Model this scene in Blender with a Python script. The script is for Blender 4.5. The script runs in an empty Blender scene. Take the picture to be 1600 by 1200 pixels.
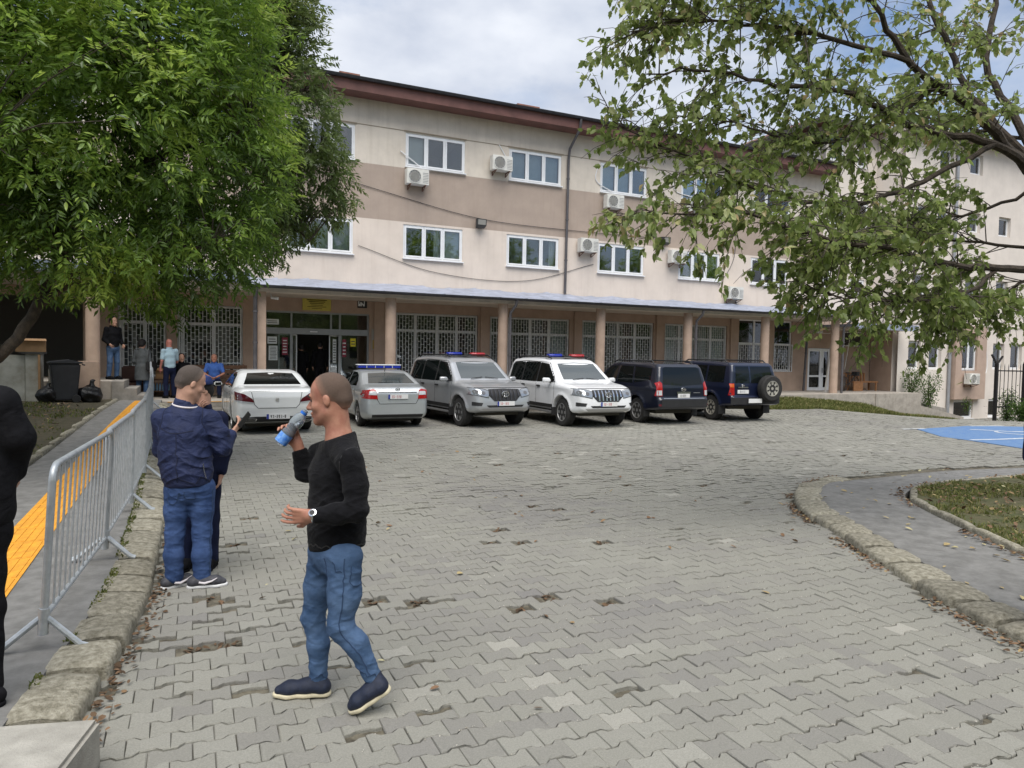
import bpy, bmesh, math, random
import numpy as np
from mathutils import Vector, Matrix, noise as mnoise
from mathutils.bvhtree import BVHTree
from mathutils.geometry import delaunay_2d_cdt

rad = math.radians
sc = bpy.context.scene
col = sc.collection
RN = random.Random(11)
NR = np.random.default_rng(11)

# ---------------------------------------------------------------- camera, sky, sun, exposure
CAM_H = 1.95
YAW, PITCH, ROLL = rad(24.6), rad(2.433), rad(0.994)
cam_data = bpy.data.cameras.new('camera')
cam_data.sensor_width = 36.0
cam_data.lens = 36.0 * 1092.9 / 1600.0
cam_data.clip_start, cam_data.clip_end = 0.05, 2000.0
cam = bpy.data.objects.new('camera', cam_data)
col.objects.link(cam)
_f = Vector((math.sin(YAW) * math.cos(PITCH), math.cos(YAW) * math.cos(PITCH), -math.sin(PITCH)))
_r = Vector((math.cos(YAW), -math.sin(YAW), 0))
_u = _r.cross(_f)
_r2 = _r * math.cos(ROLL) + _u * math.sin(ROLL)
_u2 = -_r * math.sin(ROLL) + _u * math.cos(ROLL)
M = Matrix.Identity(4)
for _i in range(3):
    M[_i][0], M[_i][1], M[_i][2] = _r2[_i], _u2[_i], -_f[_i]
M[2][3] = CAM_H
cam.matrix_world = M
sc.camera = cam

SUN_AZ, SUN_EL = rad(200.0), rad(62.0)      # compass bearing of the sun, clockwise from +Y
world = bpy.data.worlds.new('World')
sc.world = world
world.use_nodes = True
wn, wl = world.node_tree.nodes, world.node_tree.links
wn.clear()
w_out = wn.new('ShaderNodeOutputWorld')
w_bg = wn.new('ShaderNodeBackground')
w_bg.inputs['Strength'].default_value = 0.105
sky = wn.new('ShaderNodeTexSky')
sky.sky_type = 'NISHITA'
sky.sun_disc = False
sky.sun_elevation = SUN_EL
sky.sun_rotation = SUN_AZ
sky.altitude = 600
sky.air_density, sky.dust_density, sky.ozone_density = 1.0, 1.2, 1.0
tc = wn.new('ShaderNodeTexCoord')
mp = wn.new('ShaderNodeMapping')
mp.inputs['Scale'].default_value = (1.0, 1.0, 1.9)
mp.inputs['Location'].default_value = (0.62, 0.25, 0.1)
wl.new(tc.outputs['Generated'], mp.inputs['Vector'])
n1 = wn.new('ShaderNodeTexNoise')
n1.inputs['Scale'].default_value = 2.1
n1.inputs['Detail'].default_value = 9
n1.inputs['Roughness'].default_value = 0.56
wl.new(mp.outputs[0], n1.inputs['Vector'])
cr = wn.new('ShaderNodeValToRGB')
cr.color_ramp.elements[0].position = 0.36
cr.color_ramp.elements[1].position = 0.54
wl.new(n1.outputs['Fac'], cr.inputs['Fac'])
n2 = wn.new('ShaderNodeTexNoise')
n2.inputs['Scale'].default_value = 4.5
n2.inputs['Detail'].default_value = 7
wl.new(mp.outputs[0], n2.inputs['Vector'])
cr2 = wn.new('ShaderNodeValToRGB')
cr2.color_ramp.elements[0].position = 0.30
cr2.color_ramp.elements[0].color = (2.7, 3.1, 3.95, 1)
cr2.color_ramp.elements[1].position = 0.70
cr2.color_ramp.elements[1].color = (5.7, 5.9, 6.3, 1)
wl.new(n2.outputs['Fac'], cr2.inputs['Fac'])
wmix = wn.new('ShaderNodeMix')
wmix.data_type = 'RGBA'
wl.new(cr.outputs['Color'], wmix.inputs['Factor'])
wl.new(sky.outputs['Color'], wmix.inputs[6])
wl.new(cr2.outputs['Color'], wmix.inputs[7])
wl.new(wmix.outputs[2], w_bg.inputs['Color'])
wl.new(w_bg.outputs[0], w_out.inputs['Surface'])

sun_data = bpy.data.lights.new('sun', 'SUN')
sun_data.energy = 2.6
sun_data.angle = rad(58.0)
sun_data.color = (1.0, 0.96, 0.90)
sun = bpy.data.objects.new('sun', sun_data)
col.objects.link(sun)
_sd = Vector((math.sin(SUN_AZ) * math.cos(SUN_EL), math.cos(SUN_AZ) * math.cos(SUN_EL), math.sin(SUN_EL)))
sun.rotation_euler = (-_sd).to_track_quat('-Z', 'Y').to_euler()
sun.location = (0, -10, 30)

sc.view_settings.view_transform = 'Standard'
sc.view_settings.look = 'None'
sc.view_settings.gamma = 1.0
sc.view_settings.use_curve_mapping = False
sc.view_settings.exposure = 0.70
sc.render.engine = 'CYCLES'
sc.cycles.use_denoising = True
sc.cycles.max_bounces = 7
sc.cycles.transparent_max_bounces = 12
sc.cycles.caustics_reflective = False
sc.cycles.caustics_refractive = False
sc.cycles.sample_clamp_indirect = 6.0

# ---------------------------------------------------------------- helpers
def mat(name, c, rough=0.7, metal=0.0, var=0.0, vscale=3.0, c2=None, bump=0.0, bscale=40.0, spec=0.5,
        coat=0.0, detail=5, emit=None, trans=0.0, alpha=1.0, sheen=0.0, vec='pos', streak=None, objvar=0.0, ior=1.45, crease=None):
    """Principled material; c mixed with c2 (or darker c) by world/object space noise, with noise bump."""
    m = bpy.data.materials.new(name)
    m.use_nodes = True
    N, L = m.node_tree.nodes, m.node_tree.links
    b = N['Principled BSDF']
    b.inputs['Base Color'].default_value = (*c, 1)
    b.inputs['Roughness'].default_value = rough
    b.inputs['Metallic'].default_value = metal
    b.inputs['Specular IOR Level'].default_value = spec
    b.inputs['IOR'].default_value = ior
    if coat:
        b.inputs['Coat Weight'].default_value = coat
        b.inputs['Coat Roughness'].default_value = 0.04
    if sheen:
        b.inputs['Sheen Weight'].default_value = sheen
    if trans:
        b.inputs['Transmission Weight'].default_value = trans
    if emit:
        b.inputs['Emission Color'].default_value = (*emit[0], 1)
        b.inputs['Emission Strength'].default_value = emit[1]
    vout = None
    if var or bump or streak or c2 or crease:
        if vec == 'pos':
            g = N.new('ShaderNodeNewGeometry'); vout = g.outputs['Position']
        else:
            g = N.new('ShaderNodeTexCoord'); vout = g.outputs['Object']
    cout = None
    if var or c2:
        nt = N.new('ShaderNodeTexNoise')
        nt.inputs['Scale'].default_value = vscale
        nt.inputs['Detail'].default_value = detail
        nt.inputs['Roughness'].default_value = 0.62
        L.new(vout, nt.inputs['Vector'])
        rmp = N.new('ShaderNodeValToRGB')
        rmp.color_ramp.elements[0].position = 0.33
        rmp.color_ramp.elements[1].position = 0.67
        L.new(nt.outputs['Fac'], rmp.inputs['Fac'])
        lo = c2 if c2 else tuple(v * (1 - var) for v in c)
        hi = tuple(min(1, v * (1 + var * 0.5)) for v in c)
        rmp.color_ramp.elements[0].color = (*lo, 1)
        rmp.color_ramp.elements[1].color = (*hi, 1)
        cout = rmp.outputs['Color']
    if streak:                       # (strength, colour): vertical rain streaks
        mpn = N.new('ShaderNodeMapping')
        mpn.inputs['Scale'].default_value = (2.2, 2.2, 0.16)
        L.new(vout, mpn.inputs['Vector'])
        ns = N.new('ShaderNodeTexNoise')
        ns.inputs['Scale'].default_value = 2.0
        ns.inputs['Detail'].default_value = 6
        ns.inputs['Roughness'].default_value = 0.7
        L.new(mpn.outputs[0], ns.inputs['Vector'])
        rs = N.new('ShaderNodeValToRGB')
        rs.color_ramp.elements[0].position = 0.5
        rs.color_ramp.elements[1].position = 0.8
        rs.color_ramp.elements[1].color = (streak[0],) * 3 + (1,)
        L.new(ns.outputs['Fac'], rs.inputs['Fac'])
        mx = N.new('ShaderNodeMix'); mx.data_type = 'RGBA'
        L.new(rs.outputs['Color'], mx.inputs['Factor'])
        if cout: L.new(cout, mx.inputs[6])
        else: mx.inputs[6].default_value = (*c, 1)
        mx.inputs[7].default_value = (*streak[1], 1)
        cout = mx.outputs[2]
    if objvar:
        oi = N.new('ShaderNodeObjectInfo')
        hv = N.new('ShaderNodeHueSaturation')
        mr = N.new('ShaderNodeMapRange')
        mr.inputs[3].default_value = 1 - objvar
        mr.inputs[4].default_value = 1 + objvar
        L.new(oi.outputs['Random'], mr.inputs[0])
        L.new(mr.outputs[0], hv.inputs['Value'])
        if cout: L.new(cout, hv.inputs['Color'])
        else: hv.inputs['Color'].default_value = (*c, 1)
        cout = hv.outputs['Color']
    if cout:
        L.new(cout, b.inputs['Base Color'])
    if bump:
        nb = N.new('ShaderNodeTexNoise')
        nb.inputs['Scale'].default_value = bscale
        nb.inputs['Detail'].default_value = 6
        nb.inputs['Roughness'].default_value = 0.65
        L.new(vout, nb.inputs['Vector'])
        bp = N.new('ShaderNodeBump')
        bp.inputs['Strength'].default_value = bump
        bp.inputs['Distance'].default_value = 0.02
        L.new(nb.outputs['Fac'], bp.inputs['Height'])
        L.new(bp.outputs[0], b.inputs['Normal'])
        if crease:                       # stretched folds in cloth
            mp = N.new('ShaderNodeMapping'); mp.inputs['Scale'].default_value = crease[:3]
            mp.inputs['Rotation'].default_value = (0.35, 0.25, 0.0)
            L.new(vout, mp.inputs['Vector'])
            nc = N.new('ShaderNodeTexNoise'); nc.inputs['Scale'].default_value = 1.0; nc.inputs['Detail'].default_value = 2.5
            nc.inputs['Distortion'].default_value = 0.8
            L.new(mp.outputs[0], nc.inputs['Vector'])
            b2 = N.new('ShaderNodeBump'); b2.inputs['Strength'].default_value = crease[3]; b2.inputs['Distance'].default_value = 0.03
            L.new(nc.outputs['Fac'], b2.inputs['Height']); L.new(bp.outputs[0], b2.inputs['Normal'])
            L.new(b2.outputs[0], b.inputs['Normal'])
    return m


def attr_mat(name, stops, attr='tone', rough=0.85, var=0.25, vscale=30.0, bump=0.3, bscale=60.0, single=False, spec=0.3, trans=0.0):
    """Colour ramp driven by a per-piece value (mesh attribute, or Object Info random for single pieces)."""
    m = bpy.data.materials.new(name)
    m.use_nodes = True
    N, L = m.node_tree.nodes, m.node_tree.links
    b = N['Principled BSDF']
    b.inputs['Roughness'].default_value = rough
    b.inputs['Specular IOR Level'].default_value = spec
    if single:
        a = N.new('ShaderNodeObjectInfo'); fo = a.outputs['Random']
    else:
        a = N.new('ShaderNodeAttribute'); a.attribute_name = attr; fo = a.outputs['Fac']
    r = N.new('ShaderNodeValToRGB')
    e = r.color_ramp.elements
    e[0].position, e[0].color = stops[0][0], (*stops[0][1], 1)
    e[1].position, e[1].color = stops[-1][0], (*stops[-1][1], 1)
    for p, c in stops[1:-1]:
        q = e.new(p); q.color = (*c, 1)
    L.new(fo, r.inputs['Fac'])
    g = N.new('ShaderNodeNewGeometry')
    nt = N.new('ShaderNodeTexNoise')
    nt.inputs['Scale'].default_value = vscale
    nt.inputs['Detail'].default_value = 7
    nt.inputs['Roughness'].default_value = 0.7
    L.new(g.outputs['Position'], nt.inputs['Vector'])
    mr = N.new('ShaderNodeMapRange')
    mr.inputs[1].default_value, mr.inputs[2].default_value = 0.25, 0.75
    mr.inputs[3].default_value, mr.inputs[4].default_value = 1 - var, 1 + var
    L.new(nt.outputs['Fac'], mr.inputs[0])
    hv = N.new('ShaderNodeHueSaturation')
    L.new(mr.outputs[0], hv.inputs['Value'])
    L.new(r.outputs['Color'], hv.inputs['Color'])
    L.new(hv.outputs['Color'], b.inputs['Base Color'])
    if bump:
        nb = N.new('ShaderNodeTexNoise')
        nb.inputs['Scale'].default_value = bscale
        nb.inputs['Detail'].default_value = 5
        L.new(g.outputs['Position'], nb.inputs['Vector'])
        bp = N.new('ShaderNodeBump')
        bp.inputs['Strength'].default_value = bump
        bp.inputs['Distance'].default_value = 0.01
        L.new(nb.outputs['Fac'], bp.inputs['Height'])
        L.new(bp.outputs[0], b.inputs['Normal'])
    if trans:                       # thin leaf: part of the light goes through
        tr = N.new('ShaderNodeBsdfTranslucent')
        hv2 = N.new('ShaderNodeHueSaturation')
        hv2.inputs['Value'].default_value = 1.7
        L.new(hv.outputs['Color'], hv2.inputs['Color'])
        L.new(hv2.outputs['Color'], tr.inputs['Color'])
        ms = N.new('ShaderNodeMixShader')
        ms.inputs[0].default_value = trans
        L.new(b.outputs[0], ms.inputs[1]); L.new(tr.outputs[0], ms.inputs[2])
        L.new(ms.outputs[0], N['Material Output'].inputs['Surface'])
    return m


def glass_mat(name, tint=(0.90, 0.94, 0.935), refl=1.5):
    m = bpy.data.materials.new(name)
    m.use_nodes = True
    N, L = m.node_tree.nodes, m.node_tree.links
    N.remove(N['Principled BSDF'])
    t = N.new('ShaderNodeBsdfTransparent'); t.inputs[0].default_value = (*tint, 1)
    g = N.new('ShaderNodeBsdfGlossy'); g.inputs['Roughness'].default_value = 0.02
    g.inputs['Color'].default_value = (0.95, 0.97, 1, 1)
    fr = N.new('ShaderNodeFresnel'); fr.inputs['IOR'].default_value = refl
    mu = N.new('ShaderNodeMath'); mu.operation = 'MULTIPLY_ADD'
    mu.inputs[1].default_value = 1.5; mu.inputs[2].default_value = 0.03
    mu.use_clamp = True
    L.new(fr.outputs[0], mu.inputs[0])
    x = N.new('ShaderNodeMixShader')
    L.new(mu.outputs[0], x.inputs[0]); L.new(t.outputs[0], x.inputs[1]); L.new(g.outputs[0], x.inputs[2])
    L.new(x.outputs[0], N['Material Output'].inputs['Surface'])
    return m


ROOT_OFF = {}


def tag(o, label=None, cat=None, group=None, kind=None):
    if label: o['label'] = label
    if cat: o['category'] = cat
    if group: o['group'] = group
    if kind: o['kind'] = kind
    return o


def empty(name, loc=(0, 0, 0), rz=0.0, label=None, cat=None, group=None, kind=None, world=False):
    """Empty at a thing's base.  world=True: parts are built in world coordinates and shifted here."""
    o = bpy.data.objects.new(name, None)
    o.empty_display_size = 0.3
    col.objects.link(o)
    o.location = loc
    o.rotation_euler = (0, 0, rz)
    if world: ROOT_OFF[o.name] = Vector(loc)
    return tag(o, label, cat, group, kind)


def link_mesh(name, me, mats, parent=None, smooth=False):
    if not isinstance(mats, (list, tuple)): mats = [mats]
    for m in mats: me.materials.append(m)
    if smooth:
        me.polygons.foreach_set('use_smooth', np.ones(len(me.polygons), dtype=bool))
    o = bpy.data.objects.new(name, me)
    col.objects.link(o)
    if parent is not None:
        o.parent = parent
        off = ROOT_OFF.get(parent.name)
        if off is not None:
            me.transform(Matrix.Translation(-off))
            ROOT_OFF[o.name] = off
    return o


def np_mesh(name, V, F, tone=None, midx=None):
    """Fast mesh from numpy: V (n,3), F (m,k) same-size polygons, or a list of such arrays."""
    me = bpy.data.meshes.new(name)
    Fs = F if isinstance(F, list) else [F]
    Fs = [np.asarray(f, dtype=np.int32) for f in Fs if len(f)]
    V = np.asarray(V, dtype=np.float32)
    me.vertices.add(len(V))
    me.vertices.foreach_set('co', V.ravel())
    nl = sum(f.size for f in Fs)
    me.loops.add(nl)
    me.loops.foreach_set('vertex_index', np.concatenate([f.ravel() for f in Fs]))
    np_ = sum(len(f) for f in Fs)
    me.polygons.add(np_)
    tot = np.concatenate([np.full(len(f), f.shape[1], dtype=np.int32) for f in Fs])
    st = np.concatenate([[0], np.cumsum(tot)[:-1]]).astype(np.int32)
    me.polygons.foreach_set('loop_start', st)
    me.polygons.foreach_set('loop_total', tot)
    if midx is not None: me.polygons.foreach_set('material_index', np.asarray(midx, dtype=np.int32))
    me.polygons.foreach_set('use_smooth', np.zeros(np_, dtype=bool))
    me.update(calc_edges=True)
    if tone is not None:
        a = me.attributes.new('tone', 'FLOAT', 'POINT')
        a.data.foreach_set('value', np.asarray(tone, dtype=np.float32))
    me.validate()
    return me


class MB:
    """Collects simple solids into one mesh."""
    def __init__(s):
        s.v, s.f, s.m = [], [], []

    def add(s, V, F, mi=0):
        o = len(s.v)
        s.v.extend(tuple(p) for p in V)
        s.f.extend(tuple(i + o for i in f) for f in F)
        s.m.extend([mi] * len(F))
        return s

    def box(s, x0, x1, y0, y1, z0, z1, mi=0, T=None):
        V = [(x, y, z) for z in (z0, z1) for y in (y0, y1) for x in (x0, x1)]
        if T is not None: V = [T @ Vector(p) for p in V]
        return s.add(V, [(0, 2, 3, 1), (4, 5, 7, 6), (0, 1, 5, 4), (2, 6, 7, 3), (0, 4, 6, 2), (1, 3, 7, 5)], mi)

    def bar(s, a, b, w, h=None, mi=0, up=(0, 0, 1)):
        """Rectangular bar from a to b, w across, h along up."""
        h = h or w
        a, b = Vector(a), Vector(b)
        d = (b - a).normalized()
        u = Vector(up)
        if abs(d.dot(u)) > 0.98: u = Vector((1, 0, 0))
        sx = d.cross(u).normalized(); sy = sx.cross(d).normalized()
        V = []
        for p in (a, b):
            for i, j in ((-1, -1), (1, -1), (1, 1), (-1, 1)):
                V.append(p + sx * (w / 2 * i) + sy * (h / 2 * j))
        return s.add(V, [(0, 3, 2, 1), (4, 5, 6, 7), (0, 1, 5, 4), (1, 2, 6, 5), (2, 3, 7, 6), (3, 0, 4, 7)], mi)

    def tube(s, pts, r, n=8, mi=0, caps=True):
        pts = [Vector(p) for p in pts]
        rs = r if isinstance(r, (list, tuple)) else [r] * len(pts)
        d0 = (pts[1] - pts[0]).normalized()
        u = Vector((0, 0, 1)) if abs(d0.z) < 0.9 else Vector((1, 0, 0))
        V, F = [], []
        for i, p in enumerate(pts):
            d = (pts[min(i + 1, len(pts) - 1)] - pts[max(i - 1, 0)])
            d = d.normalized() if d.length > 1e-9 else d0
            sx = d.cross(u)
            sx = sx.normalized() if sx.length > 1e-6 else Vector((1, 0, 0))
            sy = sx.cross(d).normalized()
            u = sy
            for k in range(n):
                a = 2 * math.pi * k / n
                V.append(p + (sx * math.cos(a) + sy * math.sin(a)) * rs[i])
        for i in range(len(pts) - 1):
            for k in range(n):
                F.append((i * n + k, i * n + (k + 1) % n, (i + 1) * n + (k + 1) % n, (i + 1) * n + k))
        if caps:
            F.append(tuple(reversed(range(n)))); F.append(tuple((len(pts) - 1) * n + k for k in range(n)))
        return s.add(V, F, mi)

    def lathe(s, prof, n=24, T=None, mi=0):
        """prof: [(r, z)] turned about local z."""
        V, F = [], []
        for r, z in prof:
            for k in range(n):
                a = 2 * math.pi * k / n
                p = Vector((r * math.cos(a), r * math.sin(a), z))
                V.append(T @ p if T is not None else p)
        for i in range(len(prof) - 1):
            for k in range(n):
                F.append((i * n + k, i * n + (k + 1) % n, (i + 1) * n + (k + 1) % n, (i + 1) * n + k))
        if prof[0][0] > 1e-6: F.append(tuple(reversed(range(n))))
        if prof[-1][0] > 1e-6: F.append(tuple((len(prof) - 1) * n + k for k in range(n)))
        return s.add(V, F, mi)

    def prism(s, poly, y0, y1, axis='y', mi=0, T=None):
        """2-D polygon extruded along axis; poly in the other two coordinates (x,z), (y,z) or (x,y)."""
        V = []
        for y in (y0, y1):
            for a, b in poly:
                p = Vector({'y': (a, y, b), 'x': (y, a, b), 'z': (a, b, y)}[axis])
                V.append(T @ p if T is not None else p)
        n = len(poly)
        F = [tuple(range(n)), tuple(reversed(range(n, 2 * n)))]
        F += [(i, i + n, (i + 1) % n + n, (i + 1) % n) for i in range(n)]
        return s.add(V, F, mi)

    def build(s, name, mats, parent=None, smooth=False, bevel=0.0, angle=None, seg=2):
        me = bpy.data.meshes.new(name)
        me.from_pydata([tuple(p) for p in s.v], [], s.f)
        me.polygons.foreach_set('material_index', np.array(s.m, dtype=np.int32))
        bm = bmesh.new(); bm.from_mesh(me)
        bmesh.ops.recalc_face_normals(bm, faces=bm.faces)
        if bevel:
            es = [e for e in bm.edges if len(e.link_faces) == 2 and e.calc_face_angle(0) > 0.5]
            bmesh.ops.bevel(bm, geom=es, offset=bevel, segments=seg, affect='EDGES', clamp_overlap=True)
        bm.to_mesh(me); bm.free()
        o = link_mesh(name, me, mats, parent, smooth)
        if smooth:
            me.set_sharp_from_angle(angle=angle or rad(40))
        return o


def thing(name, mb, mats, label, cat, group=None, loc=None, rz=0.0, smooth=False, bevel=0.0):
    """A thing that is one mesh."""
    o = mb.build(name, mats, None, smooth, bevel)
    if loc is not None:
        o.location = loc; o.rotation_euler = (0, 0, rz)
    return tag(o, label, cat, group)


def copy_tree(o, parent=None):
    c = o.copy(); col.objects.link(c); c.parent = parent
    for ch in o.children: copy_tree(ch, c)
    return c


def smoothstep(a, b, x):
    t = np.clip((np.asarray(x, dtype=float) - a) / (b - a), 0, 1)
    return t * t * (3 - 2 * t)


def spline(pts, n):
    """Catmull-Rom through pts, n samples evenly spaced by length."""
    P = np.array(pts, dtype=float)
    Q = np.vstack([2 * P[0] - P[1], P, 2 * P[-1] - P[-2]])
    out = []
    for i in range(1, len(Q) - 2):
        for t in np.linspace(0, 1, 40, endpoint=False):
            a, b, c, d = Q[i - 1], Q[i], Q[i + 1], Q[i + 2]
            out.append(0.5 * ((2 * b) + (c - a) * t + (2 * a - 5 * b + 4 * c - d) * t * t + (-a + 3 * b - 3 * c + d) * t ** 3))
    out.append(P[-1]); out = np.array(out)
    s = np.concatenate([[0], np.cumsum(np.linalg.norm(np.diff(out, axis=0), axis=1))])
    q = np.linspace(0, s[-1], n)
    return np.stack([np.interp(q, s, out[:, k]) for k in range(P.shape[1])], 1)


def fbm(x, y, s=1.0, seed=0.0):
    return mnoise.fractal(Vector((x * s + seed, y * s - seed, seed * 1.7)), 1.0, 2.0, 4)


def in_poly(x, y, poly):
    x = np.asarray(x); y = np.asarray(y)
    r = np.zeros(x.shape, bool)
    n = len(poly); j = n - 1
    for i in range(n):
        xi, yi = poly[i]; xj, yj = poly[j]
        c = ((yi > y) != (yj > y)) & (x < (xj - xi) * (y - yi) / (yj - yi + 1e-12) + xi)
        r ^= c; j = i
    return r

# ---------------------------------------------------------------- implicit surfaces (surface nets) for car bodies and people
def surface_nets(D, org, h):
    """Quad mesh of the zero level of D (inside < 0) on a regular grid."""
    S = D < 0
    n = np.array(D.shape)
    cnt = np.zeros(tuple(n - 1), np.int8)
    for i in (0, 1):
        for j in (0, 1):
            for k in (0, 1):
                cnt += S[i:n[0] - 1 + i, j:n[1] - 1 + j, k:n[2] - 1 + k]
    act = np.argwhere((cnt > 0) & (cnt < 8))
    idx = np.full(tuple(n - 1), -1, np.int32)
    idx[act[:, 0], act[:, 1], act[:, 2]] = np.arange(len(act))
    P = np.zeros((len(act), 3)); W = np.zeros(len(act))
    cor = [(i, j, k) for i in (0, 1) for j in (0, 1) for k in (0, 1)]
    for a in cor:
        for ax in range(3):
            if a[ax]: continue
            b = list(a); b[ax] = 1
            da = D[act[:, 0] + a[0], act[:, 1] + a[1], act[:, 2] + a[2]]
            db = D[act[:, 0] + b[0], act[:, 1] + b[1], act[:, 2] + b[2]]
            c = (da < 0) != (db < 0)
            t = np.where(c, da / np.where(c, da - db, 1), 0)
            p = np.array(a, float)[None] + np.zeros((len(act), 1)); p[:, ax] += t
            P += np.where(c[:, None], p, 0); W += c
    P = (P / W[:, None] + act) * h + np.asarray(org)
    F = []
    for ax in range(3):
        u, v = (ax + 1) % 3, (ax + 2) % 3
        sl0 = [slice(None)] * 3; sl1 = [slice(None)] * 3
        sl0[ax] = slice(0, n[ax] - 1); sl1[ax] = slice(1, n[ax])
        A, B = S[tuple(sl0)], S[tuple(sl1)]
        e = np.argwhere(A != B)
        e = e[(e[:, u] > 0) & (e[:, v] > 0) & (e[:, u] < n[u] - 1) & (e[:, v] < n[v] - 1)]
        flip = A[e[:, 0], e[:, 1], e[:, 2]]
        q = []
        for du, dv in ((-1, -1), (0, -1), (0, 0), (-1, 0)):
            c = e.copy(); c[:, u] += du; c[:, v] += dv
            q.append(idx[c[:, 0], c[:, 1], c[:, 2]])
        q = np.stack(q, 1)
        q[~flip] = q[~flip][:, ::-1]
        F.append(q)
    return P, np.concatenate(F)


def smin(a, b, k):
    h = np.clip(0.5 + 0.5 * (b - a) / k, 0, 1)
    return b + (a - b) * h - k * h * (1 - h)


def smax(a, b, k):
    return -smin(-a, -b, k)


def poly_sdf(x, z, poly):
    """Signed distance to a polygon on arrays (inside < 0)."""
    d = np.full(x.shape, 1e9)
    for i in range(len(poly)):
        a, b = np.array(poly[i]), np.array(poly[(i + 1) % len(poly)])
        e = b - a
        t = np.clip(((x - a[0]) * e[0] + (z - a[1]) * e[1]) / (e @ e + 1e-12), 0, 1)
        d = np.minimum(d, np.hypot(x - a[0] - e[0] * t, z - a[1] - e[1] * t))
    return np.where(in_poly(x, z, poly), -d, d)


class Field:
    """Implicit body assembled from blended primitives, each evaluated only near itself."""
    def __init__(s, lo, hi, h):
        s.h = h; s.lo = np.array(lo, float)
        s.n = np.ceil((np.array(hi) - s.lo) / h).astype(int) + 1
        s.D = np.full(tuple(s.n), 0.5, np.float32)

    def _sub(s, lo, hi):
        a = np.clip(np.floor((np.array(lo) - s.lo) / s.h).astype(int), 0, s.n - 1)
        b = np.clip(np.ceil((np.array(hi) - s.lo) / s.h).astype(int) + 1, 1, s.n)
        sl = tuple(slice(a[i], b[i]) for i in range(3))
        ax = [s.lo[i] + s.h * np.arange(a[i], b[i]) for i in range(3)]
        return sl, np.meshgrid(*ax, indexing='ij')

    def put(s, sl, d, k, op='add'):
        if op == 'add': s.D[sl] = smin(s.D[sl], d, k)
        elif op == 'cut': s.D[sl] = smax(s.D[sl], -d, k)

    def cap(s, a, b, ra, rb=None, k=0.02, op='add', flat=None):
        """Tapered capsule; flat=(axis_vector, factor) squashes the section along an axis."""
        a, b = np.array(a, float), np.array(b, float); rb = ra if rb is None else rb
        m = max(ra, rb) * (flat[1] if flat and flat[1] > 1 else 1) + 3 * k + 2 * s.h
        sl, (X, Y, Z) = s._sub(np.minimum(a, b) - m, np.maximum(a, b) + m)
        e = b - a; L = e @ e + 1e-12
        t = np.clip(((X - a[0]) * e[0] + (Y - a[1]) * e[1] + (Z - a[2]) * e[2]) / L, 0, 1)
        dx, dy, dz = X - a[0] - e[0] * t, Y - a[1] - e[1] * t, Z - a[2] - e[2] * t
        if flat:
            ax = np.array(flat[0], float); ax /= np.linalg.norm(ax)
            q = (dx * ax[0] + dy * ax[1] + dz * ax[2]) * (1 / flat[1] - 1)
            dx, dy, dz = dx + ax[0] * q, dy + ax[1] * q, dz + ax[2] * q
        s.put(sl, np.sqrt(dx * dx + dy * dy + dz * dz) - (ra + (rb - ra) * t), k, op)
        return s

    def ell(s, c, r, M=None, k=0.02, op='add'):
        c = np.array(c, float); r = np.array(r, float)
        m = r.max() + 3 * k + 2 * s.h
        sl, (X, Y, Z) = s._sub(c - m, c + m)
        P = np.stack([X - c[0], Y - c[1], Z - c[2]], -1)
        if M is not None: P = P @ np.array(M)           # columns of M = local axes
        q = np.sqrt(((P / r) ** 2).sum(-1)); q2 = np.sqrt(((P / (r * r)) ** 2).sum(-1)) + 1e-9
        s.put(sl, q * (q - 1) / q2, k, op)
        return s

    def chain(s, pts, k=0.02, flat=None):
        """pts: [(x, y, z, r), ...]"""
        for p, q in zip(pts[:-1], pts[1:]): s.cap(p[:3], q[:3], p[3], q[3], k, flat=flat)
        return s

    def rough(s, amp, freq, seed=0, zlo=None, zhi=None, aniso=(1, 1, 1)):
        """Low-frequency folds: displace the surface by smooth 3-D waves."""
        g = np.random.default_rng(seed)
        ax = [s.lo[i] + s.h * np.arange(s.n[i]) for i in range(3)]
        X, Y, Z = np.meshgrid(*ax, indexing='ij')
        w = np.zeros_like(s.D)
        for _ in range(5):
            d = g.normal(0, 1, 3) * np.array(aniso); d *= freq * g.uniform(0.6, 1.4) / (np.linalg.norm(d) + 1e-9)
            w += np.sin(X * d[0] + Y * d[1] + Z * d[2] + g.uniform(0, 6.3) + 0.7 * np.sin(freq * 0.37 * (X + Y * .6 + Z * .8) + g.uniform(0, 6)))
        w *= amp / 2.2
        if zlo is not None: w *= np.clip((Z - zlo) / 0.06, 0, 1)
        if zhi is not None: w *= np.clip((zhi - Z) / 0.06, 0, 1)
        s.D += w.astype(np.float32)
        return s

    def folds(s, amp, freq, dirs, zones, seed=0):
        """Sharp-crested cloth folds: ridges running across dirs, strongest near the given zones [(centre, radius)]."""
        g = np.random.default_rng(seed)
        for c, r in zones:
            c = np.array(c, float)
            sl, (X, Y, Z) = s._sub(c - 2 * r, c + 2 * r)
            m = np.exp(-(((X - c[0]) ** 2 + (Y - c[1]) ** 2 + (Z - c[2]) ** 2) / (r * r)))
            w = np.zeros_like(X)
            for d in dirs:
                d = np.array(d, float) + g.normal(0, .18, 3); d /= np.linalg.norm(d)
                ph = freq * (X * d[0] + Y * d[1] + Z * d[2]) + g.uniform(0, 6.3) + 1.3 * np.sin(freq * .31 * (X * d[1] - Y * d[2] + Z * d[0]) + g.uniform(0, 6.3))
                w += (1 - np.abs(np.sin(ph / 2))) ** 2.2 - .32
            s.D[sl] -= (amp * m * w / len(dirs) * 1.5).astype(np.float32)
        return s

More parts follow.
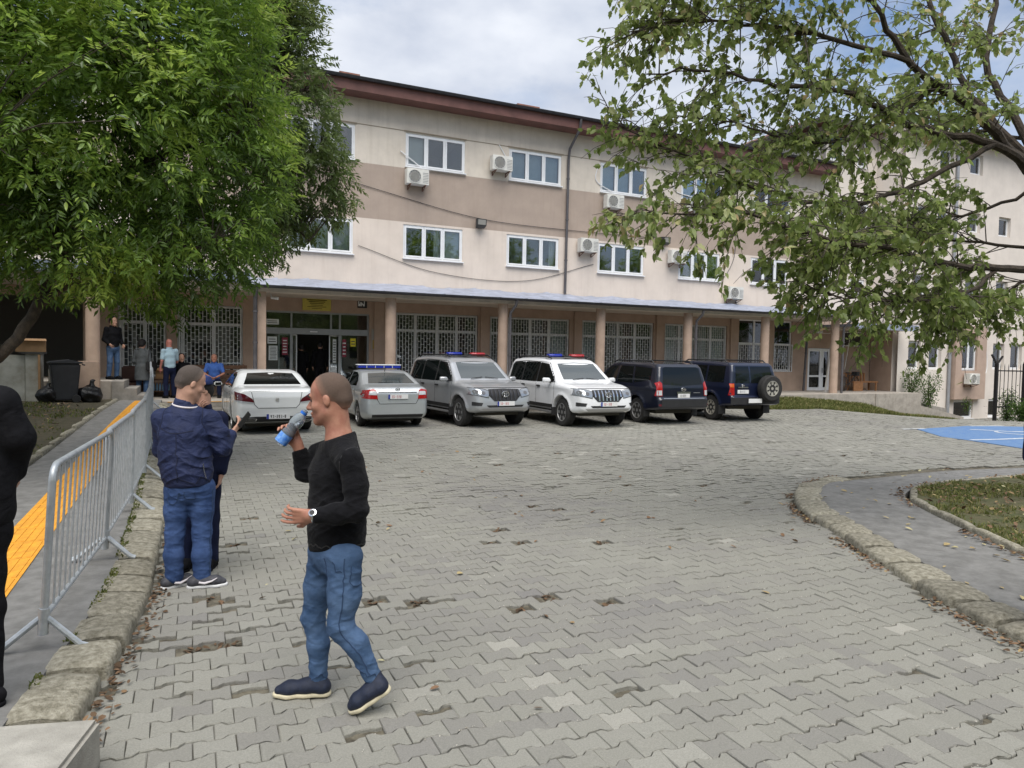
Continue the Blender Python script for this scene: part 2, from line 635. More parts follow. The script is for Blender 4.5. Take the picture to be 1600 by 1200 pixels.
    def clip_plane(s, p, n, k=0.01):
        ax = [s.lo[i] + s.h * np.arange(s.n[i]) for i in range(3)]
        X, Y, Z = np.meshgrid(*ax, indexing='ij'); n = np.array(n, float); n /= np.linalg.norm(n)
        s.D = smax(s.D, ((X - p[0]) * n[0] + (Y - p[1]) * n[1] + (Z - p[2]) * n[2]).astype(np.float32), k)
        return s

    def mesh(s, name, off=(0, 0, 0)):
        P, F = surface_nets(s.D, s.lo, s.h)
        return np_mesh(name, P - np.array(off), F)

# ---------------------------------------------------------------- ground, paving, kerbs, lawns
YC, YW, PLAT = 22.3, 24.3, 0.48          # column line, wall plane, porch floor level


def z_yard(x, y):
    return -0.08 * np.maximum(0, np.asarray(x, float) - 22.5) * smoothstep(11.0, 20.0, y)


def z_walk(y):
    return 0.10 + 0.44 * smoothstep(9.0, 21.5, y)


def z_lawn(x, y):
    return z_walk(y) + 0.03 + 0.14 * smoothstep(-2.3, -6.0, x) * smoothstep(8, 20, y)


m_bed = mat('joint_sand', (0.145, 0.13, 0.095), 0.95, var=0.5, vscale=14, c2=(0.06, 0.052, 0.038), bump=0.6, bscale=90)
m_asphalt = mat('worn_asphalt', (0.245, 0.24, 0.228), 0.9, c2=(0.15, 0.147, 0.138), vscale=7, bump=0.55, bscale=170, detail=9)
m_kerb = mat('weathered_concrete', (0.43, 0.40, 0.32), 0.95, c2=(0.17, 0.155, 0.11), vscale=24, bump=1.0, bscale=75, detail=12, objvar=0.2)
m_conc = mat('pale_concrete', (0.44, 0.42, 0.37), 0.92, c2=(0.29, 0.275, 0.24), vscale=6, bump=0.5, bscale=110, detail=9)
m_yellow = mat('yellow_tactile', (0.78, 0.37, 0.035), 0.75, c2=(0.58, 0.26, 0.03), vscale=8, bump=0.3, bscale=60, detail=8)
m_soil = mat('lawn_soil', (0.115, 0.10, 0.055), 0.98, c2=(0.06, 0.075, 0.022), vscale=5, bump=0.8, bscale=50)
m_soilb = mat('bare_soil', (0.085, 0.07, 0.045), 0.98, c2=(0.045, 0.043, 0.022), vscale=7, bump=0.9, bscale=45, detail=9)
PAV = [(0.0, (0.199, 0.191, 0.179)), (0.3, (0.235, 0.227, 0.201)), (0.55, (0.249, 0.243, 0.21)), (0.8, (0.264, 0.257, 0.224)), (0.95, (0.278, 0.272, 0.238)), (1.0, (0.34, 0.327, 0.287))]
PAV1 = [(0.0, (0.217, 0.209, 0.19)), (0.4, (0.249, 0.243, 0.21)), (0.8, (0.264, 0.257, 0.224)), (0.965, (0.278, 0.272, 0.238)), (1.0, (0.34, 0.327, 0.287))]
m_pav = attr_mat('concrete_paver_field', PAV, var=0.26, vscale=120, bump=0.5, bscale=260)
m_pav1 = attr_mat('concrete_paver', PAV1, var=0.26, vscale=120, bump=0.5, bscale=260, single=True)
GRASS = [(0.0, (0.05, 0.065, 0.016)), (0.5, (0.10, 0.125, 0.030)), (0.85, (0.17, 0.17, 0.055)), (1.0, (0.30, 0.26, 0.12))]
m_grass = attr_mat('grass', GRASS, rough=0.7, var=0.2, vscale=3, bump=0, trans=0.25)
LITTER = [(0.0, (0.06, 0.038, 0.022)), (0.35, (0.125, 0.078, 0.045)), (0.6, (0.21, 0.125, 0.072)), (0.8, (0.33, 0.25, 0.12)), (1.0, (0.46, 0.43, 0.25))]
m_litter = attr_mat('dry_leaf', LITTER, rough=0.8, var=0.25, vscale=20, bump=0)

# one sheet to the horizon (bare earth and joint sand), dipping where the yard dips
xs = np.unique(np.concatenate([np.linspace(-300, -20, 15), np.linspace(-20, 60, 81), np.linspace(60, 300, 13)]))
ys = np.unique(np.concatenate([np.linspace(-200, -4, 10), np.linspace(-4, 30, 69), np.linspace(30, 320, 15)]))
GX, GY = np.meshgrid(xs, ys, indexing='ij')
GZ = z_yard(GX, GY) - 0.022
V = np.stack([GX, GY, GZ], -1).reshape(-1, 3)
nx, ny = len(xs), len(ys)
I = (np.arange(nx - 1)[:, None] * ny + np.arange(ny - 1)[None, :]).ravel()
me = np_mesh('ground', V, np.stack([I, I + ny, I + ny + 1, I + 1], 1))
tag(link_mesh('ground', me, m_bed, smooth=True), 'sandy ground under the whole paved yard', 'ground', kind='structure')


def sheet(name, poly, zf, m, label, cat, step=0.4, kind='structure', parent=None, skirt=0.12):
    """Flat-ish area bounded by poly, triangulated finely enough to follow zf(x, y), with a skirt so it has thickness."""
    P = []
    for i in range(len(poly)):
        a, b = np.array(poly[i]), np.array(poly[(i + 1) % len(poly)])
        k = max(1, int(np.linalg.norm(b - a) / step))
        for t in range(k): P.append(a + (b - a) * t / k)
    P = np.array(P); nb = len(P)
    gx, gy = np.meshgrid(np.arange(P[:, 0].min(), P[:, 0].max(), step), np.arange(P[:, 1].min(), P[:, 1].max(), step))
    gx, gy = gx.ravel() + 0.013, gy.ravel() + 0.017
    k = in_poly(gx, gy, P)
    allp = [Vector(p) for p in P] + [Vector((a, b)) for a, b in zip(gx[k], gy[k])]
    res = delaunay_2d_cdt(allp, [(i, (i + 1) % nb) for i in range(nb)], [list(range(nb))], 1, 1e-5)
    vs = np.array([(v.x, v.y) for v in res[0]])
    z = np.array([zf(a, b) for a, b in vs], dtype=float)
    V = [(a, b, c) for (a, b), c in zip(vs, z)]
    F = [tuple(f) for f in res[2]]
    ec = {}
    for f in F:
        for i in range(len(f)):
            e = (f[i], f[(i + 1) % len(f)])
            ec[frozenset(e)] = None if frozenset(e) in ec else e
    low = {}
    for e in [e for e in ec.values() if e]:
        for i in e:
            if i not in low:
                low[i] = len(V); V.append((V[i][0], V[i][1], V[i][2] - skirt))
        F.append((e[1], e[0], low[e[0]], low[e[1]]))
    mb = MB(); mb.add(V, F)
    o = mb.build(name, m, parent, smooth=True)
    return tag(o, label, cat, kind=kind)


LK_OUT = spline([(-0.72, 2.6), (-0.60, 3.6), (-0.50, 4.35), (-0.39, 5.2), (-0.32, 5.95), (-0.29, 6.8), (-0.30, 9.2), (-0.34, 11.0), (-0.40, 15.0), (-0.45, 20.6)], 60)
LK_IN = LK_OUT - np.array([0.30, 0.0])
RK_OUT = spline([(4.95, 0.6), (5.02, 1.8), (5.22, 2.8), (5.47, 3.55), (6.0, 4.58), (6.60, 5.65), (7.06, 6.50), (7.80, 7.32), (8.80, 7.95), (10.0, 8.2), (12.2, 8.3), (14.5, 8.0), (17, 7.6)], 80)
ISL = spline([(6.6, 2.0), (6.95, 3.05), (7.35, 4.05), (7.94, 5.05), (8.6, 6.05), (9.2, 6.62), (10.1, 6.88), (12.3, 6.85), (15.5, 6.5)], 50)

wk = [tuple(p) for p in LK_IN] + [(-0.75, 21.4), (-1.75, 21.4), (-1.8, 20.3), (-2.05, 15.1), (-2.2, 12.0), (-2.25, 8), (-2.3, 2.6)]
sheet('asphalt_walk', wk, lambda x, y: float(z_walk(y)) + 0.004 * fbm(x, y, 1.5), m_asphalt, 'grey asphalt footpath with yellow tactile strip behind the barriers', 'footpath', 0.35)
RK_IN = []
for i in range(len(RK_OUT)):
    d = RK_OUT[min(i + 1, len(RK_OUT) - 1)] - RK_OUT[max(i - 1, 0)]
    d = d / np.linalg.norm(d)
    RK_IN.append(RK_OUT[i] + 0.33 * np.array([d[1], -d[0]]))
RK_IN = np.array(RK_IN)
z_rpath = lambda x, y: 0.075 + 0.004 * fbm(x, y, 1.2) - 0.055 * float(smoothstep(8.6, 10.2, x) * smoothstep(6.9, 7.6, y))
sheet('asphalt_path', [tuple(p) for p in RK_IN] + [(17.0, 5.5), (15.5, 6.5)] + [tuple(p) for p in ISL[::-1]] + [(6.6, 0.6)],
      z_rpath, m_asphalt, 'grey asphalt path curving round the grass island', 'footpath', 0.35)


def kerb_stone(parent, a, b, c, d, h_out, h_in, seed, m=m_kerb, bot=-0.05, rough=0.011):
    """Rough rounded stone: a,b outer edge ends, d,c inner edge ends (2-D)."""
    nu, nv = 9, 8
    prof = [(-0.02, bot), (0.0, h_out * 0.55), (0.04, h_out * 0.84), (0.14, h_out * 0.96), (0.42, h_out * 0.6 + h_in * 0.4 + .008), (0.75, h_out * .2 + h_in * 0.8 + .010), (1.05, h_in + .004), (1.08, bot)]
    V, F = [], []
    for i in range(nu):
        t = i / (nu - 1)
        e = min(t, 1 - t) * 2
        dip = 0.020 * max(0, 1 - e * 3.2) ** 1.5
        pin = 0.045 * max(0, 1 - e * 3.2) ** 2
        for j, (s, z) in enumerate(prof):
            o = a + (b - a) * t; n = d + (c - d) * t
            s2 = s + (pin if s < 0.5 else -pin)
            p = o + (n - o) * s2
            w = fbm(p[0], p[1], 5.0, seed) * rough + fbm(p[0], p[1], 19.0, seed) * rough * 0.5
            V.append((p[0] + (w * 0.8 if j < 3 else 0), p[1], z - (dip if z > 0 else 0) + (w if z > 0.02 else 0)))
    for i in range(nu - 1):
        for j in range(nv - 1):
            k = i * nv + j
            F.append((k, k + nv, k + nv + 1, k + 1))
    F.append(tuple(range(nv))); F.append(tuple(reversed(range((nu - 1) * nv, nu * nv))))
    mb = MB(); mb.add(V, F)
    return mb.build('kerb_stone', m, parent, smooth=True, angle=rad(55))


def kerb_line(name, label, out, inn, step, gap, h_out, h_in):
    root = empty(name, (float(out[0][0]), float(out[0][1]), 0), label=label, cat='kerb', kind='structure', world=True)
    s = np.concatenate([[0], np.cumsum(np.linalg.norm(np.diff(out, axis=0), axis=1))])
    q = 0.0; k = 0
    at = lambda P, t: np.array([np.interp(t, s, P[:, 0]), np.interp(t, s, P[:, 1])])
    while q < s[-1] - 0.2:
        l = step * RN.uniform(0.82, 1.18)
        e = min(q + l - gap, s[-1])
        y = at(out, (q + e) / 2)[1]
        jit = np.array([RN.uniform(-.018, .018), 0]) if step < .6 else 0
        kerb_stone(root, at(out, q) + jit, at(out, e) + jit * .3, at(inn, e), at(inn, q), h_out(y) + RN.uniform(-.022, .022) * (step < .6), h_in(y), 3.1 * k + step)
        q += l; k += 1
    return root


kerb_line('kerb', 'row of rough rounded kerb stones beside the barriers', LK_OUT, LK_IN, 0.52, 0.045,
          lambda y: 0.098 + 0.75 * (float(z_walk(y)) - 0.1), lambda y: float(z_walk(y)) + 0.008)
kerb_line('kerb', 'curved row of rough kerb stones round the right-hand path', RK_OUT[:46], RK_IN[:46], 0.50, 0.045, lambda y: 0.092 - 0.03 * float(smoothstep(7.3, 8, y)), lambda y: 0.082 - 0.03 * float(smoothstep(7.3, 8, y)))
kerb_line('edging', 'thin concrete edging of the grass island', ISL, ISL + np.array([0.075, -0.055]), 0.8, 0.012, lambda y: 0.14, lambda y: 0.13)
LE = spline([(-2.30, 2.6), (-2.25, 8), (-2.2, 12.0), (-2.05, 15.1), (-1.8, 20.3), (-1.76, 21.2)], 40)
kerb_line('edging', 'thin concrete edging between asphalt walk and left lawn', LE, LE - np.array([0.10, 0]), 0.9, 0.012,
          lambda y: float(z_walk(y)) + 0.06, lambda y: float(z_walk(y)) + 0.05)

# loose concrete block in the corner
mb = MB()
mb.box(-0.48, 0.46, -0.46, 0.40, 0, 0.235)
thing('concrete_block', mb, m_conc, 'pale cast concrete block lying at the near end of the kerb', 'block', loc=(-0.93, 3.39, 0.0), rz=rad(-14), smooth=True, bevel=0.018)

# yellow tactile strip: separate plates with raised ribs
strip = empty('tactile_strip', (-1.45, 4, 0), label='yellow tactile guide strip along the asphalt walk', cat='strip', kind='structure', world=True)
SL = spline([(-1.42, 2.4), (-1.44, 6.4), (-1.46, 10), (-1.42, 14), (-1.28, 18), (-1.18, 21.0)], 200)
ss = np.concatenate([[0], np.cumsum(np.linalg.norm(np.diff(SL, axis=0), axis=1))])
q = 0.0
while q < ss[-1] - 0.5:
    mb = MB()
    for (u0, u1, h) in [(-0.195, 0.195, 0.004)] + [(-0.165 + 0.075 * k, -0.135 + 0.075 * k, 0.009) for k in range(5)]:
        a, b = (q, q + 0.597) if h < 0.008 else (q + 0.02, q + 0.577)
        P = []
        for t in (a, b):
            x, y = np.interp(t, ss, SL[:, 0]), np.interp(t, ss, SL[:, 1])
            for u in (u0, u1):
                for z in (0.0, h): P.append((x + u, y, float(z_walk(y)) + 0.004 + z))
        mb.add(P, [(1, 5, 7, 3), (0, 1, 3, 2), (4, 6, 7, 5), (0, 4, 5, 1), (2, 3, 7, 6)])
    mb.build('tactile_plate', m_yellow, strip)
    q += 0.6

# interlocking concrete pavers (double-T shape, 200 x 140 mm pitch)
PL, PP = 0.20, 0.14
half = [(-0.100, -0.0825), (-0.068, -0.0825), (-0.038, -0.0575), (0.038, -0.0575), (0.068, -0.0825), (0.100, -0.0825)]
PO = np.array(half + [(-x, -y) for x, y in half])
yard = [tuple(p) for p in LK_OUT] + [(-0.4, 21.2), (2.2, 21.4), (26.5, 21.4), (34.5, 21.9), (34.5, 14.5), (24, 8.5)] + [tuple(p) for p in RK_OUT[::-1]] + [(4.9, 0.9), (-0.7, 1.0)]
rows = np.arange(1.0, 22.0, PP)
cx, cy = [], []
for i, y in enumerate(rows):
    x = np.arange(-1.2, 36, PL) + (PL / 2 if i % 2 else 0)
    cx.append(x); cy.append(np.full_like(x, y))
cx = np.concatenate(cx); cy = np.concatenate(cy)
keep = in_poly(cx, cy, yard)
cx, cy = cx[keep], cy[keep]
fx, fy = math.sin(YAW), math.cos(YAW)
zc = cx * fx + cy * fy; rc = cx * fy - cy * fx
vis = (zc > 1.8) & (np.abs(rc) < 0.80 * zc + 0.5) & (zc > 3.0)
cx, cy, zc, rc = cx[vis], cy[vis], zc[vis], rc[vis]
# pits: pavers missing where the photograph shows holes, plus scattered ones
pits = [(-0.02, 4.95), (0.12, 4.95), (2.86, 6.55), (3.08, 6.5), (3.9, 6.1), (4.0, 8.0), (4.2, 7.8), (1.35, 5.3), (1.6, 5.2), (0.0, 5.9), (0.15, 5.75), (5.4, 9.8), (2.2, 10.3), (6.5, 12.2), (3.0, 4.55), (2.2, 4.75), (7.6, 11.6), (4.9, 11.2), (1.6, 9.4), (0.6, 8.6), (0.35, 7.4), (2.6, 5.0), (5.0, 12.5), (6.0, 8.8)]
hole = np.zeros(len(cx), bool)
for px_, py_ in pits:
    hole[np.argmin((cx - px_) ** 2 + (cy - py_) ** 2)] = True
hole |= (NR.random(len(cx)) < 0.0022) & (zc > 6)
hx, hy = cx[hole], cy[hole]
cx, cy, zc, rc = cx[~hole], cy[~hole], zc[~hole], rc[~hole]
order = np.argsort(zc)
cx, cy, zc, rc = cx[order], cy[order], zc[order], rc[order]
tone = np.array([0.50 + 0.30 * fbm(a, b, 0.35, 2.0) + 0.16 * fbm(a, b, 1.6, 5.0) for a, b in zip(cx, cy)]) + NR.normal(0, 0.085, len(cx))
tone = np.clip(tone + (NR.random(len(cx)) < 0.022) * 0.45, 0, 1)
sunk = np.array([0.010 * fbm(a, b, 0.55, 9.0) for a, b in zip(cx, cy)])
wild = (NR.random(len(cx)) < 0.05)
tilt = NR.normal(0, 0.013, (len(cx), 2)) * (1 + 2.2 * wild)[:, None]
dz = sunk + NR.normal(0, 0.0022, len(cx)) - wild * NR.random(len(cx)) * 0.012

chipped = (NR.random(len(cx)) < 0.15) & (np.array([fbm(a, b, 0.55, 31.0) for a, b in zip(cx, cy)]) > 0.02)
squash = np.where(chipped, NR.uniform(0.50, 0.90, len(cx)), 1.0)
cshift = np.where(chipped, (1 - squash) * 0.07 * NR.choice((-1, 1), len(cx)), 0.0)
paving = empty('paved_yard', (0, 2, 0), label='yard paved with grey interlocking concrete pavers', cat='paving', kind='structure', world=True)


def paver_rings(gap, ch):
    o = PO - np.sign(PO) * np.array([gap * .45, gap])
    i = o - np.sign(o) * ch
    return o, i


single_meshes = []
for k in range(7):
    o, i = paver_rings(0.0032, 0.0032)
    o = o + NR.normal(0, 0.0012, o.shape); i = i + NR.normal(0, 0.0016, i.shape)
    V = np.concatenate([np.c_[i, NR.normal(0, 0.0006, 12)], np.c_[o, np.full(12, -0.006)], np.c_[o, np.full(12, -0.05)]])
    r = np.arange(12); n = (r + 1) % 12
    me = np_mesh('paver', V, [np.array([r]), np.stack([r + 12, n + 12, n, r], 1), np.stack([r + 24, n + 24, n + 12, r + 12], 1)])
    me.materials.append(m_pav1)
    single_meshes.append(me)
inview = np.abs(rc) < 0.745 * zc
first = np.where(inview)[0][:300]
isf = np.zeros(len(cx), bool); isf[first] = True
for k in first:
    p = bpy.data.objects.new('paver', single_meshes[RN.randrange(7)])
    col.objects.link(p)
    p.parent = paving
    p.location = (cx[k], cy[k] - 2 + float(cshift[k]), float(dz[k]) + 0.002)
    p.scale = (1, float(squash[k]), 1)
    p.rotation_euler = (float(tilt[k, 0]), float(tilt[k, 1]), RN.choice((0, math.pi)) + RN.gauss(0, 0.006))
near = (~isf) & (zc < 9.5)
far = (~isf) & (zc >= 9.5)


def paver_field(mask, full):
    n = int(mask.sum())
    o, i = paver_rings(0.0032 if full else 0.0042, 0.0032)
    C = np.stack([cx[mask], cy[mask] + cshift[mask]], 1)
    sq = squash[mask][:, None]
    T = tilt[mask]
    zb = z_yard(cx[mask], cy[mask]) + dz[mask] + 0.002
    rings = [(i, 0.0), (o, -0.006), (o, -0.045)] if full else [(o, 0.0), (o, -0.02)]
    Vs = []
    ang = NR.normal(0, 0.008, n)
    for ring, z in rings:
        rx = ring[None, :, 0] - ring[None, :, 1] * ang[:, None]
        ry = ring[None, :, 1] * sq + ring[None, :, 0] * ang[:, None]
        zz = zb[:, None] + z + rx * T[:, 1:2] + ry * T[:, 0:1]
        Vs.append(np.stack([C[:, 0:1] + rx, C[:, 1:2] + ry, zz], -1))
    V = np.stack(Vs, 1)                                   # n, rings, 12, 3
    k = len(rings) * 12
    base = (np.arange(n) * k)[:, None]
    r = np.arange(12); nn = (r + 1) % 12
    F = [base + r[None, :]]
    for q_ in range(len(rings) - 1):
        f = np.stack([r + 12 * (q_ + 1), nn + 12 * (q_ + 1), nn + 12 * q_, r + 12 * q_], 1)
        F.append((base[:, :, None] + f[None]).reshape(-1, 4))
    return V.reshape(-1, 3), F, np.repeat(tone[mask], k)


for nm, mk, fl in (('near_pavers', near, True), ('far_pavers', far, False)):
    V, F, tn = paver_field(mk, fl)
    tag(link_mesh(nm, np_mesh(nm, V, F, tone=tn), m_pav, paving), kind='stuff')

# blue disabled bay painted on the pavers
m_bluep = mat('blue_road_paint', (0.07, 0.165, 0.36), 0.8, c2=(0.14, 0.23, 0.37), vscale=7, bump=0.3, bscale=90, detail=9)
m_whitep = mat('white_road_paint', (0.72, 0.74, 0.74), 0.8, c2=(0.45, 0.48, 0.5), vscale=12, bump=0.2, bscale=90)
zb = lambda x, y: float(z_yard(x, y)) + 0.018
sheet('blue_bay', [(18.85, 13.3), (17.62, 11.75), (17.5, 10.8), (17.2, 9.6), (21.5, 9.0), (24.0, 11.0), (24.5, 12.2), (21.5, 13.5)], zb, m_bluep, 'blue painted parking bay for disabled drivers', 'parking bay', 0.5, skirt=0.03)


def paint_line(name, pts, w, m, label, z=0.023, kind='structure'):
    pts = np.array(pts, float); V, F = [], []
    for i in range(len(pts)):
        d = pts[min(i + 1, len(pts) - 1)] - pts[max(i - 1, 0)]; d /= np.linalg.norm(d)
        n = np.array([-d[1], d[0]]) * w / 2
        for s in (1, -1):
            p = pts[i] + n * s
            V.append((p[0], p[1], float(z_yard(*p)) + z))
    F = [(2 * i, 2 * i + 1, 2 * i + 3, 2 * i + 2) for i in range(len(pts) - 1)]
    mb = MB(); mb.add(V, F)
    return tag(mb.build(name, m), label, 'road marking', kind=kind)


paint_line('bay_line', [(17.62, 11.0), (18.6, 10.85), (20.5, 10.75), (24, 11.0)], 0.11, m_whitep, 'white line crossing the blue bay')
paint_line('bay_line', [(18.3, 13.35), (19.2, 13.30)], 0.10, m_whitep, 'short white line end at the left corner of the blue bay')
paint_line('bay_line', [(21.4, 13.42), (22.6, 13.15)], 0.10, m_whitep, 'white line at the far edge of the blue bay')
ch = [(20.35, 12.75), (20.75, 12.3), (20.95, 11.95), (21.5, 11.8), (21.75, 11.5)]
paint_line('wheelchair_symbol', ch, 0.12, m_whitep, 'white wheelchair symbol painted on the blue bay')
paint_line('wheelchair_symbol', [(20.7 + 0.42 * math.cos(a), 11.75 + 0.42 * math.sin(a)) for a in np.linspace(1.9, 6.0, 16)], 0.10, m_whitep, 'white wheel ring of the painted wheelchair symbol')

# lawns: soil sheets with blades
lawn_l = [tuple(p) for p in (LE - np.array([0.10, 0]))] + [(-1.9, 21.6), (-16, 21.6), (-16, 2.6)]
sheet('lawn', lawn_l, lambda x, y: float(z_lawn(x, y)) + 0.03 * fbm(x, y, 0.9), m_soilb, 'bare shaded lawn under the left tree', 'lawn', 0.5)
isl_in = [tuple(p) for p in (ISL + np.array([0.075, -0.055]))]
sheet('grass_island', isl_in + [(15.6, 0.5), (6.7, 0.5)], lambda x, y: 0.12 + 0.02 * fbm(x, y, 0.9), m_soil, 'grass island at the right inside the curved path', 'lawn', 0.4)
zv = lambda x, y: float(z_yard(x, y)) + 0.30 * float(smoothstep(20.3, 21.5, y)) * (1 - float(smoothstep(26.5, 29.0, x))) + 0.03 * fbm(x, y, 1.1)
verge = [(18.6, 20.9), (20.0, 20.2), (22.0, 20.0), (25.0, 20.35), (28.0, 20.75), (31, 21.1), (33.6, 21.55), (33.5, 21.75), (18.6, 21.75)]
sheet('grass_verge', verge, zv, m_soil, 'rough grass verge below the porch at the right', 'verge', 0.35)


def blades(name, n, poly, zf, h, label, seed, thin=0.007, bare=0.0, top=1.0):
    g = np.random.default_rng(seed)
    P = np.array(poly)
    x = g.uniform(P[:, 0].min(), P[:, 0].max(), n * 3); y = g.uniform(P[:, 1].min(), P[:, 1].max(), n * 3)
    k = in_poly(x, y, poly); x, y = x[k][:n], y[k][:n]
    if bare:
        d = np.array([fbm(a, b, 1.1, 4.0) for a, b in zip(x, y)]); k = d > bare - 0.3; x, y = x[k], y[k]
    n = len(x)
    z = np.array([zf(a, b) for a, b in zip(x, y)])
    a = g.uniform(0, 6.283, n); hh = h * g.uniform(0.4, 1.2, n); ln = g.uniform(0.15, 0.9, n) * hh
    b = g.uniform(0, 6.283, n); w = thin * g.uniform(0.6, 1.5, n)
    base = np.stack([x, y, z - 0.01], 1)
    sd = np.stack([np.cos(a), np.sin(a), np.zeros(n)], 1) * w[:, None]
    mid = base + np.stack([np.cos(b) * ln * .35, np.sin(b) * ln * .35, hh * .65], 1)
    tip = base + np.stack([np.cos(b) * ln, np.sin(b) * ln, hh], 1)
    V = np.stack([base - sd, base + sd, mid + sd * .8, mid - sd * .8, tip], 1).reshape(-1, 3)
    i = (np.arange(n) * 5)[:, None]
    me = np_mesh(name, V, [i + np.array([[0, 1, 2, 3]]), i + np.array([[3, 2, 4]])], tone=np.repeat(np.clip(g.normal(0.5, 0.24, n) + top - 1, 0, 1), 5))
    return tag(link_mesh(name, me, m_grass), label, 'grass', kind='stuff')


blades('grass', 52000, isl_in + [(13.5, 0.5), (6.7, 0.5)], lambda x, y: 0.12, 0.055, 'short patchy grass on the right island', 3, bare=0.16, top=1.22)
blades('grass', 16000, [p for p in lawn_l if p[1] > 5][:-2] + [(-7, 21.6), (-7, 6)], lambda x, y: float(z_lawn(x, y)), 0.07, 'thin shaded grass on the left lawn', 4, bare=0.34, thin=0.009)
blades('grass', 22000, verge, zv, 0.16, 'long dry grass on the verge below the porch', 5, thin=0.012, top=1.15)


def litter(name, pts, label, size, seed, lo=0.0, hi=1.0, curl=0.5):
    """Curled dry leaves, each a folded pair of quads with its own tilt."""
    g = np.random.default_rng(seed)
    pts = np.array(pts); n = len(pts)
    s = size * g.uniform(0.55, 1.25, n)
    a = g.uniform(0, 6.283, n); p1 = g.normal(0, curl * .55, n); p2 = g.normal(0, curl * .55, n)
    prof = np.array([(-1, 0, 0), (-.45, .42, .16), (.35, .5, .20), (1.0, .05, .05), (.35, -.5, .22), (-.45, -.42, .14), (0, 0, -.03)])
    Q = prof[None] * s[:, None, None] * 0.5
    ca, sa = np.cos(a)[:, None], np.sin(a)[:, None]
    X, Y, Z = Q[..., 0], Q[..., 1], Q[..., 2] * g.uniform(0.2, 1.6, n)[:, None]
    Z = Z + X * p1[:, None] + Y * p2[:, None]
    Z = Z - Z.min(1, keepdims=True)
    V = np.stack([pts[:, 0:1] + X * ca - Y * sa, pts[:, 1:2] + X * sa + Y * ca, pts[:, 2:3] + Z + 0.002], -1).reshape(-1, 3)
    i = (np.arange(n) * 7)[:, None]
    F = [i + np.array([[0, 6, 1]]), i + np.array([[1, 6, 2]]), i + np.array([[2, 6, 3]]), i + np.array([[3, 6, 4]]), i + np.array([[4, 6, 5]]), i + np.array([[5, 6, 0]])]
    me = np_mesh(name, V, F, tone=np.repeat(np.clip(g.beta(1.6, 1.8, n) * (hi - lo) + lo, 0, 1), 7))
    return tag(link_mesh(name, me, m_litter), label, 'leaf litter', kind='stuff')


def along(P, n, spread, off, z, seed):
    g = np.random.default_rng(seed)
    s = np.concatenate([[0], np.cumsum(np.linalg.norm(np.diff(P, axis=0), axis=1))])
    q = g.uniform(0, s[-1], n * 3)
    q = q[np.array([fbm(t, 0, 0.9, seed) for t in q]) > -0.12][:n]
    x = np.interp(q, s, P[:, 0]); y = np.interp(q, s, P[:, 1])
    x2 = np.interp(q + .05, s, P[:, 0]) - np.interp(q - .05, s, P[:, 0]); y2 = np.interp(q + .05, s, P[:, 1]) - np.interp(q - .05, s, P[:, 1])
    l = np.hypot(x2, y2) + 1e-9
    d = off + np.abs(g.normal(0, spread, len(q))) * np.sign(off)
    return np.stack([x - y2 / l * d, y + x2 / l * d, np.full(len(q), z) + g.uniform(0, 0.02, len(q))], 1)


litter('leaf_litter', along(LK_OUT[:26], 430, 0.06, -0.02, 0.0, 2), 'dry brown leaves gathered along the left kerb', 0.045, 2, 0, 0.72)
litter('leaf_litter', along(RK_OUT[8:50], 620, 0.07, 0.02, 0.0, 3), 'dry brown leaves gathered along the right kerb', 0.045, 3, 0.1, 0.85)
litter('leaf_litter', along(ISL, 420, 0.06, 0.03, 0.085, 6), 'dry leaves gathered along the island edging', 0.055, 6, 0.05, 0.8)
g = np.random.default_rng(8)
q = np.stack([g.uniform(6.7, 14, 1500), g.uniform(1, 7.0, 1500), g.uniform(0.13, 0.17, 1500)], 1)
q = q[in_poly(q[:, 0], q[:, 1], isl_in + [(14, 1), (6.7, 1)])]
litter('leaf_litter', q, 'fallen leaves scattered over the grass island', 0.07, 9, 0.1, 1.0)
q = np.stack([g.uniform(5.9, 12, 240), g.uniform(2.8, 8, 240), np.full(240, 0.082)], 1)
q = q[in_poly(q[:, 0], q[:, 1], [tuple(p) for p in RK_IN] + [tuple(p) for p in ISL[::-1]])][:60]
litter('leaf_litter', q, 'a few pale fallen leaves on the right-hand asphalt path', 0.075, 10, 0.75, 1.0, 0.3)
q = np.stack([g.uniform(0, 7, 70), g.uniform(3.2, 13, 70), np.full(70, 0.006)], 1)
litter('leaf_litter', q, 'single fallen leaves on the pavers', 0.07, 12, 0.3, 1.0)
hh = np.repeat(np.stack([hx, hy], 1), 9, 0)
q = np.c_[hh + g.normal(0, 0.035, hh.shape), np.full(len(hh), -0.018)]
litter('leaf_litter', q, 'leaf bits filling the holes between pavers', 0.05, 13, 0, 0.5)
q = np.stack([g.uniform(-6, -2.4, 1500), g.uniform(6, 20, 1500)], 1)
q = np.c_[q, [float(z_lawn(a, b)) + 0.02 for a, b in q]]
litter('leaf_litter', q, 'fallen leaves on the left lawn', 0.07, 14, 0.0, 0.9)
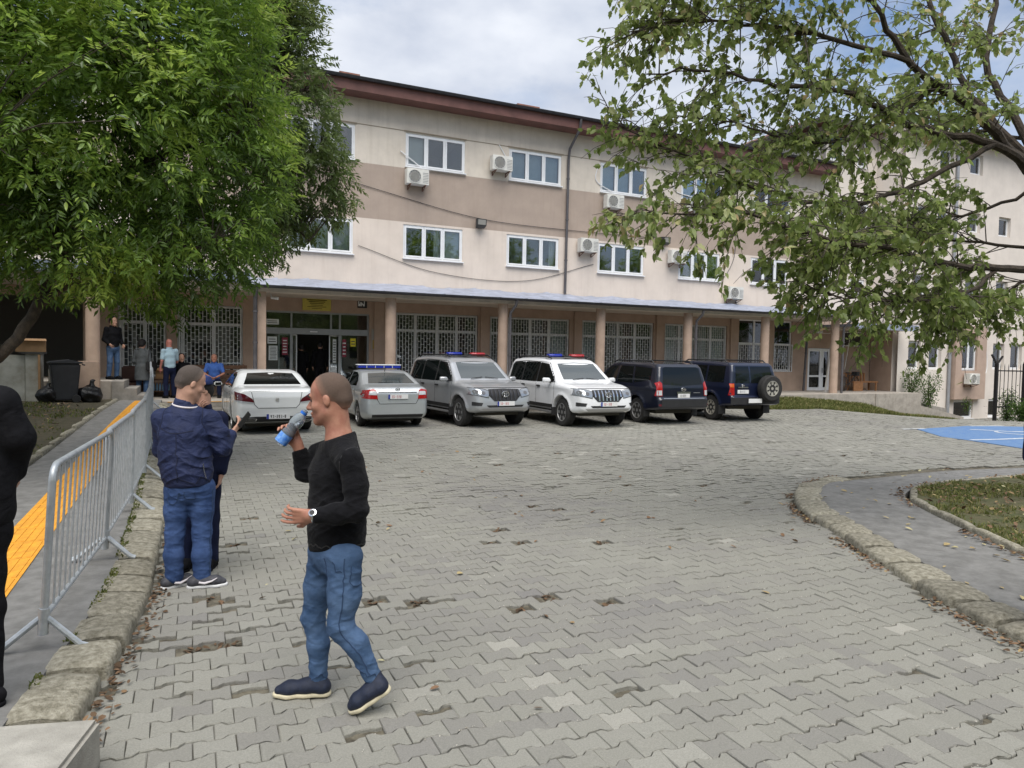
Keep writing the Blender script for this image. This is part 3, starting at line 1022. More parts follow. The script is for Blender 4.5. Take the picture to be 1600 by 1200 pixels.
# mortar crumbs on the pavers near the camera
m_grit = attr_mat('grit', [(0, (0.30, 0.27, 0.22)), (1, (0.60, 0.57, 0.50))], var=0.1, bump=0)
n = 9000
k = NR.integers(0, min(len(cx), 2600), n)
side = NR.integers(0, 12, n); t = NR.random(n)
e0, e1 = PO[side], PO[(side + 1) % 12]
gp = np.stack([cx[k], cy[k]], 1) + e0 + (e1 - e0) * t[:, None] + NR.normal(0, 0.006, (n, 2))
den = np.array([fbm(a, b, 0.7, 21.0) for a, b in gp]) + 0.16 * (gp[:, 0] - 1.6)
gp = gp[den > 0.12]; n = len(gp)
s = NR.uniform(0.002, 0.006, n)
T4 = np.array([(1, 0, -.3), (-.6, .9, -.3), (-.6, -.9, -.3), (0, 0, .9)])
V = np.c_[gp, np.full(n, 0.004)][:, None, :] + T4[None] * s[:, None, None]
i = (np.arange(n) * 4)[:, None]
me = np_mesh('grit', V.reshape(-1, 3), np.concatenate([i + np.array([f]) for f in ((0, 1, 3), (1, 2, 3), (2, 0, 3))]), tone=np.repeat(NR.random(n), 4))
tag(link_mesh('grit', me, m_grit), 'pale mortar crumbs along the paver joints', 'grit', kind='stuff')
# moss tufts in the inner joint of the left kerb
blades('moss', 5200, [(a - 0.03, b) for a, b in LK_IN[4:40]] + [(a + 0.035, b) for a, b in LK_IN[4:40][::-1]], lambda x, y: float(z_walk(y)) + 0.004, 0.03, 'moss and weeds between kerb and asphalt walk', 15, thin=0.008, bare=0.2)

# ---------------------------------------------------------------- main building
m_cream = mat('cream_render', (0.69, 0.62, 0.53), 0.9, var=0.12, vscale=1.3, bump=0.18, bscale=60, streak=(0.42, (0.42, 0.36, 0.28)), detail=8)
m_peach = mat('peach_render', (0.73, 0.635, 0.55), 0.9, var=0.09, vscale=1.1, bump=0.18, bscale=60, streak=(0.32, (0.50, 0.40, 0.33)), detail=8)
m_brown = mat('brown_render', (0.425, 0.34, 0.28), 0.9, var=0.10, vscale=1.4, bump=0.18, bscale=60, streak=(0.22, (0.25, 0.18, 0.14)), detail=8)
m_gf = mat('ground_floor_render', (0.41, 0.30, 0.23), 0.9, var=0.14, vscale=1.7, bump=0.2, bscale=60, streak=(0.2, (0.22, 0.16, 0.12)))
m_col = mat('column_paint', (0.47, 0.345, 0.265), 0.85, var=0.16, vscale=2.4, bump=0.15, bscale=70)
m_soffit = mat('soffit_paint', (0.46, 0.40, 0.33), 0.9, var=0.2, vscale=2, bump=0.1)
m_fascia = mat('oxblood_fascia', (0.165, 0.075, 0.062), 0.6, var=0.25, vscale=2.5, bump=0.1, bscale=30)
m_dark = mat('dark_gutter', (0.055, 0.055, 0.06), 0.5, var=0.3, vscale=6, metal=0.3)
m_pipe = mat('grey_downpipe', (0.10, 0.095, 0.10), 0.5, var=0.25, vscale=4)
m_sheetm = mat('zinc_sheet', (0.36, 0.40, 0.50), 0.45, metal=0.25, var=0.3, vscale=2.5, bump=0.25, bscale=5)
m_pvc = mat('white_pvc', (0.80, 0.81, 0.82), 0.35, var=0.05, vscale=4)
m_alu = mat('grey_aluminium', (0.30, 0.31, 0.32), 0.4, metal=0.5, var=0.1, vscale=5)
m_glass = glass_mat('window_glass')
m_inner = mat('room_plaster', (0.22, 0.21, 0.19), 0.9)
m_floor = mat('porch_tile', (0.40, 0.36, 0.31), 0.7, var=0.25, vscale=5, bump=0.1)
m_blind = mat('fabric_blind', (0.50, 0.56, 0.58), 0.9, var=0.1, vscale=3)
m_bwhite = mat('white_blind', (0.72, 0.74, 0.74), 0.9, var=0.05)
m_grille = mat('grille_paint', (0.66, 0.67, 0.66), 0.55, var=0.25, vscale=6)
m_dkbrown = mat('dark_brown_panel', (0.10, 0.045, 0.03), 0.6)
m_curtain = mat('teal_curtain', (0.17, 0.27, 0.26), 0.9, var=0.2, vscale=3)


def wall_panel(name, x0, x1, z0, z1, y, holes, zones, mats, parent, depth=0.30):
    """Front wall (facing -Y) with rectangular openings and reveals; zones: [(z_from, slot)]."""
    xs = sorted({x0, x1, *[h[0] for h in holes], *[h[1] for h in holes]})
    zs = sorted({z0, z1, *[h[2] for h in holes], *[h[3] for h in holes], *[z for z, _ in zones if z0 < z < z1]})
    mb = MB()
    slot = lambda z: [s for zf, s in zones if z >= zf - 1e-6][-1]
    inh = lambda x, z: any(h[0] < x < h[1] and h[2] < z < h[3] for h in holes)
    for i in range(len(xs) - 1):
        for j in range(len(zs) - 1):
            a, b, c, d = xs[i], xs[i + 1], zs[j], zs[j + 1]
            if not inh((a + b) / 2, (c + d) / 2):
                mb.add([(a, y, c), (b, y, c), (b, y, d), (a, y, d)], [(0, 1, 2, 3)], slot(c))
                mb.add([(a, y + depth, c), (b, y + depth, c), (b, y + depth, d), (a, y + depth, d)], [(3, 2, 1, 0)], slot(c))
    for a, b, c, d in holes:
        s = slot(c); q = y + depth
        mb.add([(a, y, c), (a, q, c), (a, q, d), (a, y, d)], [(0, 1, 2, 3)], s)
        mb.add([(b, y, c), (b, q, c), (b, q, d), (b, y, d)], [(3, 2, 1, 0)], s)
        mb.add([(a, y, d), (b, y, d), (b, q, d), (a, q, d)], [(3, 2, 1, 0)], s)
        mb.add([(a, y, c), (b, y, c), (b, q, c), (a, q, c)], [(0, 1, 2, 3)], s)
    me = bpy.data.meshes.new(name)
    me.from_pydata([tuple(p) for p in mb.v], [], mb.f)
    me.polygons.foreach_set('material_index', np.array(mb.m, dtype=np.int32))
    return link_mesh(name, me, mats, parent)


def rect_frame(mb, x0, x1, z0, z1, w, y0, y1, mi=0):
    mb.box(x0, x1, y0, y1, z0, z0 + w, mi); mb.box(x0, x1, y0, y1, z1 - w, z1, mi)
    mb.box(x0, x0 + w, y0, y1, z0 + w, z1 - w, mi); mb.box(x1 - w, x1, y0, y1, z0 + w, z1 - w, mi)


def pane(parent, x0, x1, z0, z1, y, m=None, t=0.006):
    mb = MB(); mb.box(x0, x1, y, y + t, z0, z1)
    return mb.build('pane', m or m_glass, parent)


def blind(parent, kind, x0, x1, z0, z1, y):
    mb = MB()
    if kind == 'v':
        n = max(3, int((x1 - x0) / 0.11)); w = (x1 - x0) / n
        for k in range(n):
            a = x0 + w * k; o = RN.uniform(-.012, .012)
            mb.add([(a, y + .045 + o, z0), (a + w * .97, y + o, z0), (a + w * .97, y + o, z1), (a, y + .045 + o, z1)], [(0, 1, 2, 3)])
        return mb.build('blind', m_blind, parent)
    if kind == 'w':
        mb.box(x0, x1, y, y + .01, z0 + RN.uniform(0, .02), z1)
        return mb.build('blind', m_bwhite, parent)
    if kind == 'h':                                  # curtain pulled to one side
        n = 5; w = (x1 - x0) * 0.4 / n
        for k in range(n):
            a = x1 - (x1 - x0) * 0.4 + w * k
            mb.add([(a, y + (.04 if k % 2 else 0), z0), (a + w, y + (0 if k % 2 else .04), z0), (a + w, y + (0 if k % 2 else .04), z1), (a, y + (.04 if k % 2 else 0), z1)], [(0, 1, 2, 3)])
        return mb.build('curtain', m_bwhite, parent)


def pvc_window(parent, x0, x1, z0, z1, y, panes, name='window', sill=True, m=None, w=0.055):
    m = m or m_pvc
    fr = MB()
    rect_frame(fr, x0, x1, z0, z1, w, y, y + 0.07)
    n = len(panes); cw = (x1 - x0 - 2 * w) / n
    for k in range(1, n):
        x = x0 + w + cw * k
        fr.box(x - .02, x + .02, y + .004, y + .066, z0 + w, z1 - w)
    for k in range(n):                                # sash frames
        rect_frame(fr, x0 + w + cw * k + (.022 if k else .004), x0 + w + cw * (k + 1) - (.022 if k < n - 1 else .004), z0 + w + .004, z1 - w - .004, .052, y - .012, y + .05)
    o = fr.build(name, m, parent)
    for k, t in enumerate(panes):
        a, b = x0 + w + cw * k + .06, x0 + w + cw * (k + 1) - .06
        pane(o, a, b, z0 + w + .045, z1 - w - .045, y + .02)
        if t != 'd': blind(o, t, a - .03, b + .03, z0 + w, z1 - w, y + 0.16)
    if sill:
        mb = MB(); mb.box(x0 - .03, x1 + .03, y - .13, y + .01, z0 - .035, z0 - .003)
        mb.build('sill', m, o)
    return o


def grille(parent, x0, x1, z0, z1, y, step=0.115, rowh=0.21):
    """Welded bar grille with staggered cross bars."""
    mb = MB()
    rect_frame(mb, x0, x1, z0, z1, .03, y, y + .025)
    n = int(round((x1 - x0) / step)); s = (x1 - x0) / n
    for k in range(1, n): mb.box(x0 + s * k - .008, x0 + s * k + .008, y + .004, y + .020, z0 + .03, z1 - .03)
    for k in range(n):
        z = z0 + rowh * (0.5 if k % 2 else 1.0)
        while z < z1 - .05:
            mb.box(x0 + s * k + .008, x0 + s * (k + 1) - .008, y + .005, y + .019, z - .007, z + .007)
            z += rowh
    return mb.build('grille', m_grille, parent)


m_beam = mat('porch_beam_paint', (0.62, 0.555, 0.47), 0.9, var=0.15, vscale=2, streak=(.3, (.35, .3, .24)), bump=.1)
XL, XR, ZT = -14.0, 27.2, 10.62
house = empty('office_building', (6.0, YW, 0.0), label='long three-storey cream and brown office building with porch', cat='building', world=True)
W2 = [(2.85 + 4 * k, 5.08 + 4 * k, 8.50, 9.68) for k in range(-3, 6)]
W1 = [(2.80 + 4 * k, 5.03 + 4 * k, 5.29, 6.48) for k in range(-3, 6)]
GF = [(-13.4, -9.6, 1.05, 3.34), (-9.0, -2.95, 1.05, 3.42), (-2.05, -0.72, 1.05, 3.34), (-0.42, 1.50, 1.05, 3.34), (2.14, 5.62, PLAT, 3.26), (6.55, 9.70, 0.95, 3.36), (10.18, 13.60, 0.95, 3.36),
      (14.17, 17.63, 0.95, 3.36), (18.20, 21.58, 0.95, 3.36), (22.25, 23.95, 1.40, 3.70), (24.35, 25.45, 1.40, 3.70), (26.50, 28.03, PLAT, 2.50)]
zones = [(0.0, 0), (4.0, 1), (6.56, 2), (8.44, 3)]
wall_panel('wall', XL, XR, 3.8, ZT, YW, W2 + W1, zones, [m_gf, m_peach, m_brown, m_cream], house)
wall_panel('ground_floor_wall', XL, 30.68, 0.0, 3.8, YW + 0.004, GF, [(0.0, 0)], [m_gf], house)
mb = MB()                                          # drip grooves / string lines, as thin dark brown strips
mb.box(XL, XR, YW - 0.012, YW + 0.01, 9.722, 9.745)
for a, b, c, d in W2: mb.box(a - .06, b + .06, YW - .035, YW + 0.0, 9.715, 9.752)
mb.build('string_course', mat('groove_line', (0.30, 0.25, 0.19), 0.9), house)
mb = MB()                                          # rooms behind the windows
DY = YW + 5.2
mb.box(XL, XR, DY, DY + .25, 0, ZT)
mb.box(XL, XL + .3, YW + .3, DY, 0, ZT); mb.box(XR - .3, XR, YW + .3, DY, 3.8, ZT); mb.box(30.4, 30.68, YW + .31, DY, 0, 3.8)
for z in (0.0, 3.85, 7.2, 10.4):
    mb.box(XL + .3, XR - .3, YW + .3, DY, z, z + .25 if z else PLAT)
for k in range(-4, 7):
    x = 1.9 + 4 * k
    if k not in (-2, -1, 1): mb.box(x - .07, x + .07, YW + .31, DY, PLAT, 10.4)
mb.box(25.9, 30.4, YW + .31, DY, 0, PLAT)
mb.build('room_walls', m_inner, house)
P2 = ['ddd', 'dvd', 'ddd', 'ddd', 'wdd', 'vvv', 'vvd', 'vww', 'ddv']
P1 = ['ddd', 'dvd', 'dvv', 'vvv', 'dhw', 'ddh', 'ddd', 'ddd', 'dhd']
for k, (r, p) in enumerate(zip(W2, P2)):
    if k < 1: continue
    o = pvc_window(house, *r, YW + .03, p)
    if k == 3:
        mb = MB(); mb.box(r[1] - .62, r[1] - .25, YW + .11, YW + .15, r[2] + .02, r[3] - .1); mb.build('shutter_panel', m_dkbrown, o)
for k, (r, p) in enumerate(zip(W1, P1)):
    if k < 1: continue
    pvc_window(house, *r, YW + .03, p)


def gf_window(x0, x1, z0, z1, cols, types):
    y = YW + .10
    fr = MB(); zt = 2.74
    rect_frame(fr, x0, x1, z0, z1, .07, y, y + .07)
    X = [x0 + (x1 - x0) * c for c in cols]
    for x in X[1:-1]: fr.box(x - .055, x + .055, y - .004, y + .068, z0 + .07, z1 - .07)
    for i in range(len(X) - 1):
        a = X[i] + (.055 if i else .07); b = X[i + 1] - (.055 if i < len(X) - 2 else .07)
        fr.box(a, b, y + .002, y + .064, zt - .045, zt + .045)
    o = fr.build('window', m_pvc if False else mat_gfw, house)
    for i in range(len(X) - 1):
        a = X[i] + .05; b = X[i + 1] - .05
        for c, d in ((z0 + .06, zt - .04), (zt + .04, z1 - .06)):
            pane(o, a, b, c, d, y + .025)
        if types[i] != 'd': blind(o, types[i], a, b, z0 + .07, z1 - .07, y + .2)
    return o


mat_gfw = mat('window_frame_grey', (0.66, 0.67, 0.67), 0.5, var=0.1, vscale=4)
cols4 = [0, .24, .50, .74, 1]
for k, (r, ty) in enumerate(((GF[2], 'ddd'), (GF[3], 'ddd'), (GF[5], 'dddd'), (GF[6], 'dddv'), (GF[7], 'vddd'), (GF[8], 'vdvv'))):
    o = gf_window(*r, cols4 if len(ty) == 4 else [0, .08, .55, 1], ty)
    grille(o, r[0] + .05, r[1] - .05, r[2] + .04, r[3] - .04, YW + .035)
for r in (GF[9], GF[10]):                           # tall bay with blinds above and a grille below
    fr = MB(); y = YW + .08
    rect_frame(fr, *r[:2], 1.40, 3.70, .06, y, y + .07)
    fr.box(r[0] + .06, r[1] - .06, y, y + .07, 2.56, 2.66)
    if r[1] - r[0] > 1.2:
        xm = r[0] + .95
        fr.box(xm - .045, xm + .045, y, y + .07, 1.46, 2.56); fr.box(xm - .045, xm + .045, y, y + .07, 2.66, 3.64)
    o = fr.build('window', m_pvc, house)
    xm = r[0] + .95 if r[1] - r[0] > 1.2 else None
    for a, b in (((r[0] + .05, xm - .04), (xm + .04, r[1] - .05)) if xm else ((r[0] + .05, r[1] - .05),)):
        pane(o, a, b, 1.45, 2.57, y + .03); pane(o, a, b, 2.65, 3.65, y + .03)
        bl = MB()
        for q in range(14): bl.box(a, b, y + .12, y + .15, 2.72 + .066 * q, 2.765 + .066 * q)
        bl.build('blind', m_curtain, o)
    grille(o, r[0] - .02, r[1] + .02, 1.36, 2.62, YW - .03, step=0.13, rowh=0.24)

# entrance: aluminium screen, header, sliding door standing open
ex0, ex1, ez1 = 2.14, 5.62, 3.26
y = YW + .06
fr = MB()
rect_frame(fr, ex0, ex1, PLAT, ez1, .06, y, y + .08)
fr.box(ex0 + .06, ex1 - .06, y - .03, y + .12, 2.50, 2.70)
for x in (3.02, 4.62): fr.box(x - .045, x + .045, y + .002, y + .078, PLAT + .06, 2.50)
for x in (3.02, 4.32, 4.62): fr.box(x - .03, x + .03, y + .002, y + .078, 2.70, ez1 - .06)
ent = fr.build('entrance', m_alu, house)
for a, b in ((ex0 + .06, 2.98), (4.66, ex1 - .06)): pane(ent, a, b, PLAT + .06, 2.5, y + .03)
for a, b in ((ex0 + .06, 3.0), (3.05, 4.3), (4.35, 4.6), (4.65, ex1 - .06)): pane(ent, a, b, 2.7, ez1 - .06, y + .03)
m_sash = mat('door_sash', (0.62, 0.64, 0.65), 0.4, metal=0.3)
for a, b in ((2.62, 3.22), (4.28, 4.72)):            # sliding leaves
    d = MB(); rect_frame(d, a, b, PLAT + .02, 2.49, .035, y + .13, y + .16)
    d = d.build('sliding_door', m_sash, ent)
    pane(d, a + .03, b - .03, PLAT + .05, 2.46, y + .142)
mb = MB(); mb.box(3.62, 3.86, y - .06, y - .031, 2.575, 2.615); mb.build('door_sensor', m_bwhite, ent)
# notices on the entrance glass
m_paper = mat('notice_paper', (0.66, 0.70, 0.70), 0.8, var=0.06, vscale=9)
m_ink = mat('notice_ink', (0.10, 0.10, 0.11), 0.8)
m_red = mat('red_notice', (0.24, 0.035, 0.06), 0.7, var=0.2, vscale=8)
m_yel = mat('yellow_notice', (0.72, 0.62, 0.04), 0.7)


def notice(x0, x1, z0, z1, m, label, lines=0, name='notice', yy=None, ink=None):
    yy = YW + .06 if yy is None else yy
    t = empty(name, ((x0 + x1) / 2, yy, z0), label=label, cat='notice', world=True)
    mb = MB(); mb.box(x0, x1, yy - .004, yy + .004, z0, z1); mb.build('sheet', m, t)
    if lines:
        mb = MB(); h = (z1 - z0) / (lines + 1)
        for k in range(lines):
            i = (x1 - x0) * (.12 + .1 * ((k * 7) % 3) / 3)
            mb.box(x0 + i, x1 - i, yy - .0065, yy - .0045, z0 + h * (k + .75), z0 + h * (k + .75) + h * .35)
        mb.build('print', ink or m_ink, t)
    return t


notice(2.30, 2.58, 1.62, 2.10, m_paper, 'large white printed notice taped to the left entrance pane', 9)
notice(2.26, 2.56, 2.16, 2.40, m_paper, 'small notice with camera picture above the white notice', 2)
notice(2.72, 2.90, 1.80, 2.38, m_red, 'dark red vertical poster beside the white notice', 5, ink=m_paper)
notice(4.98, 5.16, 2.12, 2.40, m_yel, 'yellow warning sticker on the right entrance pane', 2)
notice(4.70, 4.84, 1.75, 2.36, m_red, 'narrow red poster on the right entrance pane', 4, ink=m_paper)
notice(4.40, 4.52, 1.55, 2.36, m_paper, 'strip of grey printed sheets on the sliding door', 8, yy=YW + .18)
notice(2.20, 2.62, 2.80, 2.98, m_paper, 'white paper strips stuck above the entrance header', 2, yy=YW + .07)
pl = empty('plaque', (3.82, YW - .03, 3.31), label='mustard yellow institution plaque above the entrance', cat='sign', world=True)
mb = MB(); mb.box(3.36, 4.30, YW - .035, YW - .004, 3.31, 3.79); mb.build('board', mat('brass_board', (0.52, 0.44, 0.09), 0.45, metal=0.2, var=0.12, vscale=6), pl, bevel=.004)
mb = MB()
for k, (i, h) in enumerate(((.10, .030), (.14, .028), (.20, .024), (.24, .022), (.28, .018), (.16, .018), (.30, .014))):
    for j in range(2 if k < 3 else 1):
        a, b = 3.36 + i, 4.30 - i
        mb.box(a, b, YW - .038, YW - .0355, 3.70 - k * .055, 3.70 - k * .055 + h)
mb.lathe([(0.0, 0), (.035, 0), (.035, .004), (0, .004)], 14, Matrix.Translation((3.83, YW - .0355, 3.755)) @ Matrix.Rotation(rad(90), 4, 'X'))
mb.build('lettering', mat('plaque_ink', (0.10, 0.085, 0.02), 0.7), pl)
pn = empty('number_plate', (5.30, YW - .03, 3.45), label='black and white house number plate right of the yellow plaque', cat='sign', world=True)
mb = MB(); mb.box(5.20, 5.53, YW - .022, YW - .004, 3.46, 3.74); mb.build('plate', mat('black_plate', (0.02, 0.02, 0.02), 0.5), pn)
mb = MB()
for a, b, c, d in ((5.225, 5.255, 3.52, 3.69), (5.255, 5.285, 3.52, 3.60), (5.285, 5.31, 3.52, 3.66), (5.32, 5.35, 3.52, 3.66), (5.35, 5.375, 3.56, 3.63), (5.385, 5.42, 3.52, 3.60), (5.42, 5.445, 3.52, 3.72)):
    mb.box(a, b, YW - .028, YW - .0225, c, d)
mb.build('number', m_bwhite, pn)
ps = empty('information_plate', (5.85, YW - .03, 1.9), label='small gold and grey plate on the pier right of the entrance', cat='sign', world=True)
mb = MB(); mb.box(5.70, 6.12, YW - .025, YW - .004, 2.02, 2.75); mb.build('plate', mat('grey_plate', (0.33, 0.31, 0.27), 0.5), ps)
mb = MB(); mb.box(5.73, 6.09, YW - .03, YW - .0255, 2.05, 2.36); mb.build('gold_panel', mat('gold_panel', (0.40, 0.27, 0.07), 0.4, metal=0.3), ps)

# glass double door at the right end of the porch
dx0, dx1 = 26.52, 28.01
y = YW + .06
d = MB(); rect_frame(d, dx0, dx1, PLAT, 2.48, .06, y, y + .07); d.box(dx0 + .88, dx0 + .98, y, y + .07, PLAT + .06, 2.42)
dr = d.build('door', m_pvc, house)
for a, b in ((dx0 + .06, dx0 + .88), (dx0 + .98, dx1 - .06)):
    l = MB(); rect_frame(l, a + .004, b - .004, PLAT + .064, 2.416, .075, y - .012, y + .05); l.box(a + .079, b - .079, y - .01, y + .048, 1.12, 1.20)
    l.build('door_leaf', m_pvc, dr)
    pane(dr, a + .07, b - .07, PLAT + .13, 1.13, y + .02); pane(dr, a + .07, b - .07, 1.19, 2.35, y + .02)
mb = MB(); mb.box(dx0 + .95, dx0 + .975, y - .06, y - .03, 1.3, 1.55); mb.build('door_handle', m_alu, dr)

# porch: floor, columns, beam, soffit, sheet-metal roof, gutters
pb = MB()
pb.box(-1.6, 30.66, 21.5, YW + .004, -0.9, PLAT)
pb.build('porch_floor', m_floor, house)
pb = MB(); pb.box(XL, -1.95, 21.3, YW + .004, -0.1, 1.05); pb.build('porch_floor', m_floor, house)
CX = [-10.4, -6.45, -2.48, 5.85, 9.82, 13.78, 17.80, 21.82, 25.90]
for x in CX:
    mb = MB(); r = 0.175; z0 = 1.05 if x < -2 else PLAT
    mb.lathe([(r, z0), (r, 3.69)], 28, Matrix.Translation((x, YC, 0)))
    mb.build('column', m_col, house, smooth=True)
mb = MB(); mb.box(1.78, 2.02, YC - .14, YC + .16, PLAT, 3.69); mb.build('column', m_col, house, bevel=.01)
for x in (9.95, 13.95, 17.9, 21.9, 5.95):              # flat wall piers behind
    mb = MB(); mb.box(x - .17, x + .17, YW - .07, YW + .003, PLAT, 3.688); mb.build('pier', m_gf, house)
mb = MB(); mb.box(1.52, 26.48, YC - .20, YC + .20, 3.69, 3.84); mb.build('porch_beam', m_beam, house, bevel=.006)
mb = MB(); mb.box(XL, 1.52, YC - .22, YC + .20, 3.72, 3.90); mb.build('porch_beam', m_beam, house, bevel=.006)
mb = MB(); mb.box(XL, 26.5, YC + .21, YW - .002, 3.70, 3.78); mb.build('porch_ceiling', m_soffit, house)
# roof sheets of the porch, each a separate wavy sheet with a standing seam
x = 1.55; k = 0
while x < 26.45:
    w = min(1.0, 26.5 - x); mb = MB(); V = []; n = 5
    for i in range(n):
        xx = x + w * i / (n - 1)
        for (yy, zz) in ((YC - .46, 3.862), (YC + .5, 4.02), (YW - .006, 4.33 + .028 * math.sin(xx * 2.1) + RN.uniform(-.012, .012))):
            V.append((xx, yy, zz + (.03 if i == n - 1 else 0)))
    for i in range(n): V += [(V[3 * i + j][0], V[3 * i + j][1], V[3 * i + j][2] - .02) for j in range(3)]
    F = []
    for i in range(n - 1):
        for j in range(2):
            a = 3 * i + j; F.append((a, a + 3, a + 4, a + 1))
            b = 3 * n + 3 * i + j; F.append((b, b + 1, b + 4, b + 3))
        a = 3 * i; b = 3 * n + 3 * i; F += [(a, b, b + 3, a + 3), (a + 2, a + 5, b + 5, b + 2)]
    mb.add(V, F); mb.build('roof_sheet', m_sheetm, house); x += 1.0; k += 1
mb = MB(); mb.box(XL, 1.545, YC - .45, YW - .005, 3.905, 4.0); mb.build('porch_roof', m_sheetm, house)
mb = MB(); mb.box(XL, 1.545, YC - .475, YC - .451, 3.93, 4.21); mb.build('fascia_panel', mat('blue_grey_fascia', (0.20, 0.235, 0.30), 0.5, metal=0.2, var=0.3, vscale=2), house)


def gutter(x0, x1, y, z, r, name='gutter', m=None):
    mb = MB(); n = 9; V = []
    for x in (x0, x1):
        for rr in (r, r - .012):
            for k in range(n):
                a = math.pi + math.pi * k / (n - 1)
                V.append((x, y + rr * math.cos(a), z + rr * math.sin(a)))
    F = []
    for k in range(n - 1):
        F.append((k, k + 1, 2 * n + k + 1, 2 * n + k)); F.append((n + k, 3 * n + k, 3 * n + k + 1, n + k + 1))
        F.append((k, n + k, n + k + 1, k + 1)); F.append((2 * n + k, 2 * n + k + 1, 3 * n + k + 1, 3 * n + k))
    for k in (0, n - 1): F.append((k, 2 * n + k, 3 * n + k, n + k))
    mb.add(V, F)
    return mb.build(name, m or m_dark, house, smooth=True)


gutter(1.5, 26.55, YC - .54, 3.86, .085)
gutter(XL, XR + .1, YW - .86, 10.98, .085)
mb = MB(); mb.box(XL - .3, XR + .05, YW - .76, YW - .725, 10.56, 10.97); mb.build('eaves_fascia', m_fascia, house)
mb = MB(); mb.add([(XL - .3, YW - .72, 10.56), (XR + .05, YW - .72, 10.56), (XR + .05, YW + .3, 10.62), (XL - .3, YW + .3, 10.62)] + [(XL - .3, YW - .72, 10.60), (XR + .05, YW - .72, 10.60), (XR + .05, YW + .3, 10.66), (XL - .3, YW + .3, 10.66)],
       [(0, 1, 2, 3), (7, 6, 5, 4), (0, 4, 5, 1), (3, 2, 6, 7), (0, 3, 7, 4), (1, 5, 6, 2)]); mb.build('eaves_soffit', m_fascia, house)
mb = MB()
mb.prism([(YW - .80, 10.98), (YW + 6.5, 12.7), (YW + 13.5, 10.98), (YW + 13.5, 10.9), (YW + 6.5, 12.6), (YW - .80, 10.9)], XL - .3, XR - .02, 'x')
rf = mb.build('roof', mat('dark_roof', (0.06, 0.055, 0.055), 0.8, var=0.3, vscale=3), house)
for a, b in ((4.75, 5.35), (11.6, 12.45)):
    mb = MB(); mb.box(a, b, 25.2, 25.9, 11.1, 11.62); mb.box(a - .06, b + .06, 25.14, 25.96, 11.62, 11.72)
    mb.build('chimney', mat('chimney_brick', (0.30, 0.14, 0.10), 0.9, var=0.3, vscale=9), rf)
mb = MB(); mb.box(XL, XR, YW + 5.5, YW + 13, 0, 10.85); mb.build('rear_wing', m_cream, house)


def downpipe(pts, r=.052, name='downpipe'):
    mb = MB(); mb.tube(pts, r, 10)
    for i in range(1, len(pts)):
        a, b = Vector(pts[i - 1]), Vector(pts[i])
        if abs((b - a).z) > 1.5:
            for t in np.arange(.15, 1, .3): mb.tube([a.lerp(b, t) + Vector((0, 0, .03)), a.lerp(b, t) - Vector((0, 0, .03))], r * 1.25, 10)
    return mb.build(name, m_pipe, house, smooth=True)


downpipe([(13.42, YW - .86, 10.9), (13.42, YW - .80, 10.55), (13.36, YW - .14, 9.95), (13.34, YW - .10, 9.6), (13.30, YW - .09, 4.35)])
for x in (9.98, 18.0, 26.12):
    downpipe([(x + .12, YC - .54, 3.80), (x + .10, YC - .50, 3.62), (x, YC - .28, 3.38), (x, YC - .26, 3.1), (x, YC - .26, PLAT)])
downpipe([(1.72, YC - .54, 3.80), (1.70, YC - .3, 3.55), (1.70, YC - .28, PLAT)], .06)
downpipe([(1.2, YW - .86, 10.9), (1.3, YW - .2, 10.2), (1.55, YW - .12, 9.6), (1.55, YW - .12, 4.9), (1.9, YW - .3, 4.55), (2.2, YW - .6, 4.45)], .06)
downpipe([(26.05, YW - .35, 3.68), (25.95, YW - .3, PLAT)], .055)

# front steps with yellow nosing (left of the white saloon) and side steps up to the left porch
m_step = mat('step_concrete', (0.30, 0.28, 0.25), 0.9, var=0.3, vscale=5, bump=0.3, bscale=60)
st = empty('porch_steps', (1.0, 20.9, 0), label='concrete porch steps with a yellow painted top edge', cat='steps', world=True)
for k in range(3):
    mb = MB(); mb.box(-0.6, 6.4, 20.62 + .29 * k, 21.495, .16 * k - (.05 if k == 0 else 0), .16 * (k + 1) - .002); mb.build('step', m_step, st, bevel=.008)
mb = MB(); mb.box(-0.62, 6.42, 21.19, 21.30, .4785, .484); mb.build('yellow_edge', m_yellow, st)
st = empty('side_steps', (-1.7, 21.5, 0.4), label='short concrete steps up to the left porch', cat='steps', world=True)
for k in range(3):
    mb = MB(); mb.box(-1.945, -1.05 - .30 * k, 21.25, 22.9, .46 + .19 * k, .46 + .19 * (k + 1) + .02); mb.build('step', m_step, st, bevel=.008)

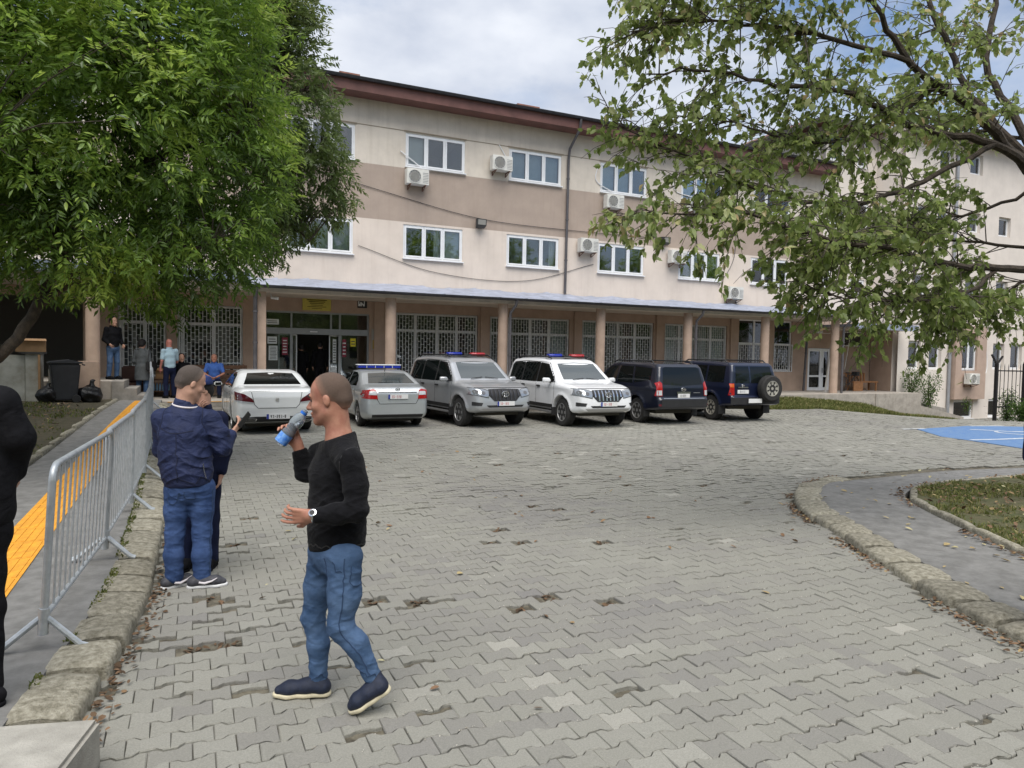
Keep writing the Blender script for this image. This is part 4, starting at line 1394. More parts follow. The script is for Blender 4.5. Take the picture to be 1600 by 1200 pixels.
# ---------------------------------------------------------------- taller annex at the right
annex = empty('annex_building', (33, YW, -0.9), label='taller cream annex with oriel bay behind the right tree', cat='building', world=True)
m_ann = mat('pale_cream_render', (0.74, 0.67, 0.60), 0.9, var=0.08, vscale=1.2, bump=0.15, bscale=60, streak=(0.15, (0.45, 0.38, 0.32)))
YR = 22.8
m_tealc = mat('pale_teal_curtain', (0.36, 0.50, 0.49), 0.9, var=0.15, vscale=8)
AH = [(27.25, 27.8, 5.36, 6.3), (29.1, 30.1, 5.2, 5.9), (27.4, 28.4, 11.4, 12.8), (29.3, 29.9, 11.3, 12.7), (27.5, 28.6, 8.4, 9.6), (29.2, 30.2, 8.4, 9.6)]
wall_panel('wall', XR + .004, 30.7, 3.8, 13.1, YW + .002, AH, [(-9, 0)], [m_ann], annex)
BH = [(31.45, 32.35, 1.56, 2.95), (32.95, 33.9, 1.56, 2.95), (35.0, 36.55, -.92, 0.02), (38.0, 38.95, 1.6, 2.95), (39.5, 40.5, 1.6, 2.95), (37.8, 38.6, -.9, .05),
      (31.7, 32.6, 8.5, 9.5), (33.2, 34.1, 8.5, 9.5), (33.2, 34.2, 11.4, 12.4), (35.5, 36.5, 8.5, 9.5), (31.7, 32.6, 5.0, 6.2), (33.2, 34.1, 5.0, 6.2), (35.5, 36.5, 5.0, 6.2), (35.5, 36.5, 11.4, 12.4), (38, 39, 5, 6.2), (38, 39, 8.5, 9.5)]
wall_panel('front_wall', 30.7, 46, -1.2, 13.1, YR, BH, [(-9, 0)], [m_ann], annex)
mb = MB()
mb.box(30.705, 30.95, YR + .302, YW + .0, -1.2, 3.79, 0)
mb.box(30.702, 30.95, YR + .302, YW + .0, 3.79, 13.1, 1)
mb.build('side_wall', [m_gf, m_ann], annex)
mb = MB(); mb.box(XR + .002, XR + .3, YW + .31, YW + 14, 10.0, 13.1); mb.build('side_wall', m_ann, annex)
mb = MB(); mb.box(27.5, 46, YW + 5, YW + 5.2, 3.8, 13); mb.box(31, 46, YW + 3, YW + 3.2, -1.2, 3.8); mb.box(27.5, 46, YW + .5, YW + 5, 7.3, 7.5); mb.box(31, 46, YR + .35, YW + 5, 4.0, 4.2); mb.box(27.5, 46, YW + .5, YW + 5, 10.6, 10.8); mb.build('room_walls', m_inner, annex)
for r in AH: pvc_window(annex, *r, YW + .05, 'w' if r[2] > 11 else 'd')
for k, r in enumerate(BH):
    if r[2] < 0:
        o = pvc_window(annex, *r, YR + .08, 'd'); q = MB(); q.box(r[0] + .06, r[1] - .06, YR + .125, YR + .14, r[2] + .06, r[3] - .06); q.build('curtain', m_tealc, o)
    else: pvc_window(annex, *r, YR + .16, ('d', 'v')[k % 2])
mb = MB()
for a in (27.0,):
    mb.add([(a - .55, YW - .6, 13.0), (47, YW - .6, 13.0), (47, YW + 15, 13.0), (a - .55, YW + 15, 13.0), (a + 4, YW + 5, 15.2), (47, YW + 5, 15.2), (47, YW + 9, 15.2), (a + 4, YW + 9, 15.2)],
           [(0, 1, 5, 4), (1, 2, 6, 5), (2, 3, 7, 6), (3, 0, 4, 7), (4, 5, 6, 7), (3, 2, 1, 0)])
mb.build('roof', mat('red_tile_roof', (0.17, 0.08, 0.06), 0.85, var=0.35, vscale=5), annex)
mb = MB(); mb.box(26.4, 47, YW - .66, YW - .602, 12.9, 13.16); mb.box(26.4, 26.455, YW - .6, YW + 15, 12.9, 13.16); mb.build('eaves_fascia', mat('eaves_dark', (0.08, 0.07, 0.065), 0.7), annex)
mb = MB(); mb.box(30.7, 47, YR - .7, YW - .61, 12.86, 13.0); mb.build('eaves_soffit', m_soffit, annex)
mb = MB(); mb.box(30.68, 46, YR - .035, YR - .002, 3.78, 3.86); mb.build('string_course', m_ann, annex)
# oriel bay with its own window and vent
bay = MB()
bx0, bx1, by = 34.55, 36.95, YR - .32
rect = [(bx0, 35.02), (36.22, bx1)]
bay.box(bx0, bx1, by, YR - .002, .08, 1.52); bay.box(bx0, bx1, by, YR - .002, 3.42, 3.74)
bay.box(bx0, 35.02, by, YR - .002, 1.52, 3.42); bay.box(36.22, bx1, by, YR - .002, 1.52, 3.42)
by_o = bay.build('oriel_bay', mat('oriel_render', (0.47, 0.35, 0.28), 0.9, var=0.12, vscale=2, bump=0.15), annex)
pvc_window(by_o, 35.04, 36.2, 1.54, 2.98, by + .10, 'dv', sill=False)
mb = MB(); rect_frame(mb, 35.2, 35.85, 3.04, 3.38, .03, by + .05, by + .09)
for k in range(6): mb.box(35.25 + .09 * k, 35.29 + .09 * k, by + .05, by + .08, 3.07, 3.35)
mb.build('vent', m_dark, by_o)
mb = MB(); mb.box(30.705, 47, YR - .06, YR - .003, -1.2, -.95); mb.build('plinth', m_conc, annex)
mb = MB(); mb.tube([(34.42, YR - .09, 12.8), (34.42, YR - .09, -.9)], .075, 12); mb.build('downpipe', mat('zinc_pipe', (0.34, 0.35, 0.37), 0.5, metal=0.3, var=0.15), annex, smooth=True)
# small flat roof over the right end of the porch
mb = MB(); mb.box(26.56, 30.69, YC - .5, YW - .003, 3.36, 3.44); mb.build('porch_roof', m_soffit, annex)
mb = MB(); mb.box(26.56, 30.69, YC - .53, YC - .501, 3.34, 3.60); mb.box(26.56, 30.69, YC - .50, YW - .003, 3.445, 3.56); mb.build('fascia_panel', m_sheetm, annex)
mb = MB(); mb.box(28.80, 30.03, YW - .06, YW - .0, 2.68, 3.28); mb.build('vent_panel', mat('vent_dark', (0.04, 0.035, 0.03), 0.8), annex)
mb = MB(); rect_frame(mb, 28.74, 30.09, 2.62, 3.33, .06, YW - .075, YW - .055); mb.build('vent_frame', m_grille, annex)
# ramp beside the annex
rp = MB()
rp.add([(27.6, 21.45, PLAT - .002), (34.2, 21.75, -.72), (34.2, 22.78, -.72), (30.72, 22.78, .1), (27.6, 22.78, PLAT - .002), (27.6, 21.45, -1), (34.2, 21.75, -1), (34.2, 22.78, -1), (30.72, 22.78, -1), (27.6, 22.78, -1)],
       [(0, 1, 2, 3, 4), (5, 9, 8, 7, 6), (0, 5, 6, 1), (1, 6, 7, 2), (2, 7, 8, 3), (3, 8, 9, 4), (4, 9, 5, 0)])
rr = empty('access_ramp', (30, 21.6, -.5), label='concrete ramp running down beside the annex wall', cat='ramp', world=True)
rp.build('slab', m_floor, rr)
mb = MB(); mb.add([(28.3, 22.45, .44), (34.1, 22.55, -.36), (34.1, 22.72, -.36), (28.3, 22.62, .44), (28.3, 22.45, .2), (34.1, 22.55, -.95), (34.1, 22.72, -.95), (28.3, 22.62, .2)], [(0, 1, 2, 3), (4, 7, 6, 5), (0, 4, 5, 1), (2, 6, 7, 3), (0, 3, 7, 4), (1, 5, 6, 2)])
mb.build('kerb_wall', m_step, rr)

# ---------------------------------------------------------------- wall-mounted fittings
m_acw = mat('ac_casing', (0.70, 0.69, 0.64), 0.5, var=0.12, vscale=5)
m_acg = mat('ac_grille', (0.20, 0.20, 0.20), 0.6)
m_rust = mat('rusty_bracket', (0.17, 0.09, 0.06), 0.8, var=0.3, vscale=12)


def air_conditioner(x, y, z, label, hose=None, sc_=1.0):
    t = empty('air_conditioner', (x, y, z), label=label, cat='air conditioner', group='air conditioner units on the walls')
    b = MB(); b.box(-.40, .40, -.30, 0, -.27, .27); cs = b.build('casing', m_acw, t, bevel=.015)
    b = MB(); b.lathe([(.215, 0), (.235, .0), (.235, .022), (.215, .022), (.215, 0)], 28, Matrix.Translation((-.12, -.302, 0)) @ Matrix.Rotation(rad(90), 4, 'X'))
    for r in (.06, .11, .16): b.lathe([(r - .005, .004), (r + .005, .004), (r + .005, .014), (r - .005, .014), (r - .005, .004)], 24, Matrix.Translation((-.12, -.302, 0)) @ Matrix.Rotation(rad(90), 4, 'X'))
    for a in range(12):
        c, s = math.cos(a * rad(30)), math.sin(a * rad(30))
        b.bar((-.12 + .03 * c, -.312, .03 * s), (-.12 + .215 * c, -.312, .215 * s), .007)
    b.build('fan_guard', m_acw, t)
    b = MB(); b.lathe([(0, 0), (.214, 0), (.214, .003), (0, .003)], 28, Matrix.Translation((-.12, -.301, 0)) @ Matrix.Rotation(rad(90), 4, 'X')); b.build('fan_opening', m_acg, t)
    b = MB()
    for k in range(7): b.box(.17, .37, -.3045, -.3005, -.2 + .055 * k, -.185 + .055 * k)
    b.build('side_louvre', m_acg, t)
    for s in (-.27, .27):
        b = MB(); b.bar((s, .05, -.285), (s, -.34, -.285), .03); b.bar((s, .06, -.42), (s, .06, -.27), .03); b.bar((s, .05, -.42), (s, -.28, -.30), .02); b.build('bracket', m_rust, t)
    if hose:
        b = MB(); b.tube([tuple(p) for p in spline([(.41, -.1, .1)] + hose, 14)], .018, 7); b.build('hose', m_pvc, t, smooth=True)
    return t


AY = YW - .10
for a in ((7.2, 8.10, 'white air conditioner below the second top-floor window, loop of hose to its left', [(.3, .05, .35), (-.55, .05, .9)]),
          (10.42, 8.98, 'white air conditioner on the cream wall between two top-floor windows', [(.3, .05, .3), (.0, .07, .75)]),
          (15.35, 8.10, 'white air conditioner under the top-floor window right of the long downpipe', [(.2, .06, .4), (-.7, .07, .8), (-.6, .07, 1.5)]),
          (19.40, 8.36, 'white air conditioner half hidden by leaves under the top-floor window near the right tree', [(.1, .06, .4), (-.9, .07, .6), (-1.0, .07, 1.35)]),
          (14.20, 6.28, 'large white air conditioner just right of the long downpipe at first-floor level', None),
          (18.55, 6.15, 'white air conditioner at first-floor level partly covered by hanging leaves', None),
          (21.68, 4.80, 'white air conditioner low on the wall just above the porch roof', [(.25, .05, -.15), (.3, .03, -.4)]),
          (3.45, 8.30, 'white air conditioner peeking out of the left tree foliage', None)):
    air_conditioner(a[0], AY, a[1], a[2], a[3])
air_conditioner(35.5, by - .08, 1.12, 'white air conditioner under the oriel window of the annex', [(.6, .02, 0.0), (1.6, .2, .2), (1.9, .3, .9), (1.7, .35, 2.1)])


def flood_light(x, z, label):
    t = empty('flood_light', (x, YW, z), label=label, cat='lamp', group='flood lights on the facade')
    b = MB(); b.add([(-.19, -.30, -.12), (.19, -.30, -.12), (.17, -.12, -.20), (-.17, -.12, -.20), (-.19, -.34, .12), (.19, -.34, .12), (.17, -.10, .16), (-.17, -.10, .16)], [(0, 3, 2, 1), (4, 5, 6, 7), (0, 1, 5, 4), (1, 2, 6, 5), (2, 3, 7, 6), (3, 0, 4, 7)])
    b.build('housing', mat('lamp_housing', (0.06, 0.06, 0.06), 0.5), t, bevel=.01)
    b = MB(); b.add([(-.15, -.313, -.09), (.15, -.313, -.09), (.15, -.340, .09), (-.15, -.340, .09), (-.15, -.300, -.09), (.15, -.300, -.09), (.15, -.327, .09), (-.15, -.327, .09)], [(0, 1, 2, 3), (7, 6, 5, 4), (0, 4, 5, 1), (1, 5, 6, 2), (2, 6, 7, 3), (3, 7, 4, 0)])
    b.build('lens', mat('lamp_lens', (0.32, 0.31, 0.28), 0.2), t)
    b = MB(); b.box(-.05, .05, -.13, -.0, -.05, .03); b.build('bracket', m_rust, t)


flood_light(9.66, 6.76, 'dark flood light on the wall above the first-floor windows, left of the downpipe')
flood_light(17.95, 6.80, 'dark flood light half behind leaves right of the downpipe')


def cable(pts, r, label, m=m_dark, name='cable'):
    mb = MB(); mb.tube([tuple(p) for p in spline(pts, 26)], r, 5)
    return tag(mb.build(name, m, smooth=True), label, 'cable')


cable([(3.5, YW - .03, 8.05), (6.0, YW - .03, 7.55), (9.6, YW - .03, 6.95), (13.2, YW - .03, 6.85), (17.9, YW - .03, 6.9)], .011, 'thin cable sagging across the brown band to the flood lights')
cable([(5.2, YW - .03, 5.6), (8.0, YW - .03, 4.85), (11.5, YW - .03, 4.75), (14.6, YW - .03, 5.6)], .010, 'thin cable drooping below the first-floor windows')
cable([(21.0, YW - .03, 5.1), (21.8, YW - .03, 6.4), (21.85, YW - .03, 8.4)], .012, 'cable rising from the lowest air conditioner')
m_white = mat('white_wood', (0.70, 0.69, 0.65), 0.6)
mb = MB(); mb.bar((26.35, YC + .5, 3.3), (26.05, YC + .55, PLAT), .07, .05); thing('white_batten', mb, m_white, 'long white batten leaning beside the dark downpipe', 'batten')
mb = MB(); mb.tube([(26.9, YW - .2, 3.3), (27.2, YW - .2, 3.2), (27.6, YW - .2, 3.2), (27.9, YW - .2, 3.3)], .012, 6); tag(mb.build('porch_wire', m_pvc), 'loose white wire hanging over the right glass door', 'cable')
mb = MB(); mb.box(26.85, 27.25, YW - .18, YW - .02, 3.2, 3.34); thing('porch_lamp', mb, m_bwhite, 'small white lamp above the right glass door', 'lamp', bevel=.03)
mb = MB(); mb.tube([(29.0, YW - .25, 3.3), (28.6, YW - .3, 1.5)], .02, 6); thing('wooden_stick', mb, m_white, 'pale stick leaning in the right porch corner', 'stick')

# ---------------------------------------------------------------- vehicles
def paint(name, c, metal=0.0, rough=0.32):
    return mat(name, c, rough, metal=metal, coat=0.8, var=0.04, vscale=3, spec=0.5)


m_silver = paint('silver_paint', (0.46, 0.475, 0.49), 0.55, 0.38)
m_silver2 = paint('silver_green_paint', (0.47, 0.50, 0.51), 0.5, 0.36)
m_wcar = paint('white_paint', (0.74, 0.75, 0.76))
m_wcar2 = paint('pearl_white_paint', (0.76, 0.77, 0.76))
m_navy = paint('navy_paint', (0.006, 0.008, 0.018), 0.0, 0.3)
m_navy2 = paint('dark_blue_paint', (0.008, 0.012, 0.032), 0.0, 0.3)
m_cglass = mat('tinted_glass', (0.006, 0.008, 0.008), 0.03, spec=0.45)
m_cglass2 = mat('windscreen_glass', (0.05, 0.062, 0.065), 0.03, spec=1.0, coat=0.6)
m_blk = mat('black_plastic', (0.022, 0.022, 0.023), 0.6, var=0.2, vscale=8)
m_tyre = mat('tyre_rubber', (0.028, 0.027, 0.026), 0.85, var=0.3, vscale=14, bump=0.3, bscale=60)
m_rim = mat('alloy_rim', (0.42, 0.42, 0.42), 0.35, metal=0.7)
m_rimw = mat('pale_steel_rim', (0.46, 0.44, 0.38), 0.5, metal=0.4)
m_chrome = mat('chrome', (0.68, 0.69, 0.70), 0.15, metal=0.95)
m_lampw = mat('clear_lamp', (0.50, 0.52, 0.53), 0.12, coat=0.8, spec=0.8)
m_head = mat('headlamp', (0.34, 0.36, 0.38), 0.10, metal=0.5, coat=0.8)
m_gbar = mat('grille_bar_dark', (0.06, 0.06, 0.065), 0.3, metal=0.4)
m_lampd = mat('lamp_recess', (0.12, 0.12, 0.125), 0.2, coat=0.6)
m_lampr = mat('red_lamp', (0.36, 0.012, 0.012), 0.15, coat=0.8)
m_lampo = mat('orange_lamp', (0.55, 0.10, 0.02), 0.15, coat=0.8)
m_lampdr = mat('dark_red_lamp', (0.10, 0.010, 0.018), 0.12, coat=0.8)
m_plate = mat('number_plate_white', (0.72, 0.72, 0.71), 0.5)
m_platep = mat('number_plate_print', (0.62, 0.30, 0.30), 0.6)
m_platebl = mat('number_plate_blue', (0.03, 0.05, 0.28), 0.5)
m_ledb = mat('blue_beacon', (0.02, 0.04, 0.36), 0.15, coat=0.7)
m_ledr = mat('red_beacon', (0.42, 0.04, 0.05), 0.15, coat=0.7)
m_seam = mat('panel_gap', (0.03, 0.03, 0.03), 0.8)
m_mud = mat('dusty_underside', (0.06, 0.055, 0.045), 0.95)


class Car:
    """Body from side silhouette x width profile; panels, lamps and glass are projected on to it.  x forward, y left."""
    def __init__(s, name, label, loc, heading, side, W, L, xr, xf, rw, body_m, tumble=0.28, zb=1.02, nose=0.20, tail=0.08, flare=0.025, arch=1.18, rnd=0.13, group='vehicles parked in front of the porch'):
        s.root = empty(name, (*loc, 0), heading, label, 'car', group)
        s.L, s.W, s.xr, s.xf, s.rw = L, W, xr, xf, rw
        cell = 0.026
        x = np.arange(-.12, L + .12, cell); z = np.arange(0.08, 2.05, cell); y = np.arange(-W / 2 - .12, W / 2 + .12, cell)
        X, Z = np.meshgrid(x, z, indexing='ij')
        ds = poly_sdf(X, Z, side)
        pl = 1 - nose * np.clip((X - (L - .95)) / .95, 0, 1) ** 2.4 - tail * np.clip((.7 - X) / .7, 0, 1) ** 2.2
        w = W / 2 * pl - tumble * np.maximum(0, Z - zb) - .18 * np.maximum(0, .42 - Z) + .010 * np.exp(-((Z - zb + .06) / .045) ** 2)
        for xc in (xr, xf):
            r = np.hypot(X - xc, Z - rw)
            w = w + flare * np.exp(-(np.maximum(0, r - rw * arch) / .07) ** 2) * (Z < zb)
        D = smax(ds[:, None, :], np.abs(y)[None, :, None] - w[:, None, :], rnd)
        for xc in (xr, xf):
            r = np.hypot(X - xc, Z - rw)
            cut = np.maximum(r - rw * arch, -(Z - .05))[:, None, :]
            cut = np.maximum(cut, (W / 2 - .36) - np.abs(y)[None, :, None])
            D = np.maximum(D, -cut)
        P, F = surface_nets(D.astype(np.float32), (x[0], y[0], z[0]), cell)
        P[:, 0] -= L / 2
        s.body = link_mesh('body', np_mesh('body', P, F), body_m, s.root, smooth=True)
        s.body.data.set_sharp_from_angle(angle=rad(60))
        s.bvh = BVHTree.FromPolygons([tuple(p) for p in P], [tuple(f) for f in F])
        s.body_m = body_m

    def hit(s, axis, sgn, a, b):
        """axis 'y': (a, b) = (x, z) from the side sgn; 'x': (y, z) from front (+1) or rear (-1); 'z': (x, y) from above."""
        if axis == 'y': o, d = Vector((a - s.L / 2, 3 * sgn, b)), Vector((0, -sgn, 0))
        elif axis == 'x': o, d = Vector((4.5 * sgn, a, b)), Vector((-sgn, 0, 0))
        else: o, d = Vector((a - s.L / 2, b, 4)), Vector((0, 0, -1))
        p, n, i, _ = s.bvh.ray_cast(o, d)
        if p is None:
            p, n, i, _ = s.bvh.find_nearest(o + d * (2.1 if axis == 'y' else 2.4))
        if n.dot(d) > 0: n = -n
        return p, n

    def panel(s, name, poly, axis, sgn, m, off=.004, thick=.014, step=.07, parent=None):
        P = []
        for i in range(len(poly)):
            a, b = np.array(poly[i], float), np.array(poly[(i + 1) % len(poly)], float)
            k = max(1, int(np.linalg.norm(b - a) / (step * .7)))
            for t in range(k): P.append(a + (b - a) * t / k)
        P = np.array(P); nb = len(P)
        gx, gy = np.meshgrid(np.arange(P[:, 0].min() + step / 2, P[:, 0].max(), step), np.arange(P[:, 1].min() + step / 2, P[:, 1].max(), step))
        gx, gy = gx.ravel(), gy.ravel()
        k = in_poly(gx, gy, P)
        gx, gy = gx[k], gy[k]
        if len(gx):
            dm = np.min(np.hypot(gx[:, None] - P[None, :, 0], gy[:, None] - P[None, :, 1]), 1); gx, gy = gx[dm > step * .4], gy[dm > step * .4]
        res = delaunay_2d_cdt([Vector(p) for p in P] + [Vector((a, b)) for a, b in zip(gx, gy)], [(i, (i + 1) % nb) for i in range(nb)], [list(range(nb))], 1, 1e-6)
        V, NN = [], []
        for v in res[0]:
            p, n = s.hit(axis, sgn, v.x, v.y)
            V.append(p + n * off); NN.append(n)
        F = [tuple(f) for f in res[2]]
        ec = {}
        for f in F:
            for i in range(len(f)):
                e = (f[i], f[(i + 1) % len(f)])
                ec[frozenset(e)] = None if frozenset(e) in ec else e
        low = {}
        for e in [e for e in ec.values() if e]:
            for i in e:
                if i not in low: low[i] = len(V); V.append(V[i] - NN[i] * thick)
            F.append((e[1], e[0], low[e[0]], low[e[1]]))
        mb = MB(); mb.add(V, F)
        return mb.build(name, m, parent or s.root, smooth=True, angle=rad(50))

    def line(s, pts, axis, sgn, m=None, w=.010, name='panel_gap', off=.003):
        """Thin raised strip following the body (door gaps, trim)."""
        Q = []
        for a, b in zip(pts[:-1], pts[1:]):
            a, b = np.array(a, float), np.array(b, float); k = max(1, int(np.linalg.norm(b - a) / .05))
            for t in range(k): Q.append(a + (b - a) * t / k)
        Q.append(np.array(pts[-1], float))
        H = [s.hit(axis, sgn, *q) for q in Q]
        V, F = [], []
        for i, (p, n) in enumerate(H):
            d = (H[min(i + 1, len(H) - 1)][0] - H[max(i - 1, 0)][0])
            t = d.cross(n).normalized() if d.length > 1e-6 else Vector((0, 0, 1))
            V += [p + n * off + t * w / 2, p + n * off - t * w / 2, p - n * .01 - t * w / 2, p - n * .01 + t * w / 2]
        for i in range(len(H) - 1):
            for k in range(4): F.append((4 * i + k, 4 * i + (k + 1) % 4, 4 * i + 4 + (k + 1) % 4, 4 * i + 4 + k))
        mb = MB(); mb.add(V, F)
        return mb.build(name, m or m_seam, s.root)

    def wheels(s, wt, spokes, rim_m, hole=0.0, rim_r=None):
        rw = s.rw; rr = rim_r or rw * .62
        t = MB()
        t.lathe([(rr * .98, -wt / 2 + .02), (rr * 1.04, -wt / 2), (rw * .90, -wt / 2 + .004), (rw * .975, -wt / 2 + .03), (rw, -wt / 2 + .055), (rw, wt / 2 - .055), (rw * .975, wt / 2 - .03), (rw * .90, wt / 2 - .004), (rr * 1.04, wt / 2), (rr * .98, wt / 2 - .02)], 40)
        for k in range(40):
            a = 2 * math.pi * k / 40
            T = Matrix.Rotation(a, 4, 'Z')
            for sg in (-1, 1): t.box(rw - .004, rw + .006, -.016, .016, sg * .03 if sg > 0 else -wt / 2 + .05, wt / 2 - .05 if sg > 0 else -.03, T=T)
        tm = bpy.data.meshes.new('wheel'); tm.from_pydata([tuple(p) for p in t.v], [], t.f)
        r = MB(); zf = wt / 2 - .03
        r.lathe([(rr, -wt / 2 + .03), (rr, zf), (rr * 1.03, zf + .025), (rr * .95, zf + .028), (rr * .90, zf - .01), (rr * .88, -wt / 2 + .06), (.02, -wt / 2 + .05)], 40)
        r.lathe([(0, zf + .012), (rr * .20, zf + .010), (rr * .26, zf - .02), (rr * .3, zf - .1)], 20)
        for k in range(spokes):
            T = Matrix.Rotation(2 * math.pi * k / spokes, 4, 'Z')
            w0, w1 = rr * .11, rr * (.16 if not hole else .2)
            r.add([T @ Vector(p) for p in ((rr * .18, -w0, zf + .004), (rr * .93, -w1, zf + .018), (rr * .93, w1, zf + .018), (rr * .18, w0, zf + .004), (rr * .18, -w0 * 1.2, zf - .04), (rr * .93, -w1 * 1.2, zf - .03), (rr * .93, w1 * 1.2, zf - .03), (rr * .18, w0 * 1.2, zf - .04))],
                  [(0, 1, 2, 3), (0, 4, 5, 1), (1, 5, 6, 2), (2, 6, 7, 3), (3, 7, 4, 0)])
        rm = bpy.data.meshes.new('rim'); rm.from_pydata([tuple(p) for p in r.v], [], r.f)
        for me, m in ((tm, m_tyre), (rm, rim_m)):
            bm = bmesh.new(); bm.from_mesh(me); bmesh.ops.recalc_face_normals(bm, faces=bm.faces); bm.to_mesh(me); bm.free()
            me.materials.append(m); me.polygons.foreach_set('use_smooth', np.ones(len(me.polygons), bool)); me.set_sharp_from_angle(angle=rad(38))
        dk = MB(); dk.lathe([(0, zf - .105), (rr * .87, zf - .105), (rr * .87, zf - .115), (0, zf - .115)], 24)
        dm = bpy.data.meshes.new('brake_disc'); dm.from_pydata([tuple(p) for p in dk.v], [], dk.f); dm.materials.append(m_blk)
        s.wheel_mesh = (tm, rm, dm)
        for x in (s.xr, s.xf):
            for sg in (-1, 1):
                s.wheel((x - s.L / 2, sg * (s.W / 2 - wt / 2 - .012), rw), (rad(-90) if sg > 0 else rad(90), 0, 0))

    def wheel(s, loc, rot, name='wheel'):
        tm, rm, dm = s.wheel_mesh
        o = bpy.data.objects.new(name, tm); col.objects.link(o); o.parent = s.root; o.location = loc; o.rotation_euler = rot
        for nm, me in (('rim', rm), ('brake_disc', dm)):
            c = bpy.data.objects.new(nm, me); col.objects.link(c); c.parent = o
        return o

    def under(s, z=.34):
        mb = MB(); mb.box(-s.L / 2 + .5, s.L / 2 - .45, -s.W / 2 + .30, s.W / 2 - .30, z - .09, z + .12)
        for x in (s.xr, s.xf): mb.tube([(x - s.L / 2, -s.W / 2 + .2, s.rw), (x - s.L / 2, s.W / 2 - .2, s.rw)], .05, 8)
        mb.build('underbody', m_mud, s.root)

    def plate(s, x, y, z, sgn, txt=None, w=.52, h=.115, blue=True, tilt=0.0, pm=None, name='number_plate'):
        mb = MB(); T = Matrix.Translation((x, y, z)) @ Matrix.Rotation(tilt, 4, 'Y')
        mb.box(-.008, .008, -w / 2, w / 2, -h / 2, h / 2, T=T)
        o = mb.build(name, m_plate, s.root, bevel=.003)
        q = MB(); e = .0085 * sgn; f = .0105 * sgn
        lo, hi = min(e, f), max(e, f)
        if blue:
            mb = MB(); a = (w / 2 - .055) * (-1 if sgn > 0 else 1)
            a = -w / 2 if sgn < 0 else w / 2 - .05
            a = w / 2 - .05 if sgn < 0 else -w / 2
            mb.box(lo, hi, a, a + .05, -h / 2, h / 2, T=T); mb.build('plate_band', m_platebl, o)
        n = 9; cw = (w - .12) / n
        SEG = {'0': 'abcdef', '1': 'bc', '2': 'abged', '4': 'fgbc', '7': 'abc', '9': 'abcdfg', 'D': 'abcdef', '-': 'g', '3': 'abgcd', '8': 'abcdefg', '5': 'afgcd'}
        for k, ch in enumerate((txt or '')[:n]):
            c = (-(w - .12) / 2 + cw * (k + .5) + (.02)) * (-1 if sgn < 0 else 1)
            hw, hh = cw * .30, h * .30; t = .011
            for g_ in SEG.get(ch, ''):
                r = {'a': (-hw, hw, hh - t, hh), 'd': (-hw, hw, -hh, -hh + t), 'g': (-hw, hw, -t / 2, t / 2), 'f': (-hw, -hw + t, 0, hh), 'b': (hw - t, hw, 0, hh), 'e': (-hw, -hw + t, -hh, 0), 'c': (hw - t, hw, -hh, 0)}[g_]
                a, b = (c + r[0], c + r[1]) if sgn > 0 else (c - r[1], c - r[0])
                q.box(lo, hi, a, b, r[2], r[3], T=T)
        if txt: q.build('plate_digits', pm or m_blk, o)
        return o

    def mirror(s, x, z, m, size=(.13, .22, .17)):
        for sg in (-1, 1):
            p, n = s.hit('y', sg, x, z)
            mb = MB(); c = p + Vector((.02, sg * .17, .02)); a, b, h = size
            mb.add([(c.x - a / 2, c.y - sg * b / 2, c.z - h * .38), (c.x + a / 2, c.y - sg * b / 2, c.z - h * .30), (c.x + a / 2 * .6, c.y + sg * b / 2, c.z - h * .34), (c.x - a / 2, c.y + sg * b / 2, c.z - h * .42),
                    (c.x - a / 2, c.y - sg * b / 2, c.z + h * .42), (c.x + a / 2, c.y - sg * b / 2, c.z + h * .30), (c.x + a / 2 * .5, c.y + sg * b / 2, c.z + h * .34), (c.x - a / 2, c.y + sg * b / 2, c.z + h * .5)],
                   [(0, 3, 2, 1), (4, 5, 6, 7), (0, 1, 5, 4), (1, 2, 6, 5), (2, 3, 7, 6), (3, 0, 4, 7)])
            o = mb.build('wing_mirror', m, s.root, smooth=True, bevel=.025, seg=3)
            mb = MB(); mb.bar(p - Vector((0, sg * .04, 0)), c - Vector((0, sg * b * .4, h * .3)), .05, .035); mb.build('mirror_arm', m_blk, o)
            mb = MB(); mb.box(c.x - a / 2 - .006, c.x - a / 2 - .001, c.y - b * .36, c.y + b * .36, c.z - h * .26, c.z + h * .32); mb.build('mirror_glass', m_cglass, o)

    def handle(s, x, z, sgn, m=None):
        p, n = s.hit('y', sgn, x, z)
        mb = MB(); mb.box(p.x - .10, p.x + .10, p.y + sgn * (-.005 if sgn > 0 else .0) - .0, p.y + sgn * .035, p.z - .02, p.z + .02) if sgn > 0 else mb.box(p.x - .10, p.x + .10, p.y - .035, p.y + .005, p.z - .02, p.z + .02)
        return mb.build('door_handle', m or m_blk, s.root, bevel=.010)


mir = lambda poly: [(-a, b) for a, b in poly]


def emblem_oval(car, x, y, z, sgn, r=.075, kind='toyota'):
    T = Matrix.Translation((x, y, z))
    mb = MB()
    ring = lambda ry, rz, cz=0, w=.011: mb.tube([T @ Vector((0, ry * math.cos(a), cz + rz * math.sin(a))) for a in np.linspace(0, 2 * math.pi, 25)], w, 6, caps=False)
    ring(r * 1.35, r)
    if kind == 'toyota':
        ring(r * .42, r * .92, 0, .009); ring(r * 1.0, r * .42, r * .38, .009)
    elif kind == 'nissan':
        mb.box(x - .012, x + .012, y - r * 1.7, y + r * 1.7, z - .018, z + .018)
    elif kind == 'disc':
        mb.box(x - .008, x + .008, y - r * .5, y + r * .5, z - r * .3, z + r * .3)
    return mb.build('emblem', m_chrome, car.root, smooth=True)


